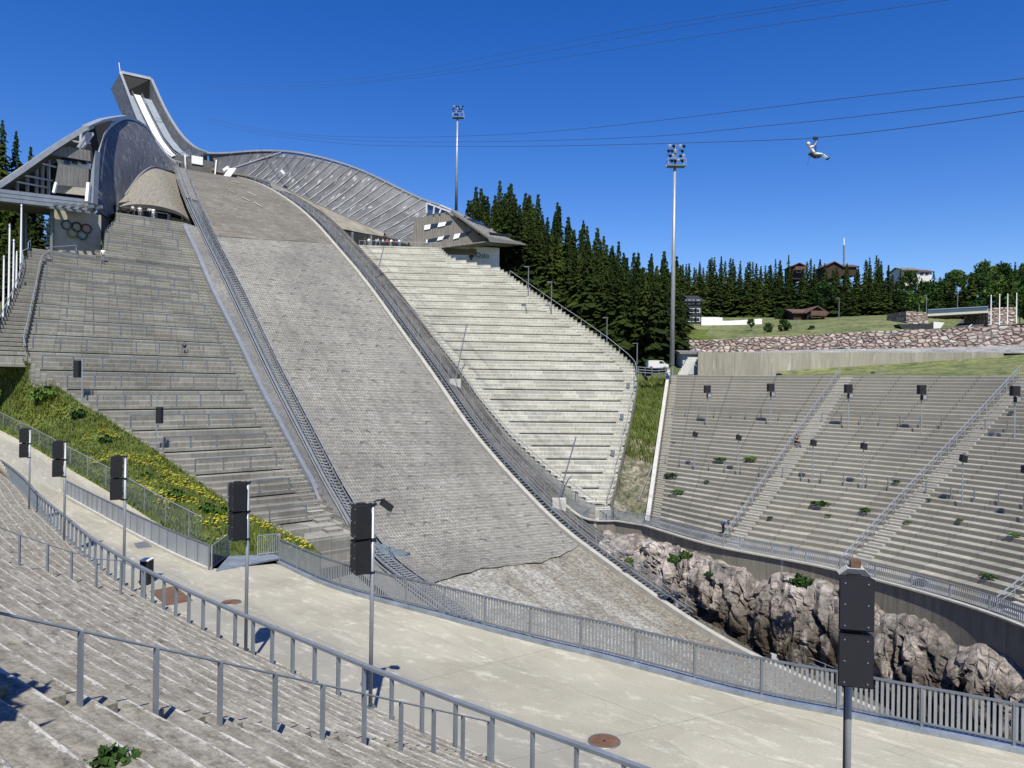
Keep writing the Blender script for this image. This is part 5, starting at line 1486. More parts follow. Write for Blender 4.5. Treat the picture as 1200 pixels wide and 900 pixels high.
mbs = MB(); mbs.grid([[p for p in R2[:22]], [p + Vector((0, .4, -7)) for p in R2[:22]]], [[(cr[i], 0) for i in range(22)], [(cr[i], 7) for i in range(22)]]); mbs.build('lower_screen', 'screen', RWg, True)
mb.grid([r[:K + 1] for r in rows], [u[:K + 1] for u in U]); mb.build('solid_screen', 'screen', RWg, True)
mb = MB(); mb.grid([r[K:] for r in rows], [u[K:] for u in U]); mb.build('mesh_screen', 'screen_clear', RWg, True)
mb = MB(); mb.grid([[p + Vector((0.5, 5.5, 0.3 - 2 * j / 8)) for p in r[6:]] for j, r in enumerate(rows)], [u[6:] for u in U]); mb.build('rear_screen', 'screen', RWg, True)
g = MB()
for a, b in zip(R1, R1[1:]): g.bar(a, b, 0.9, 0.35)
g.build('ridge_beam', 'edge', RWg); g = MB()
for a, b in zip(R1, R1[1:]): g.bar(a + Vector((.5, 5.5, .4)), b + Vector((.5, 5.5, .4)), .5, .3)
g.build('ridge_beam', 'edge', RWg)
g = MB()
for a, b in zip(R2, R2[1:]): g.bar(a, b, 0.5, 0.4)
g.build('lower_beam', 'deck', RWg)
i = 14
def onw(i, t, off=-0.25):
    i = max(0, min(59, i)); k = int(i); q = i - k; k2 = min(59, k + 1); a = R1[k].lerp(R1[k2], q); b = R2[k].lerp(R2[k2], q)
    return a.lerp(b, t) + Vector((0.1, 1.0, 0)) * (.5 * math.sin(math.pi * t)) + Vector((0, off, 0))
x = 16.0
while x < 58:
    g = MB(); g.tube([onw(x, t) for t in (0.0,)] + [onw(x - 2.4 * t, t) for t in (.25, .5, .75, 1.0)], 0.08, 6); g.build('strut', 'galv_dk', RWg)
    if x > 18:
        g = MB(); g.tube([onw(x - 2.4, 1.0, -.1), onw(x + 0.8, .52, .3), onw(x + 2.0, .36, .6)], 0.06, 5); g.build('strut', 'galv_dk', RWg)
        g = MB(); g.tube([onw(x + 1, .0, 3), onw(x - .6, .5, 3.5), onw(x - 1.6, 1.0, 2.5)], 0.08, 5); g.build('rear_strut', 'galv_dk', RWg)
    x += 2.0
g = MB(); g.tube([onw(x, t) for x, t in [(6, .95), (10, .6), (14, .3), (18, .05)]], .16, 6); g.build('strut', 'truss', RWg)
g = MB(); g.bar(P(262, 200, 168), P(268, 196, 168), .6); g.bar(P(330, 200, 160), P(334, 204, 160), .5); g.build('bright_fitting', 'white', RWg)
# white paper-like sheets on the wing near the lip
g = MB(); q = [P(x, y, 166.5) for x, y in [(262,206),(268,197),(277,197),(270,207)]]; g.prism(q, (0, .2, 0)); pk = [(272,213,.9),(281,218,.6),(290,226,1.0),(284,232,.7),(297,238,.8),(268,224,.5)]
for i_, (x_, y_, l_) in enumerate(pk):
    u_ = None
    for s_ in np.linspace(-6, 40, 93):
        for t_ in np.linspace(-7, 8, 61):
            q_ = hill(s_, t_, lerp(zl(s_), zr(s_), .5)); w_ = pix(q_); d_ = (w_[0] - x_) ** 2 + (w_[1] - y_) ** 2
            if u_ is None or d_ < u_[0]: u_ = (d_, q_, s_, t_)
    g2 = MB(); q_ = u_[1]; e_ = hill(u_[2] + 2.6 * l_, u_[3] + .9, lerp(zl(u_[2] + 2.6 * l_), zr(u_[2] + 2.6 * l_), .5)); g2.bar(q_ + Vector((0, 0, .22)), e_ + Vector((0, 0, .22)), .3, .06)
    tag(g2.build('loose_plank', 'block'), 'pale plank lying on the brown knoll just below the take-off', 'plank', 'planks lying on the knoll')
tag(g.build('white_board', 'white'), 'bright white slanted board beside the take-off table', 'board')
# right deck
rd = patch([p + Vector((0, -.4, -.1)) for p in R2[20:52]], strip3([(318,222,160),(335,233,158),(352,246,154),(366,257,151),(380,266,148),(400,268,147),(425,273,147),(449,277,147)]), 'knoll_deck', 'deck', '')
tag(rd, 'tan paved deck roof between the slope kerb and the see-through right wing', 'deck roof')
# terrace with people, passage below deck
A0r, B0r = RROWS[0]
PG2 = empty('deck_passage', A0r + Vector((0, 6, 0)), 'dark opening under the tan right deck roof above the cream grandstand', 'passage')
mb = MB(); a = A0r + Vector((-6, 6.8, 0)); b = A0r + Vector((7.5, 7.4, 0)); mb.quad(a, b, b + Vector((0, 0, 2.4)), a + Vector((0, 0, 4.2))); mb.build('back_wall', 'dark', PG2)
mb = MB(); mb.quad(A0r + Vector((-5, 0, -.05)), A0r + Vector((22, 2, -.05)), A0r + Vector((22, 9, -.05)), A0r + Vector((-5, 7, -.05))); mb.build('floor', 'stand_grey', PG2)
g = MB(); g.bar(a + Vector((5, -2, 0)), a + Vector((5, -2, 3.2)), .4); g.build('column', 'galv_dk', PG2); g = MB(); g.bar(a + Vector((8.5, -2.2, 0)), a + Vector((8.5, -2.2, 2.6)), .3); g.build('column', 'galv_dk', PG2)
row_rail(PG2, A0r + Vector((1.0, 1.2, 0)), B0r + Vector((0, 1.2, 0)), 1.05, 1.8, .03, 'galv', 'railing')
# ================================================================== right pavilion
RP = empty('right_pavilion', P(530, 300, 147), 'weathered timber clad pavilion with sloping roof and a white base wall at right', 'pavilion')
def ry(x): return 145.2 + (x - 480) * 0.02
def RQ(x, y, dd=0.0): return P(x, y, ry(x) + dd)
def rpan(pts, mat, nm, dd=0.0, th=0.4, par=None):
    mb = MB(); q = [RQ(x, y, dd) for x, y in pts]; mb.prism(q, Vector((0, th, 0))); 
    return mb.build(nm, mat, par or RP)
body = rpan([(481.5,291),(512,290.3),(564,284),(571,279),(524,249),(503,252.5),(486,256)], 'wood', 'timber_facade', 0, 5)
rpan([(512,291.0),(564,285.5),(574,283),(571,279),(564,284),(512,290.3)], 'roofing', 'facade_foot', -.2, 2)
for pts in [[(497.5,264),(530.5,258.5),(528,263),(497,269.5)],[(499.5,281),(527.5,275),(525,279),(499,285)],[(532.5,274.5),(552.5,271),(549,275.5),(531,280.5)]]:
    wi = rpan(pts, 'glass', 'window', -.08, .1)
def lerpq(pts, a, b):   # sub-quad along x of a 4-point quad
    (x0,y0),(x1,y1),(x2,y2),(x3,y3) = pts
    return [(lerp(x0,x1,a),lerp(y0,y1,a)),(lerp(x0,x1,b),lerp(y0,y1,b)),(lerp(x3,x2,b),lerp(y3,y2,b)),(lerp(x3,x2,a),lerp(y3,y2,a))]
w1 = [(497.5,264),(530.5,258.5),(528,263),(497,269.5)]; w2 = [(499.5,281),(527.5,275),(525,279),(499,285)]; w3 = [(532.5,274.5),(552.5,271),(549,275.5),(531,280.5)]
for w, rs in ((w1, [(0.0,.22),(.5,.78)]), (w2, [(0,.06),(.5,.75)]), (w3, [(0,.36)])):
    for a, b in rs: rpan(lerpq(w, a, b), 'white', 'blind', -.2, .08)
tri = rpan([(560,270.5),(568.5,274),(561,276)], 'glass', 'window', -.1, .1)
g = MB(); g.bar(RQ(561, 270, -.2), RQ(570, 275, -.2), .25); g.build('window_frame', 'white', RP)
# roof plane
ro = MB(); rf = [P(528,246.5,145.5), P(571,277,144.5), P(616,286,150), P(600,279.5,160), P(548,254,160), P(534,246.5,156)]
ro.prism(rf, (0, 0.1, -.35)); ro.build('roof', 'roofing', RP)
ro = MB(); q = [P(571,278,144.6), P(574,283,145.0), P(616,287,150), P(571,277.2,144.5)]
ro.prism([P(574,283.3,145.2), P(616,286.8,150), P(590,289.5,150), P(566,287.5,148.6), P(512,291,147.2), P(512,291,145.8)], (0, 0, .2)); ro.build('soffit', 'stand_grey', RP)
ro = MB(); ro.prism([P(570,276.5,144.3), P(616,285.5,149.8), P(616,287.2,149.8), P(574,283.5,144.8)], (0, .3, 0)); ro.build('eaves_fascia', 'roofing', RP)
g = MB(); g.prism([P(547,257.5,148), P(566,264.5,147.5), P(574,266.5,150), P(553,257,151)], (0, 0, .25)); g.build('rooflight', 'glass', RP)
g = MB(); g.prism([P(574,273.2,146), P(600,278.4,150), P(594,276,152), P(571,271.2,149)], (0, 0, .2)); g.build('rooflight', 'glass', RP)
g = MB()
for x0, y0, x1, y1 in [(500,238,528,248.5),(516,240.5,529,246),(500,250,500,238),(508,251,509,241.5),(515,250,517,244)]: g.bar(RQ(x0, y0, -.2), RQ(x1, y1, -.2), .3)
g.build('glazing_bars', 'truss', RP)
rpan([(500,238),(527,248),(503,252.5),(500,253)], 'pane', 'upper_glazing', .2, .1)
# white base wall
wl0, wl1 = P(512, 310, 147.0), P(585, 318, 149.6)
box_wall('base_wall', 'plaster', wl0, wl1, P(585, 330, 148).z - 2, P(570, 288.5, 148).z, .6, RP)
def text_on(body, loc, rz, size, mat, nm, parent=None, label=None, cat=None):
    cu = bpy.data.curves.new(nm, 'FONT'); cu.body = body; cu.size = size; cu.align_x = 'CENTER'; cu.align_y = 'CENTER'; cu.extrude = 0.03
    o0 = bpy.data.objects.new(nm + '_source', cu); COL.objects.link(o0); cu.materials.append(M[mat]); bpy.context.view_layer.update()
    me = bpy.data.meshes.new_from_object(o0.evaluated_get(bpy.context.evaluated_depsgraph_get())); me.name = nm; bpy.data.objects.remove(o0); bpy.data.curves.remove(cu)
    o = bpy.data.objects.new(nm, me); COL.objects.link(o)
    off = Vector(parent['_o']) if parent else Vector((0, 0, 0)); o.location = Vector(loc) - off; o.rotation_euler = (math.pi / 2, 0, rz)
    if parent: o.parent = parent
    if label: tag(o, label, cat)
    return o
text_on('Oslo', P(565, 299.3, 148.1), math.atan2((wl1 - wl0).y, (wl1 - wl0).x), 1.4, 'text_dark', 'lettering', RP)
cx, cz = P(552.5, 298, 148.2), 0; g = MB()
for dx, dz, w in ((0, .9, .9), (-.3, .2, .5), (.35, .2, .5), (0, -.4, .9), (0, -.9, .35)): g.box(cx + Vector((dx, -.15, dz)), (w, .08, .42))
g.build('crest', 'text_dark', RP)
g = MB(); g.prism([P(575,312,150.5), P(585,304,150.5), P(585,309,150.5), P(578,315,150.5)], (0, .3, 0)); g.prism([P(565,312,150), P(585,314,150), P(585,318,150), P(566,316,150)], (0, 1.2, 0)); g.build('ramp_wall', 'block', RP)
# ================================================================== terrain
CTRL = []
def ctl(x, y, zrel): CTRL.append((x, y, zrel + CZ))
for s in range(0, 125, 6):
    for f in (-1, 0, 1):
        p = land(s, f); CTRL.append((p.x, p.y, p.z - 4.5))
for ROWS, st_ in ((LROWS, 9), (RROWS, 9)):
    for A, B in ROWS[::st_]:
        for t in (0, .25, .5, .75, 1): p = A.lerp(B, t); CTRL.append((p.x, p.y, p.z - 4.5))
for i in range(0, NB_, 5):
    for h in (0.12, .35, .6, .85, 1.0, 1.1): 
        p = bowl(i, h); CTRL.append((p.x, p.y, min(p.z, CZ + ZT - CZ) - 3.5))
for s in range(112, 190, 6):
    for t in (-14, -4, 4, 12): p = hill(s, t, -16.9); CTRL.append(tuple(p))
for x, y in [(8, 60), (14, 55), (20, 48), (12, 45), (22, 38), (18, 30), (24, 28), (26, 18), (20, 20)]: CTRL.append((x, y, -16.6))
for i in range(0, 121, 6):
    p = RC[i]; CTRL.append((p.x, p.y, -4)); q = p + RN[i] * 12; CTRL.append((q.x, q.y, 0.5)); q = p + RN[i] * 25; CTRL.append((q.x, q.y, 5))
for x, y, z in [(-15,48,-13),(-20,44,-12),(-35,60,-12),(-50,75,-9),(-66,92,-2),(-80,115,0),(-100,130,4),(-85,135,20),(-110,160,26),(-140,150,18),(-100,200,34),(-130,220,36),(-60,185,30),(-30,165,24),(-30,200,30),(-60,250,34),(-130,330,45),(0,170,18),(10,190,18),(0,230,24),
                (14,145,9),(22,150,7),(27,130,3.5),(30,170,8),(20,200,13),(30,220,18),
                (40,125,2),(60,122,2),(80,115,2),(105,110,2),(130,120,4),(40,138,6),(60,136,6.5),(85,132,7),(110,128,8),
                (45,150,7),(70,150,8),(90,150,8),(120,150,8),(45,190,12),(70,190,13),(95,190,12),(130,190,11),(60,215,17),(90,215,17),(130,215,16),(45,215,17),
                (50,260,24),(90,260,24),(140,260,22),(180,260,22),(60,320,30),(110,320,29),(160,320,27),(220,320,28),(100,420,34),(0,420,34),(200,420,34),(320,420,36),(-200,420,40),(0,600,30),(300,600,30),(-300,600,30),(500,300,30),(-400,200,20),(-300,0,0),(300,50,0),(200,100,6),(0,-80,8),(-150,40,-4),(-90,70,-12),(-120,90,0),(100,0,-6),(60,20,-14),(50,40,-10),(46,5,-12)]:
    ctl(x, y, z)
CT = np.array(CTRL)
def gz(x, y):
    d2 = (CT[:, 0] - x) ** 2 + (CT[:, 1] - y) ** 2 + 1.0
    w = 1 / d2 ** 2; return float((w * CT[:, 2]).sum() / w.sum())
def axis(lo, a, b, hi, fine, coarse):
    v = list(np.arange(lo, a, coarse)) + list(np.arange(a, b, fine)) + list(np.arange(b, hi + 1, coarse)); return v
GX = axis(-700, -150, 170, 900, 3.0, 25); GY = axis(-150, -20, 260, 1000, 3.0, 25)
mb = MB(); mb.grid([[Vector((x, y, gz(x, y) + (0.5 * fbm((x, y, 0), 0.08)))) for x in GX] for y in GY])
struct(mb.build('ground', 'ground', None, True))

# grass bank with rock between right grandstand and the bowl
def rstand_right(t):
    lst = [B for A, B in RROWS[i0:]]; k = t * (len(lst) - 1); i = min(len(lst) - 2, int(k)); return lst[i].lerp(lst[i + 1], k - i)
mb = MB(); rows = []
for j in range(41):
    t = j / 40; a = rstand_right(t) + Vector((0.3, 0, -.3)); b = bowl(0, 1 - t, -.2) + Vector((-.4, 0, 0)); r = []
    if j == 0: b = bowl(0, 1.0, -.3) + Vector((-.4, 0, 0))
    for i in range(13):
        q = i / 12; p = a.lerp(b, q); p.z += (0.5 * fbm(p, .45) + .3 * fbm(p, 1.3) - .35) * (1 if 0 < i < 12 else 0); r.append(p)
    rows.append(r)
mb.grid(rows[:22]); struct(mb.build('wedge_grass', 'meadow', None, True)); mb = MB(); mb.grid(rows[21:]); struct(mb.build('wedge_ground', 'dirt', None, True))
WR = rows
bl = MB()
for n in range(2600):
    t = rng.random(); j = int(min(39, (t ** 1.3) * 26)); i = int(rng.random() * 12)
    if rng.random() < 0.3 and i > 9: continue
    p = WR[j][i].lerp(WR[j + 1][i + 1], rng.random()); h = .35 + .35 * rng.random(); a = rng.random() * 6.28; w = .13
    bl.add([p + Vector((-math.cos(a) * w, -math.sin(a) * w, -.1)), p + Vector((math.cos(a) * w, math.sin(a) * w, -.1)), p + Vector((rng.random() * .3 - .15, 0, h))], [(0, 1, 2)])
tag(bl.build('wedge_grass_blades', 'blade'), 'tall grass on the steep bank between the two right grandstands', 'grass', None, 'stuff')
# fallen pole in the wedge
g = MB(); a = WR[36][8]; b = WR[27][11]; g.tube([a + Vector((0, 0, .2)), b + Vector((0, 0, .3))], .07, 6); tag(g.build('fallen_pole', 'galv'), 'thin pale pole lying on the rocky bank beside the bowl edge beam', 'pole')

# mound, walls behind the bowl
def lineP(px): return [P(x, y, d) for x, y, d in px]
def wall_obj(name, mat, topl, h, th, lab, cat, n=30):
    T = interp_poly(topl, n); c_ = cum(T); mb = MB(); bk = Vector((0, th, 0)); hh = h if isinstance(h, list) else [h] * n
    dn = [T[i] - Vector((0, 0, hh[i])) for i in range(n)]
    mb.grid([dn, T], [[(c_[i], dn[i].z) for i in range(n)], [(c_[i], T[i].z) for i in range(n)]]); mb.grid([T, [p + bk for p in T]]); mb.quad(dn[0], T[0], T[0] + bk, dn[0] + bk); mb.quad(dn[-1], T[-1], T[-1] + bk, dn[-1] + bk)
    o = mb.build(name, mat); tag(o, lab, cat); return o
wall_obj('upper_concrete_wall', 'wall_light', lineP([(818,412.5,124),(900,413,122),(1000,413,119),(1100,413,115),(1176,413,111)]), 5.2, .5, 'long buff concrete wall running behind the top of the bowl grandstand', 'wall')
wall_obj('rubble_wall', 'rubble', lineP([(786,398,140),(850,398,138),(868,396,137),(940,393,135),(1027,388,132),(1105,384.5,128),(1200,381,123),(1290,377,119)]), 4.6, 1.5, 'long pinkish rubble stone retaining wall under the grass mound', 'wall', 40)
# grass on slope at the wall's foot
mb = MB(); a = lineP([(918,439.5,118.5),(1000,434,116.5),(1100,427,113),(1180,421,109.5),(1300,416,104)]); b = [bowl_u(x, 1.1, -(ZT - ZB) * .10) + Vector((0, 0, -.1)) for x in (19, 24, 31, 38, 46)]
a2 = interp_poly(a, 30); b2 = [bowl_u(lerp(16, 52, i / 29), 1.08, -(ZT - ZB) * .08 - .03) for i in range(30)]
mb.grid([b2, [p.lerp(q, .5) for p, q in zip(b2, a2)], a2, [p + Vector((0, 3, .6)) for p in a2]]); struct(mb.build('upper_grass', 'mound', None, True))
# terrace ground between the walls, mound above
def sheet(nm, mat, lines, n=40, sm=True):
    L = [interp_poly(lineP(l), n) for l in lines]; mb = MB(); mb.grid(L); return struct(mb.build(nm, mat, None, sm))
sheet('upper_gravel', 'pit', [[(818,413.5,124.6),(1000,414,119.6),(1176,414,111.6),(1290,414,106)], [(786,415,140.2),(940,410,135.2),(1105,407,128.2),(1290,400,119.2)]])
sheet('mound_grass', 'mound', [[(786,399,141.3),(868,397.5,138.3),(1027,389.5,133.3),(1105,386,129.3),(1200,382.5,124.3),(1290,378,120.3)], [(786,393,152),(868,391,152),(1000,380,152),(1060,379,150),(1100,388,148),(1200,384,146),(1290,380,144)], [(786,387,172),(868,384,172),(960,377,175),(1040,372,178),(1070,377,178),(1110,384,178),(1200,380,172),(1290,376,170)], [(786,372,206),(868,372,206),(960,372,205),(1040,369,205),(1080,372,205),(1120,374,205),(1200,372,200),(1290,368,196)]])
# bright grass bank by dark building
sheet('bright_bank', 'blade', [[(786,397,142),(830,397,142),(885,396,142)], [(786,385,170),(830,386,170),(880,389,170)]])
# buildings
def house(name, x0, x1, yb, ye, yr, Y, matw, matr, lab, cat='house', depth=9, ridge='x', wins=(), balc=False, gable=False):
    b0 = P(x0, yb, Y); b1 = P(x1, yb, Y); ze = P(x0, ye, Y).z; zr_ = P(x0, yr, Y).z; r_ = empty(name, (b0 + b1) / 2, lab, cat)
    zb = min(b0.z, b1.z) - 1.5; xa, xb = b0.x, b1.x; w = xb - xa
    mb = MB(); mb.box(((xa + xb) / 2, Y + depth / 2, (zb + ze) / 2), (w, depth, ze - zb)); 
    if gable: mb.prism([(xa, Y, ze), (xb, Y, ze), ((xa + xb) / 2, Y, zr_ - .2)], (0, depth, 0))
    else: mb.prism([(xa, Y + .3, ze), (xa, Y + depth - .3, ze), (xa, Y + depth / 2, zr_ - .2)], (w, 0, 0))
    mb.build('walls', matw, r_)
    rf = MB(); ov = .7
    if gable:
        mx = (xa + xb) / 2
        rf.prism([(xa - ov, Y - ov, ze - .3), (mx, Y - ov, zr_), (mx, Y - ov, zr_ + .25), (xa - ov, Y - ov, ze)], (0, depth + 2 * ov, 0)); rf.prism([(mx, Y - ov, zr_), (xb + ov, Y - ov, ze - .3), (xb + ov, Y - ov, ze), (mx, Y - ov, zr_ + .25)], (0, depth + 2 * ov, 0))
    else:
        my = Y + depth / 2
        rf.prism([(xa - ov, Y - ov, ze - .3), (xa - ov, my, zr_), (xa - ov, my, zr_ + .25), (xa - ov, Y - ov, ze)], (w + 2 * ov, 0, 0)); rf.prism([(xa - ov, my, zr_), (xa - ov, Y + depth + ov, ze - .3), (xa - ov, Y + depth + ov, ze), (xa - ov, my, zr_ + .25)], (w + 2 * ov, 0, 0))
    rf.build('roof', matr, r_)
    for (wx, wy, ww, wh) in wins:
        c0 = P(wx, wy, Y); fr_ = MB(); fr_.box((c0.x, Y - .06, c0.z), (ww + .25, .12, wh + .25)); fo = fr_.build('window', 'white', r_)
        pn = MB(); pn.box((c0.x, Y - .13, c0.z), (ww, .04, wh)); pn.build('pane', 'glass', fo)
    if balc:
        c0 = P((x0 + x1) / 2, (yb + ye) / 2, Y); g = MB(); g.box((c0.x, Y - 1, c0.z), (w * .9, 1.6, .2)); g.box((c0.x, Y - 1.8, c0.z + .6), (w * .9, .1, 1.0)); g.build('balcony', matr if matw == 'brown' else 'truss', r_)
    return r_
house('dark_building', 768, 822, 385, 352, 343, 186, 'dkhouse', 'dkhouse', 'tall dark clad building with small windows beside the forest edge', 'building', 14, wins=[(x, y, 1.1, .8) for y in (354, 364, 374.5) for x in (795, 798, 803, 808, 813, 817)])
house('chalet', 930, 946, 373, 366, 361.5, 192, 'brown', 'redroof', 'low brown wing of a timber house in front of the forest', 'house', 8, balc=False)
house('chalet', 946, 967, 374, 366.5, 359.5, 190, 'brown', 'redroof', 'brown timber gabled house with a balcony in front of the forest', 'house', 9, wins=[(954, 369.5, 1, 1), (959, 369.5, 1, 1)], balc=True, gable=True)
house('hill_house', 929, 943, 322, 312, 308.5, 262, 'brown', 'redroof', 'small brown house half hidden high in the forest', 'house', 8, wins=[(936, 317, 1.4, 1.2)], balc=True, gable=True)
house('ridge_house', 968, 986, 322, 312, 307, 285, 'brown', 'redroof', 'brown house with red roof on the ridge left of the mast', 'house', 9, gable=True)
house('ridge_house', 984, 1004, 318, 312, 308.5, 288, 'brown', 'redroof', 'broad red roofed house on the ridge beside the mast', 'house', 9)
house('ridge_villa', 1058, 1076, 330, 316, 312, 300, 'plaster', 'roofing', 'white multi-storey villa showing between the ridge trees', 'house', 10, wins=[(1062, 319, 1.4, 1), (1067, 319, 1.4, 1), (1072, 319, 1.4, 1)])
house('ridge_villa', 1076, 1092, 328, 318, 314.5, 300, 'plaster', 'redroof', 'lower white house right of the white villa on the ridge', 'house', 10, wins=[(1080, 321, 1.4, 1), (1086, 321, 1.4, 1)])
wall_obj('white_wall', 'white', lineP([(822,371.5,182),(846,372,181),(847,376,181),(893,373.5,180)]), 2.2, .6, 'bright white curved wall right of the dark clad building', 'wall', 20)
house('service_hut', 800, 822, 428, 413, 411.5, 126, 'shed', 'roofing', 'flat roofed pale blue service hut behind the left end of the concrete wall', 'hut', 5)
# stair going up by hut
g = MB()
for k in range(8): g.box(P(800 + k * 1.6, 438 - k * 2.6, 120 + k * .4), (1.6, .5, .35))
tag(g.build('hut_stair', 'block'), 'short pale stair rising to the service hut', 'stair')
rb_ = MB(); rb_.box(P(775, 425, 124), (3.6, 1.8, .9)); 
vn = empty('parked_van', P(771, 427.5, 126), 'white van parked below the forest beside the thick floodlight tower', 'van')
c0 = P(771, 427.5, 126); g = MB(); g.prism([c0 + Vector((-2.2, 0, -.7)), c0 + Vector((2.2, 0, -.7)), c0 + Vector((2.2, 0, .1)), c0 + Vector((1.5, 0, .3)), c0 + Vector((1.0, 0, 1.0)), c0 + Vector((-2.1, 0, 1.0))], (0, 1.8, 0)); g.build('body', 'plaster', vn)
g = MB(); g.prism([c0 + Vector((.3, -.02, .35)), c0 + Vector((1.3, -.02, .35)), c0 + Vector((.95, -.02, .85)), c0 + Vector((.3, -.02, .85))], (0, -.03, 0)); g.build('window', 'glass', vn)
for dx in (-1.4, 1.4):
    g = MB(); g.tube([c0 + Vector((dx, -.05, -.7)), c0 + Vector((dx, .25, -.7))], .34, 14); g.build('wheel', 'black', vn)
vn.scale = (.8, .8, .72)
# railing between right stand and tower
fz = empty('top_fence', P(750, 438, 106), 'short pipe fence across the top of the grass bank by the floodlight tower', 'fence')
for k in range(3):
    g = MB(); g.tube([P(746, 430 + k * 3, 105), P(768, 431.5 + k * 3.1, 109), P(789, 430 + k * 3.2, 114)], .06, 5); g.build('rail', 'galv', fz)
for k in range(6):
    g = MB(); q = P(748 + k * 8, 441, 105.5 + k * 1.6); g.bar(q, q + Vector((0, 0, 1.25)), .07); g.build('post', 'galv', fz)
# bridge and road
sheet('road', 'asphalt', [[(1112,387,142),(1150,385,141)], [(1126,377,165),(1158,374,164)], [(1133,370,195),(1153,369,195)], [(1120,366,230),(1135,366,230)]], 12)
sheet('road_marking', 'white', [[(1133.0,385,142.5),(1134.2,385,142.5)], [(1143.6,375,163),(1144.8,375,163)], [(1138,371.2,185),(1139.2,371.2,185)]], 4)
bg = empty('road_bridge', P(1120, 370, 150), 'flat concrete road bridge with glass parapets over the road at right', 'bridge')
g = MB(); g.prism(lineP([(1087,366,152),(1158,362,150),(1158,366.5,150),(1087,370.5,152)]), (0, 8, 0)); g.build('deck', 'block', bg)
g = MB(); g.prism(lineP([(1087,363,151.8),(1158,359,149.8),(1158,362,149.8),(1087,366,151.8)]), (0, .1, 0)); g.build('parapet', 'pane', bg)
g = MB(); g.bar(P(1087, 363, 151.7), P(1158, 359, 149.7), .12); g.build('parapet_rail', 'galv', bg)
wall_obj('bridge_abutment', 'rubble', lineP([(1062,364.5,153),(1088,366,152)]), 4, 8, 'pink rubble abutment at the left end of the road bridge', 'wall', 6)
wall_obj('bridge_abutment', 'rubble', lineP([(1158,361.5,150),(1176,360,150),(1191,360,150)]), 5, 8, 'pink rubble abutment at the right end of the road bridge', 'wall', 6)
g = MB(); g.prism(lineP([(1094,377,140),(1107,378,140),(1101,386,140),(1094,388,140)]), (0, 1, 0)); tag(g.build('white_wing_wall', 'plaster'), 'white angular wing wall beside the road below the bridge', 'wall')
g = MB(); g.prism(lineP([(1053,380,138),(1094,379,138),(1094,388,138),(1060,389,138)]), (0, 2, 0)); tag(g.build('dark_trench_wall', 'dkhouse'), 'dark low retaining wall left of the white wing wall', 'wall')
g = MB(); g.prism(lineP([(1120,386,131),(1200,379,126),(1290,372,121),(1290,376,121),(1200,383,126),(1120,389,131)]), (0, .3, 0)); tag(g.build('dark_barrier', 'dkhouse'), 'low dark road barrier on top of the rubble wall at right', 'barrier')
# flagpoles and lamp posts
FP = proto('flagpole', '', 'flagpole'); g = MB(); g.tube([(0, 0, 0), (0, 0, 6)], [.11, .07], 8); g.build('pole', 'white', FP); g = MB(); g.tube([(0, 0, 6), (0, 0, 6.14)], [.12, .06], 8); g.build('cap', 'galv', FP)
FPm = Maker(FP)
for x, yb, yt, lab in [(1161, 378, 346, 'leftmost of the four bare white flagpoles above the rubble wall'), (1171, 378, 345, 'second from left of the four bare white flagpoles above the rubble wall'), (1180.5, 377, 344.5, 'third from left of the four bare white flagpoles above the rubble wall'), (1191, 376, 343.5, 'rightmost of the four bare white flagpoles above the rubble wall')]:
    b = P(x, yb + 3, 130); FPm.at(b, 0, (1, 1, (yb + 3 - yt) / 900 * 130 / 6.1), lab, 'flagpoles above the rubble wall')
for x, yb, yt, Y, lab in [(24, 330, 240, 90, 'tallest white flagpole left of the left grandstand'), (9.5, 400, 263, 82, 'white flagpole nearest the left frame edge'), (15, 370, 281, 86, 'shorter white flagpole between the two tall ones at left'), (3, 420, 300, 80, 'pale flagpole lowest on the left frame edge'), (19, 345, 295, 89, 'short thin white pole beside the tallest left flagpole')]:
    b = P(x, yb, Y); FPm.at(b, 0, (1.1, 1.1, (yb - yt) / 900 * Y / 6.1), lab, 'flagpoles beside the left grandstand')
LPp = proto('lamp_post', '', 'lamp post'); g = MB(); g.tube([(0, 0, 0), (0, 0, 5)], [.1, .07], 6); g.build('pole', 'galv_dk', LPp); g = MB(); g.box((-.3, 0, 5.02), (.8, .25, .12)); g.build('lamp_head', 'galv_dk', LPp)
LPm = Maker(LPp)
for x, yb, yt, Y, lab in [(983, 374, 349, 172, 'lamp post on the grass mound right of the timber house'), (1085.5, 366, 346, 175, 'lamp post at the left end of the road bridge'), (1122, 362, 344, 190, 'lamp post behind the middle of the road bridge'), (1077, 369, 356, 170, 'short post left of the bridge lamp post'), (933, 398, 376, 150, 'grey post at the left part of the rubble wall'), (619, 345, 312, 120, 'post at forest edge beside the top of the cream stand'), (646, 365, 330, 122, 'post at forest edge behind the upper rim of the cream stand'), (711, 402, 372, 120, 'post before the dark spruces near the lower rim of the cream stand'), (746.5, 425, 402, 112, 'post near the left side of the thick floodlight tower')]:
    b = P(x, yb + 2, Y); LPm.at(b, 0, (1, 1, (yb + 2 - yt) / 900 * Y / 5.1), lab, 'lamp posts')
ms = empty('radio_mast', P(989, 305, 330), 'slender white and red radio mast standing on the forested ridge', 'mast'); a, b = P(989, 312, 330), P(989, 279, 330); g = MB(); g.bar(a, a.lerp(b, .75), .55); g.build('lattice', 'galv_dk', ms); g = MB(); g.bar(a.lerp(b, .75), b, .35); g.build('tip', 'white', ms)
# little cabinet on upper terrace rim
g = MB(); g.box(P(1031, 438, 108), (2.0, 1.2, .5)); tag(g.build('rim_cabinet', 'galv_dk'), 'low dark cabinet on the rim above the bowl grandstand', 'cabinet')

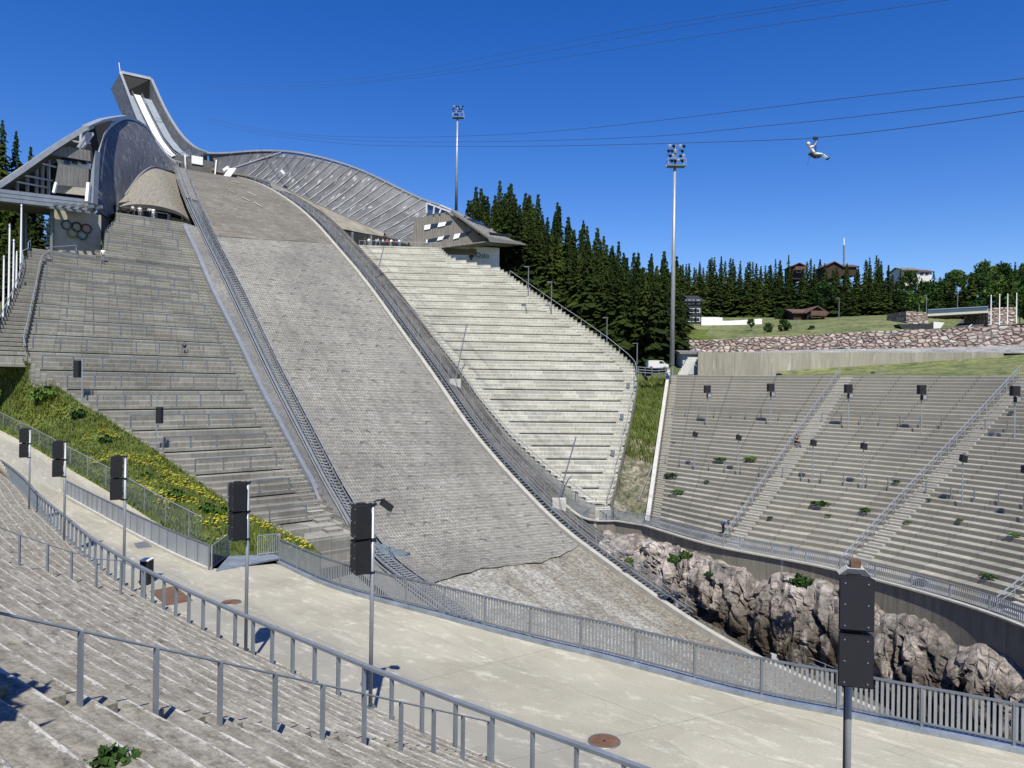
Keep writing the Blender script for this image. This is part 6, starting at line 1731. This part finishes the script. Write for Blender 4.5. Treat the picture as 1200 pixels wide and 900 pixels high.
# ================================================================== leaning poles and blocks right of the slope
def leaning(nm, x0, y0, x1, y1, off, blk, lab):
    b = onW(x0, y0, 1, off); Y = b.y; t = P(x1, y1, Y + .5); r_ = empty(nm, b, lab, 'pole', 'leaning poles beside the slope')
    g = MB(); g.tube([b, t], .075, 8); g.build('pole', 'galv_dk', r_)
    if blk:
        g = MB(); g.box(b + Vector((0, 0, -1.1)), (1.5, 1.3, 2.0)); g.build('base_block', 'block', r_)
leaning('leaning_pole', 441, 325, 450, 288, 3.4, 0, 'thin leaning dark pole near the top of the cream grandstand')
leaning('leaning_pole', 534, 443, 547, 380, 3.4, 1, 'thin leaning pole on a white block halfway down the right slope edge')
leaning('leaning_pole', 655, 583, 675, 512, 3.4, 1, 'thin leaning pole on a white block near the foot of the cream grandstand')
leaning('leaning_pole', 912, 762, 962, 677, 3.0, 1, 'leaning pole on a pale block in front of the pink rock face')

# ================================================================== zip line
def wy(px): return 1 / (1 / 215 + (px - 240) * (1 / 52 - 1 / 215) / (955 - 240))
def cable(pts, r, lab):
    T = interp_poly([P(x, y, wy(x)) for x, y in pts], 60); g = MB(); g.tube(T, r, 4, False); tag(g.build('zip_line_cable', 'wire'), lab, 'cable', 'zip line cables')
cable([(240,136),(280,147),(350,157),(430,160.5),(500,160.5),(600,157),(700,149),(850,132),(1000,114),(1200,92),(1330,75)], .022, 'highest cable of the lower zip line bundle, meeting the frame edge above the others')
cable([(240,138),(300,153),(380,162),(460,166),(600,165.5),(760,160),(880,149),(1000,137),(1200,113),(1330,95)], .022, 'middle cable of the lower zip line bundle, passing just above the rider')
cable([(240,142),(300,156),(400,168),(480,171),(600,171.5),(700,170),(800,167.5),(880,165),(956,161.5),(1080,147.5),(1200,130),(1330,109)], .024, 'lowest zip line cable, the one carrying the seated rider')
cable([(240,100),(380,95),(480,83),(600,61),(760,31),(960,0),(1120,-38)], .018, 'upper zip line cable crossing the sky at top centre')
cable([(240,105),(350,104),(450,95),(560,82),(700,61),(900,30),(1110,0),(1300,-32)], .018, 'upper zip line cable leaving the frame top farthest to the right')
cable([(240,103),(370,100),(500,86),(660,57),(820,27),(990,0),(1200,-40)], .018, 'upper zip line cable between the other two at the top of the sky')

# ================================================================== people
def skin_obj(name, verts, edges, radii, mat, parent, sub=1, root=0):
    me = bpy.data.meshes.new(name); me.from_pydata([tuple(v) for v in verts], edges, [])
    me.materials.append(M[mat]); o = bpy.data.objects.new(name, me); COL.objects.link(o); o.parent = parent
    sk = o.modifiers.new('skin', 'SKIN'); sk.use_smooth_shade = True; ss_ = o.modifiers.new('sub', 'SUBSURF'); ss_.levels = sub; ss_.render_levels = sub
    for i, r in enumerate(radii):
        rr = r if isinstance(r, tuple) else (r, r); me.skin_vertices[0].data[i].radius = rr
        me.skin_vertices[0].data[i].use_root = (i == root)
    return o
STAND = dict(pelvis=(0, 0, .95), chest=(0, 0, 1.3), neck=(0, 0, 1.5), head=(0, -.03, 1.68), ls=(-.19, 0, 1.43), le=(-.25, .02, 1.16), lw=(-.24, -.08, .92), rs=(.19, 0, 1.43), re=(.25, .02, 1.16), rw=(.24, -.08, .92), lh=(-.1, 0, .93), lk=(-.11, -.02, .5), la=(-.11, 0, .08), rh=(.1, 0, .93), rk=(.11, -.02, .5), ra=(.11, 0, .08))
WALK = dict(STAND, lk=(-.1, -.16, .52), la=(-.1, -.22, .1), rk=(.1, .06, .5), ra=(.1, .3, .14), lw=(-.26, .12, .93), rw=(.26, -.22, .98))
LEAN = dict(STAND, chest=(0, -.1, 1.28), neck=(0, -.2, 1.44), head=(0, -.27, 1.6), ls=(-.19, -.16, 1.38), rs=(.19, -.16, 1.38), le=(-.24, -.35, 1.2), re=(.24, -.35, 1.2), lw=(-.15, -.5, 1.08), rw=(.15, -.5, 1.08))
BEND = dict(STAND, pelvis=(0, .12, .9), chest=(0, -.2, 1.12), neck=(0, -.36, 1.22), head=(0, -.5, 1.28), ls=(-.19, -.32, 1.16), rs=(.19, -.32, 1.16), le=(-.22, -.42, .9), re=(.22, -.42, .9), lw=(-.15, -.5, .66), rw=(.15, -.5, .66))
SIT = dict(STAND, pelvis=(0, .15, .45), chest=(0, .1, .8), neck=(0, .07, 1.0), head=(0, .04, 1.18), ls=(-.19, .08, .93), rs=(.19, .08, .93), le=(-.25, 0, .68), re=(.25, 0, .68), lw=(-.16, -.25, .6), rw=(.16, -.25, .6), lh=(-.1, .12, .44), rh=(.1, .12, .44), lk=(-.13, -.32, .48), rk=(.13, -.32, .48), la=(-.12, -.36, .08), ra=(.12, -.36, .08))
def person(pose, label, shirt='cloth_white', pants='cloth_black', hair='hair', group=None, child=1.0, rider=False):
    r_ = proto('person', label, 'person', group); J = {k: Vector(v) for k, v in pose.items()}
    names = ['pelvis', 'chest', 'neck', 'head', 'ls', 'le', 'lw', 'rs', 're', 'rw', 'lh', 'lk', 'la', 'rh', 'rk', 'ra']
    V = [J[n] for n in names]; ix = {n: i for i, n in enumerate(names)}
    E_ = [('pelvis','chest'),('chest','neck'),('neck','head'),('chest','ls'),('ls','le'),('le','lw'),('chest','rs'),('rs','re'),('re','rw'),('pelvis','lh'),('lh','lk'),('lk','la'),('pelvis','rh'),('rh','rk'),('rk','ra')]
    R_ = dict(pelvis=(.13,.1), chest=(.15,.11), neck=.055, head=.1, ls=.06, le=.04, lw=.03, rs=.06, re=.04, rw=.03, lh=.085, lk=.055, la=.04, rh=.085, rk=.055, ra=.04)
    # toes and hands
    for s in 'lr':
        V.append(J[s + 'a'] + Vector((0, -.16, -.03))); V.append(J[s + 'w'] + (J[s + 'w'] - J[s + 'e']).normalized() * .13)
    ed = [(ix[a], ix[b]) for a, b in E_] + [(ix['la'], 16), (ix['lw'], 17), (ix['ra'], 18), (ix['rw'], 19)]
    V.append(J['head'] + (J['head'] - J['neck']).normalized() * .09); ed.append((3, 20))
    skin_obj('body', V, ed, [R_[n] for n in names] + [.03, .028, .03, .028, .075], 'skin', r_)
    tv = [J['pelvis'].lerp(J['chest'], .1), J['chest'], J['ls'], J['le'].lerp(J['ls'], .2), J['rs'], J['re'].lerp(J['rs'], .2), J['chest'].lerp(J['neck'], .5)]
    skin_obj('shirt', tv, [(0, 1), (1, 2), (2, 3), (1, 4), (4, 5), (1, 6)], [(.155, .125), (.175, .135), .08, .065, .08, .065, .09], shirt, r_, 1, 1)
    pv = [J['pelvis'], J['lh'], J['lk'], J['la'].lerp(J['lk'], .12), J['rh'], J['rk'], J['ra'].lerp(J['rk'], .12)]
    skin_obj('trousers', pv, [(0, 1), (1, 2), (2, 3), (0, 4), (4, 5), (5, 6)], [(.15, .12), .1, .072, .058, .1, .072, .058], pants, r_, 1, 0)
    hd = J['head']; up = (J['head'] - J['neck']).normalized()
    g = MB(); rings = []
    for k in range(5):
        a = k / 4 * 1.75; rings.append([hd + up * (.04 + .125 * math.cos(a)) + Vector((math.cos(q * .785) * .118 * math.sin(a), .02 + math.sin(q * .785) * .125 * math.sin(a), 0)) for q in range(9)])
    g.grid(rings); g.build('helmet' if rider else 'hair', 'cloth_white' if rider else hair, r_, True)
    for s in 'lr':
        g = MB(); a = J[s + 'a']; g.tube([a + Vector((0, .07, -.02)), a + Vector((0, -.08, -.03)), a + Vector((0, -.2, -.045))], [.05, .052, .035], 8); g.build('shoe', 'cloth_black', r_, True)
    return r_
PC = {}
def place(pose, key, shirt, pants, loc, rz, lab, group=None, sc=1.0):
    o = person(pose, lab, shirt, pants, 'hair', group); o.location = loc; o.rotation_euler.z = rz; o.scale = (sc, sc, sc); return o
zt_ = LROWS[0][0].z; dl = (LROWS[0][1] - LROWS[0][0]).normalized(); nl = Vector((-dl.y, dl.x, 0)); nl = nl if nl.y > 0 else -nl
def on_left_top(px, back=1.3):
    p = stand_foot(LROWS[:1], px, 250); return Vector((p.x, p.y, zt_)) + nl * back
gL = 'visitors on the left deck passage'; gR = 'visitors on the right terrace'
place(WALK, 0, 'cloth_white', 'cloth_black', on_left_top(160), 1.2, 'person in white top walking first on the left passage under the tan deck', gL)
place(STAND, 0, 'cloth_white', 'cloth_grey', on_left_top(168), .6, 'person in white top standing second from left on the left passage', gL)
place(LEAN, 0, 'cloth_light', 'cloth_black', on_left_top(179, .8), 0, 'person in pale top leaning on the left passage railing', gL)
place(STAND, 0, 'cloth_white', 'cloth_light', on_left_top(183, .9), .2, 'person in white at the right end of the left passage group', gL)
def on_right_top(px, back=1.9):
    A, B = RROWS[0]; u_ = ray(px, 288)[0]; t = 0
    for k in range(400):
        p = A.lerp(B, k / 399)
        if p.x / p.y > u_: break
    return Vector((p.x, p.y + back, A.z))
import itertools
poses = [STAND, LEAN, WALK]
rp = [(430, 'cloth_white', 'cloth_grey', 'person in white top leftmost of the crowd on the right terrace'), (438, 'cloth_white', 'cloth_blue', 'person in white top and blue trousers on the right terrace'), (441, 'cloth_light', 'cloth_black', 'person in pale top close beside the blue trousered one on the right terrace'), (446, 'cloth_white', 'cloth_black', 'person with white shirt in the middle of the right terrace crowd'), (456, 'cloth_white', 'cloth_grey', 'person bending over the right terrace railing in white'), (461, 'cloth_black', 'cloth_black', 'person in black on the right terrace'), (466, 'cloth_white', 'cloth_blue', 'person in white right of the black clothed one on the terrace'), (477, 'cloth_grey', 'cloth_black', 'person in grey near the timber pavilion on the right terrace'), (425, 'cloth_black', 'cloth_grey', 'person in black beside the dark opening of the right passage'), (451, 'cloth_red', 'cloth_black', 'person in dark red top on the right terrace')]
for i, (x, s, p, lab) in enumerate(rp): place(poses[i % 3], 0, s, p, on_right_top(x, 1.75 + .5 * (i % 2)), (i % 5) * .7, lab, gR)
q = stand_foot(LROWS, 217, 411); place(SIT, 0, 'cloth_black', 'cloth_grey', q + Vector((0, -.3, -.42)), .5, 'person in dark clothes sitting alone on the left grandstand')
q = stand_foot(LROWS, 121, 306); place(STAND, 0, 'cloth_white', 'cloth_grey', q, .5, 'person in white standing in the shade near the ring wall')
q = bowl_foot(847, 626); place(BEND, 0, 'cloth_blue', 'cloth_black', q, .9, 'person in light blue bending at the foot of the first bowl aisle', None, 1.12)
q = bowl_foot(931, 522); place(SIT, 0, 'cloth_black', 'cloth_black', q, .4, 'person in dark clothes halfway up the first bowl aisle')
# zip line rider
RID = dict(STAND, pelvis=(0, 0, .0), chest=(-.28, 0, .27), neck=(-.4, 0, .48), head=(-.43, 0, .66), ls=(-.38, -.18, .42), rs=(-.38, .18, .42), le=(-.1, -.2, .5), re=(-.1, .2, .5), lw=(.02, -.08, .75), rw=(.02, .08, .75), lh=(.03, -.1, -.02), rh=(.03, .1, -.02), lk=(.45, -.11, -.02), rk=(.45, .11, -.02), la=(.86, -.1, -.3), ra=(.86, .1, -.3))
hp = P(955, 180.5, 52); rd_ = person(RID, 'zip line rider in white top and helmet seated with legs stretched forward', 'cloth_white', 'cloth_light', rider=True); rd_.location = hp; rd_['_o'] = (0, 0, 0)
g = MB(); T_ = P(956, 162.5, 52) - hp
tr_ = empty('zip_trolley', P(956, 162, 52), 'small dark pulley trolley with straps running on the lowest cable above the rider', 'trolley')
g = MB(); g.box(P(955.5, 162, 52), (.34, .1, .2)); g.build('pulley', 'black', tr_)
for dx, dy, dz in ((-.3, 0, .3), (.05, -.12, .05), (.05, .12, .05)):
    g = MB(); g.bar(P(955.5, 162, 52), hp + Vector((dx, dy, dz)), .03); g.build('strap', 'black', tr_)
g = MB(); g.tube([hp + Vector((-.1, 0, 0)), hp + Vector((-.4, 0, -.25)), hp + Vector((-.5, 0, -.75))], .015, 5); g.build('tail_rope', 'black', tr_)
g = MB(); g.prism([hp + Vector((-.35, -.2, .08)), hp + Vector((.1, -.2, -.16)), hp + Vector((.45, -.18, -.12)), hp + Vector((.4, -.18, -.2)), hp + Vector((.05, -.2, -.26)), hp + Vector((-.42, -.2, .02))], (0, .4, 0)); g.build('seat_harness', 'black', tr_)

# ================================================================== vegetation
def make_spruce(seed, H=20.0, W=3.4, dens=1.0, name='spruce_tree'):
    rg = np.random.default_rng(seed); r_ = proto(name, '', 'tree'); g = MB(); g.tube([(0, 0, -1.5), (0, 0, H * .5), (0, 0, H * .97)], [.26, .16, .03], 7); g.build('trunk', 'bark', r_)
    c_ = MB(); nl_ = int(34 * dens)
    for l in range(nl_):
        t = l / (nl_ - 1); z = H * (0.07 + 0.92 * t); R = W * (1 - t) ** 0.92 * (0.62 + .6 * rg.random()) + .12
        nb_ = max(4, int((12 - 6 * t) * dens)); a0 = rg.random() * 6.28
        for b in range(nb_):
            a = a0 + b * 6.2832 / nb_ + rg.normal() * .22; rr = R * (0.5 + .65 * rg.random()); dr = rr * (.32 + .18 * rg.random()) * (1 if t < .85 else .2)
            ca, sa = math.cos(a), math.sin(a); sx, sy = -sa, ca; w = rr * .24 + .1; z0 = z + rg.normal() * .12
            def q(f, s, dz=0): 
                return (ca * rr * f + sx * w * s, sa * rr * f + sy * w * s, z0 - dr * f * f + dz + (-.25 * abs(s) * w))
            c_.add([q(.05, 0, .05), q(.45, 1), q(.4, 0, .06), q(.45, -1), q(.75, .75, -.08), q(1.0, 0, .06), q(.75, -.75, -.08), q(.62, 0, .03)],
                   [(0, 1, 2), (0, 2, 3), (2, 1, 4, 7), (2, 7, 6, 3), (7, 4, 5), (7, 5, 6)])
            # hanging twigs
            for k in range(2):
                f = .4 + .5 * rg.random(); s = rg.choice([-1, 1]) * rg.random(); x, y, zz = q(f, s); h = .35 + .4 * rg.random()
                c_.add([(x - sx * .22, y - sy * .22, zz), (x + sx * .22, y + sy * .22, zz), (x + ca * .1, y + sa * .1, zz - h)], [(0, 1, 2)])
    c_.build('crown', 'spruce', r_); return r_
def make_broad(seed, H=10.0, R=3.6, name='birch_tree', n=1700, mat='leaf'):
    rg = np.random.default_rng(seed); r_ = proto(name, '', 'tree'); g = MB(); g.tube([(0, 0, -1), (.1, 0, H * .4), (0, .1, H * .8)], [.2, .14, .05], 7)
    cl = []
    for k in range(22):
        a = rg.random() * 6.28; el = rg.random(); z = H * (.35 + .6 * el); rr = R * math.sin(math.pi * (.15 + .75 * el)) * (.35 + .6 * rg.random()); cl.append((math.cos(a) * rr, math.sin(a) * rr, z, .7 + .9 * rg.random()))
        if k % 3 == 0: g.tube([(0, 0, z * .6), (math.cos(a) * rr * .8, math.sin(a) * rr * .8, z)], [.07, .02], 5)
    g.build('trunk', 'bark', r_); c_ = MB()
    for k in range(n):
        x, y, z, s = cl[int(rg.integers(len(cl)))]; d = rg.normal(size=3); d /= np.linalg.norm(d); d *= s * (.55 + .5 * rg.random()); p = np.array((x, y, z)) + d * (R / 3.6); e1 = rg.normal(size=3) * .2; e2 = rg.normal(size=3) * .2
        c_.add([tuple(p - e1), tuple(p + e2), tuple(p + e1), tuple(p - e2)], [(0, 1, 2, 3)])
    c_.build('crown', mat, r_); return r_
SP = [Maker(make_spruce(s, 20, w, 1.0)) for s, w in ((1, 4.6), (2, 3.9), (3, 5.2))]
SF = [Maker(make_spruce(s, 18, w, .8)) for s, w in ((4, 4.0), (5, 4.8))]
BR = [Maker(make_broad(s, 10, 3.8)) for s in (6, 7)]
rt = random.Random(5)
cntS = 0
def plant(mk, x, y, z, sc, lab, grp):
    global cntS; cntS += 1
    mk.at((x, y, z), rt.random() * 6.28, (sc * rt.uniform(.9, 1.15), sc * rt.uniform(.9, 1.15), sc), lab, grp)
# near forest behind the right grandstand: top outline given in the picture
OUTL = [(543,222),(552,212),(566,226),(585,218),(600,216),(612,222),(630,232),(645,243),(660,240),(675,258),(690,262),(705,278),(720,284),(740,293),(760,300),(785,300),(815,302)]
def outl(px): return float(np.interp(px, [a for a, _ in OUTL], [b for _, b in OUTL]))
lab1 = 'dark spruce in the dense stand behind the cream grandstand'
for row in range(7):
    px = 546 + row * 3
    while px < 800:
        Y = lerp(162, 133, min(1, (px - 546) / 200)) + row * 7.0 + rt.uniform(-2, 2)
        ytop = outl(px) + rt.uniform(-7, 16) + (3 if row == 0 else 0) + max(0, 4 - row) * 5; x, yy, z = P(px, ytop, Y)
        H = rt.uniform(19, 25); base = z - H; gzz = gz(x, yy)
        if base > gzz + .5: H = z - gzz + 1; base = gzz - 1
        H = min(H, 34)
        plant(SP[rt.randrange(3)], x, yy, z - H, H / 20, lab1, 'spruces behind the cream grandstand')
        px += rt.uniform(9, 15) + row * 1.0
print('near spruces', cntS)
# forest on the hill behind
OUT2 = [(760,303),(800,305),(840,299),(880,303),(918,301),(960,304),(990,308),(1031,299),(1048,312),(1075,320),(1098,319),(1126,314),(1157,306),(1200,301),(1260,298)]
def outl2(px): return float(np.interp(px, [a for a, _ in OUT2], [b for _, b in OUT2]))
lab2 = 'green spruce in the forest on the hillside behind the rubble wall'
n2 = 0
for row in range(6):
    px = 768 + row * 5
    while px < 1250:
        Y = (208, 222, 236, 252, 270, 292)[row] + rt.uniform(-4, 4)
        ytop = outl2(px) + rt.uniform(-3, 11) + (30, 20, 12, 7, 3, 0)[row] * rt.uniform(.3, 1.2)
        for c_, w, ymin in ((936, 8, 311), (986, 19, 309.5), (1075, 18, 315)):
            if abs(px - c_) < w: ytop = max(ytop, ymin + rt.uniform(-3, 3))
        if row < 2 and 925 < px < 972: ytop = max(ytop, 372)
        if row < 2 and 1088 < px < 1165: ytop = max(ytop, 352)
        if row == 0 and 786 < px < 905: px += 12; continue
        if row == 0 and 925 < px < 972: px += 12; continue
        x, yy, z = P(px, ytop, Y); H = z - gz(x, yy) + .8
        if H < 4: px += 8; continue
        H = min(H, 24); sc = H / 18
        if px > 1060 and rt.random() < .38: BR[rt.randrange(2)].at((x, yy, z - 10.2 * (s_ := rt.uniform(.8, 1.15))), rt.random() * 6.28, s_, 'bushy broadleaf tree on the right hillside forest', 'broadleaf trees on the hillside')
        else:
            mk = SF[rt.randrange(2)]; wd_ = rt.uniform(1.0, 1.35); mk.at((x, yy, z - H), rt.random() * 6.28, (wd_, wd_, sc), lab2, 'spruces on the far hillside')
        n2 += 1; px += rt.uniform(10, 16)
print('far trees', n2)
# left group
for x, yt, Y, H, lab in [(-12,120,150,27,'tall spruce cut by the left frame edge behind the left pavilion'),(3,140,146,25,'spruce at the left frame edge with its tip beside the pavilion roof'),(19,153,150,24,'pointed spruce standing second from left above the pavilion roof'),(36,171,158,22,'small spruce tip just above the left pavilion roof')]:
    p = P(x, yt, Y); SP[rt.randrange(3)].at((p.x, p.y, p.z - H), rt.random() * 6, (1.0, 1.0, H / 20), lab, 'spruces by the left pavilion')
for i, (x, yt, Y, H) in enumerate([(8,235,125,26),(30,240,128,26),(48,242,132,24),(-15,240,118,26),(-35,270,112,26),(14,268,116,24),(-8,300,106,22),(4,290,112,24),(38,262,120,22),(22,255,122,24),(-28,300,104,24),(60,250,128,24),(-45,330,100,22),(-12,350,98,18)]):
    p = P(x, yt, Y); SP[rt.randrange(3)].at((p.x, p.y, p.z - H), rt.random() * 6, (1.3, 1.3, H / 20), 'dark spruce in the shade below and behind the left pavilion', 'shaded spruces below the left pavilion')
# low broadleaf bushes at forest foot
for x, yb, Y, sc, lab in [(965,368,203,.9,'light green broadleaf tree right of the timber house'),(915,378,198,.45,'low green bush left of the timber house'),(900,392,150,.30,'bush on the grass mound above the rubble wall, left one'),(918,391,150,.36,'round bush on the grass mound above the rubble wall'),(951,390,148,.22,'tiny conifer bush on the mound below the timber house'),(880,383,160,.25,'small bush in front of the white wall end'),(1195,372,165,.7,'broadleaf tree beside the flagpoles at right frame edge'),(1205,378,150,.5,'bush at the right frame edge above the rubble wall')]:
    p = P(x, yb, Y); BR[rt.randrange(2)].at((p.x, p.y, p.z - .8), rt.random() * 6, sc, lab, 'bushes on the mound')
# shrubs / weeds in the stands and on rock
def make_weed(seed):
    rg = np.random.default_rng(seed); r_ = proto('weed_shrub', '', 'shrub'); g = MB()
    for k in range(150):
        a = rg.random() * 6.28; rr = .75 * math.sqrt(rg.random()); z = .12 + .75 * rg.random() * (1 - rr * .8); p = np.array((math.cos(a) * rr, math.sin(a) * rr, z)); e1 = rg.normal(size=3) * .11; e2 = rg.normal(size=3) * .11
        g.add([tuple(p - e1), tuple(p + e2), tuple(p + e1), tuple(p - e2)], [(0, 1, 2, 3)])
    g.build('leaves', 'shrub', r_); g = MB()
    for k in range(7): a = k * .9; g.bar((0, 0, -.1), (math.cos(a) * .4, math.sin(a) * .4, .5), .02)
    g.build('stems', 'bark', r_); return r_
WD = Maker(make_weed(9))
for x, y, sc in [(787,558,.8),(792,578,.75),(790,520,.3),(844,538,.8),(881,539,.75),(961,590,.85),(1050,562,.4),(1015,597,.6),(1190,625,.5),(1160,678,.55),(1080,690,.5),(973,604,.35),(1125,610,.35),(1060,614,.4),(1185,480,.3),(829,563,.3),(900,607,.3),(870,590,.25),(1090,585,.3),(930,640,.25)]:
    if sc > 0: WD.at(bowl_foot(x, y), rt.random() * 6, (sc * 1.4, sc * 1.1, sc * .6), 'green weed growing between the steps of the bowl grandstand', 'weeds in the bowl steps')
for x, y, Y, sc, lab in [(790,655,66,.8,'green shrub on the rock crest below the retaining wall, upper left'),(803,650,66,.8,'upright green shrub against the retaining wall on the rock'),(830,671,64,.5,'small green shrub in the middle of the rock face'),(938,682,58,1.1,'largest dark green shrub on the rock crest before the wall'),(737,655,72,.6,'green shrub at the left end of the rock face')]:
    p = P(x, y, Y); WD.at(p - Vector((0, 0, .3)), 1.3, sc, lab, 'shrubs on the rock face')
for x, y, sc, lab in [(52,466,1.5,'large green shrub at the top of the flowering bank'),(94,490,.9,'shrub beside the lower left stand steps'),(122,521,.8,'round dark shrub in the flowering bank'),(205,580,.9,'dark green shrub in the lower flowering bank'),(170,560,.6,'small shrub among the yellow flowers'),(262,610,1.0,'bushy shrub behind the side gate'),(240,606,.9,'bushy shrub at the end of the sheet fence')]:
    i = 0; best = None
    for j in range(21):
        for i in range(0, 90, 2):
            q = MEAD[j][i]; 
            if q.y < 2: continue
            w_ = pix(q); d = (w_[0] - x) ** 2 + (w_[1] - y) ** 2
            if best is None or d < best[0]: best = (d, q)
    WD.at(best[1], 1, sc, lab, 'shrubs on the flowering bank')
best = None
for yy in np.linspace(5, 10, 60):
    u_, v_ = ray(128, 893); d = abs(CZ + v_ * yy - terr_z(u_ * yy, yy))
    if best is None or d < best[0]: best = (d, u_ * yy, yy)
WD.at((best[1], best[2], terr_z(best[1], best[2]) - .1), 2.0, .3, 'small green weed between the nearest terrace steps at the lower left', 'weeds in the terraces')
# rubble stones in the pit (bright)
pb = MB()
for k in range(420):
    u_ = rng.random(); p = P(990 + 110 * u_ + rng.normal() * 8, 815 + 12 * u_ + rng.normal() * 6, 47 - 4 * u_); p.z = -13.6 + rng.random() * .3 - 1.6; s = .12 + .25 * rng.random()
    vs = [p + Vector(tuple(rng.normal(size=3) * s * .3)) + Vector(o_) * s for o_ in ((1, 0, 0), (0, 1, 0), (-1, 0, 0), (0, -1, 0), (0, 0, .8), (0, 0, -.8))]
    pb.add(vs, [(0, 1, 4), (1, 2, 4), (2, 3, 4), (3, 0, 4), (1, 0, 5), (2, 1, 5), (3, 2, 5), (0, 3, 5)])
tag(pb.build('loose_stones', 'block'), 'loose white stones on the pit floor behind the bar fence', 'stones', None, 'stuff')
# grey sheet at foot of net
g = MB(); q = [onW(x, y, -1, o_) for x, y, o_ in [(440,640,1.2),(480,652,-1.5),(486,672,-2.5),(450,668,1.0)]]; g.prism([p + Vector((0, 0, .35)) for p in q], (0, 0, -.1)); tag(g.build('snow_netting', 'netting'), 'folded pale blue netting at the lower left corner of the ski slope', 'netting')

# small unseen tree, added left of the frame to shade the lowest terraces
bt = make_broad(21, 3.3, 1.1, 'added_shade_tree', 900); bt.location = (-5.75, 4.9, terr_z(-5.75, 4.9) - .1); bt['label'] = 'small leafy tree added unseen left of the view to shade the terraces'
# ================================================================== light, sky, camera
SUN_EL, SUN_AZ = math.radians(54), (0.085, -1.0)
sd = Vector((SUN_AZ[0], SUN_AZ[1], 0)).normalized() * math.cos(SUN_EL) + Vector((0, 0, math.sin(SUN_EL)))
L = bpy.data.lights.new('sun', 'SUN'); L.energy = 4.8; L.angle = math.radians(.53); L.color = (1.0, .965, .86)
lo_ = bpy.data.objects.new('sun', L); COL.objects.link(lo_); lo_.rotation_euler = sd.to_track_quat('Z', 'Y').to_euler(); lo_.location = (0, -40, 90)
W = bpy.data.worlds.new('World'); SC.world = W; W.use_nodes = True; nt = W.node_tree
sky = nt.nodes.new('ShaderNodeTexSky'); sky.sky_type = 'NISHITA'; sky.sun_disc = False; sky.sun_elevation = SUN_EL; sky.sun_rotation = math.atan2(sd.x, sd.y)
sky.altitude = 400; sky.air_density = 1.0; sky.dust_density = 0.35; sky.ozone_density = 3.0
hs = nt.nodes.new('ShaderNodeHueSaturation'); hs.inputs['Saturation'].default_value = 1.4; hs.inputs['Hue'].default_value = 0.519; hs.inputs['Value'].default_value = 1.4
nt.links.new(sky.outputs[0], hs.inputs['Color']); nt.links.new(hs.outputs[0], nt.nodes['Background'].inputs[0]); nt.nodes['Background'].inputs[1].default_value = 0.08
cam = bpy.data.cameras.new('camera'); cam.sensor_width = 36; cam.lens = 27.0; cam.clip_end = 4000; cam.clip_start = .1
co = bpy.data.objects.new('camera', cam); COL.objects.link(co)
right_ = Vector((CR, 0, SR)); up_ = Vector((-SR, 0, CR)); back_ = right_.cross(up_)
Mx = Matrix((right_, up_, back_)).transposed().to_4x4(); Mx.translation = Vector((0, 0, CZ)); co.matrix_world = Mx
SC.camera = co
SC.render.engine = 'CYCLES'
SC.view_settings.view_transform = 'Standard'; SC.view_settings.look = 'None'; SC.view_settings.exposure = 0.36; SC.view_settings.gamma = 1
SC.cycles.max_bounces = 5; SC.cycles.diffuse_bounces = 3; SC.cycles.transparent_max_bounces = 6
for o in bpy.data.objects:
    if '_o' in o: del o['_o']
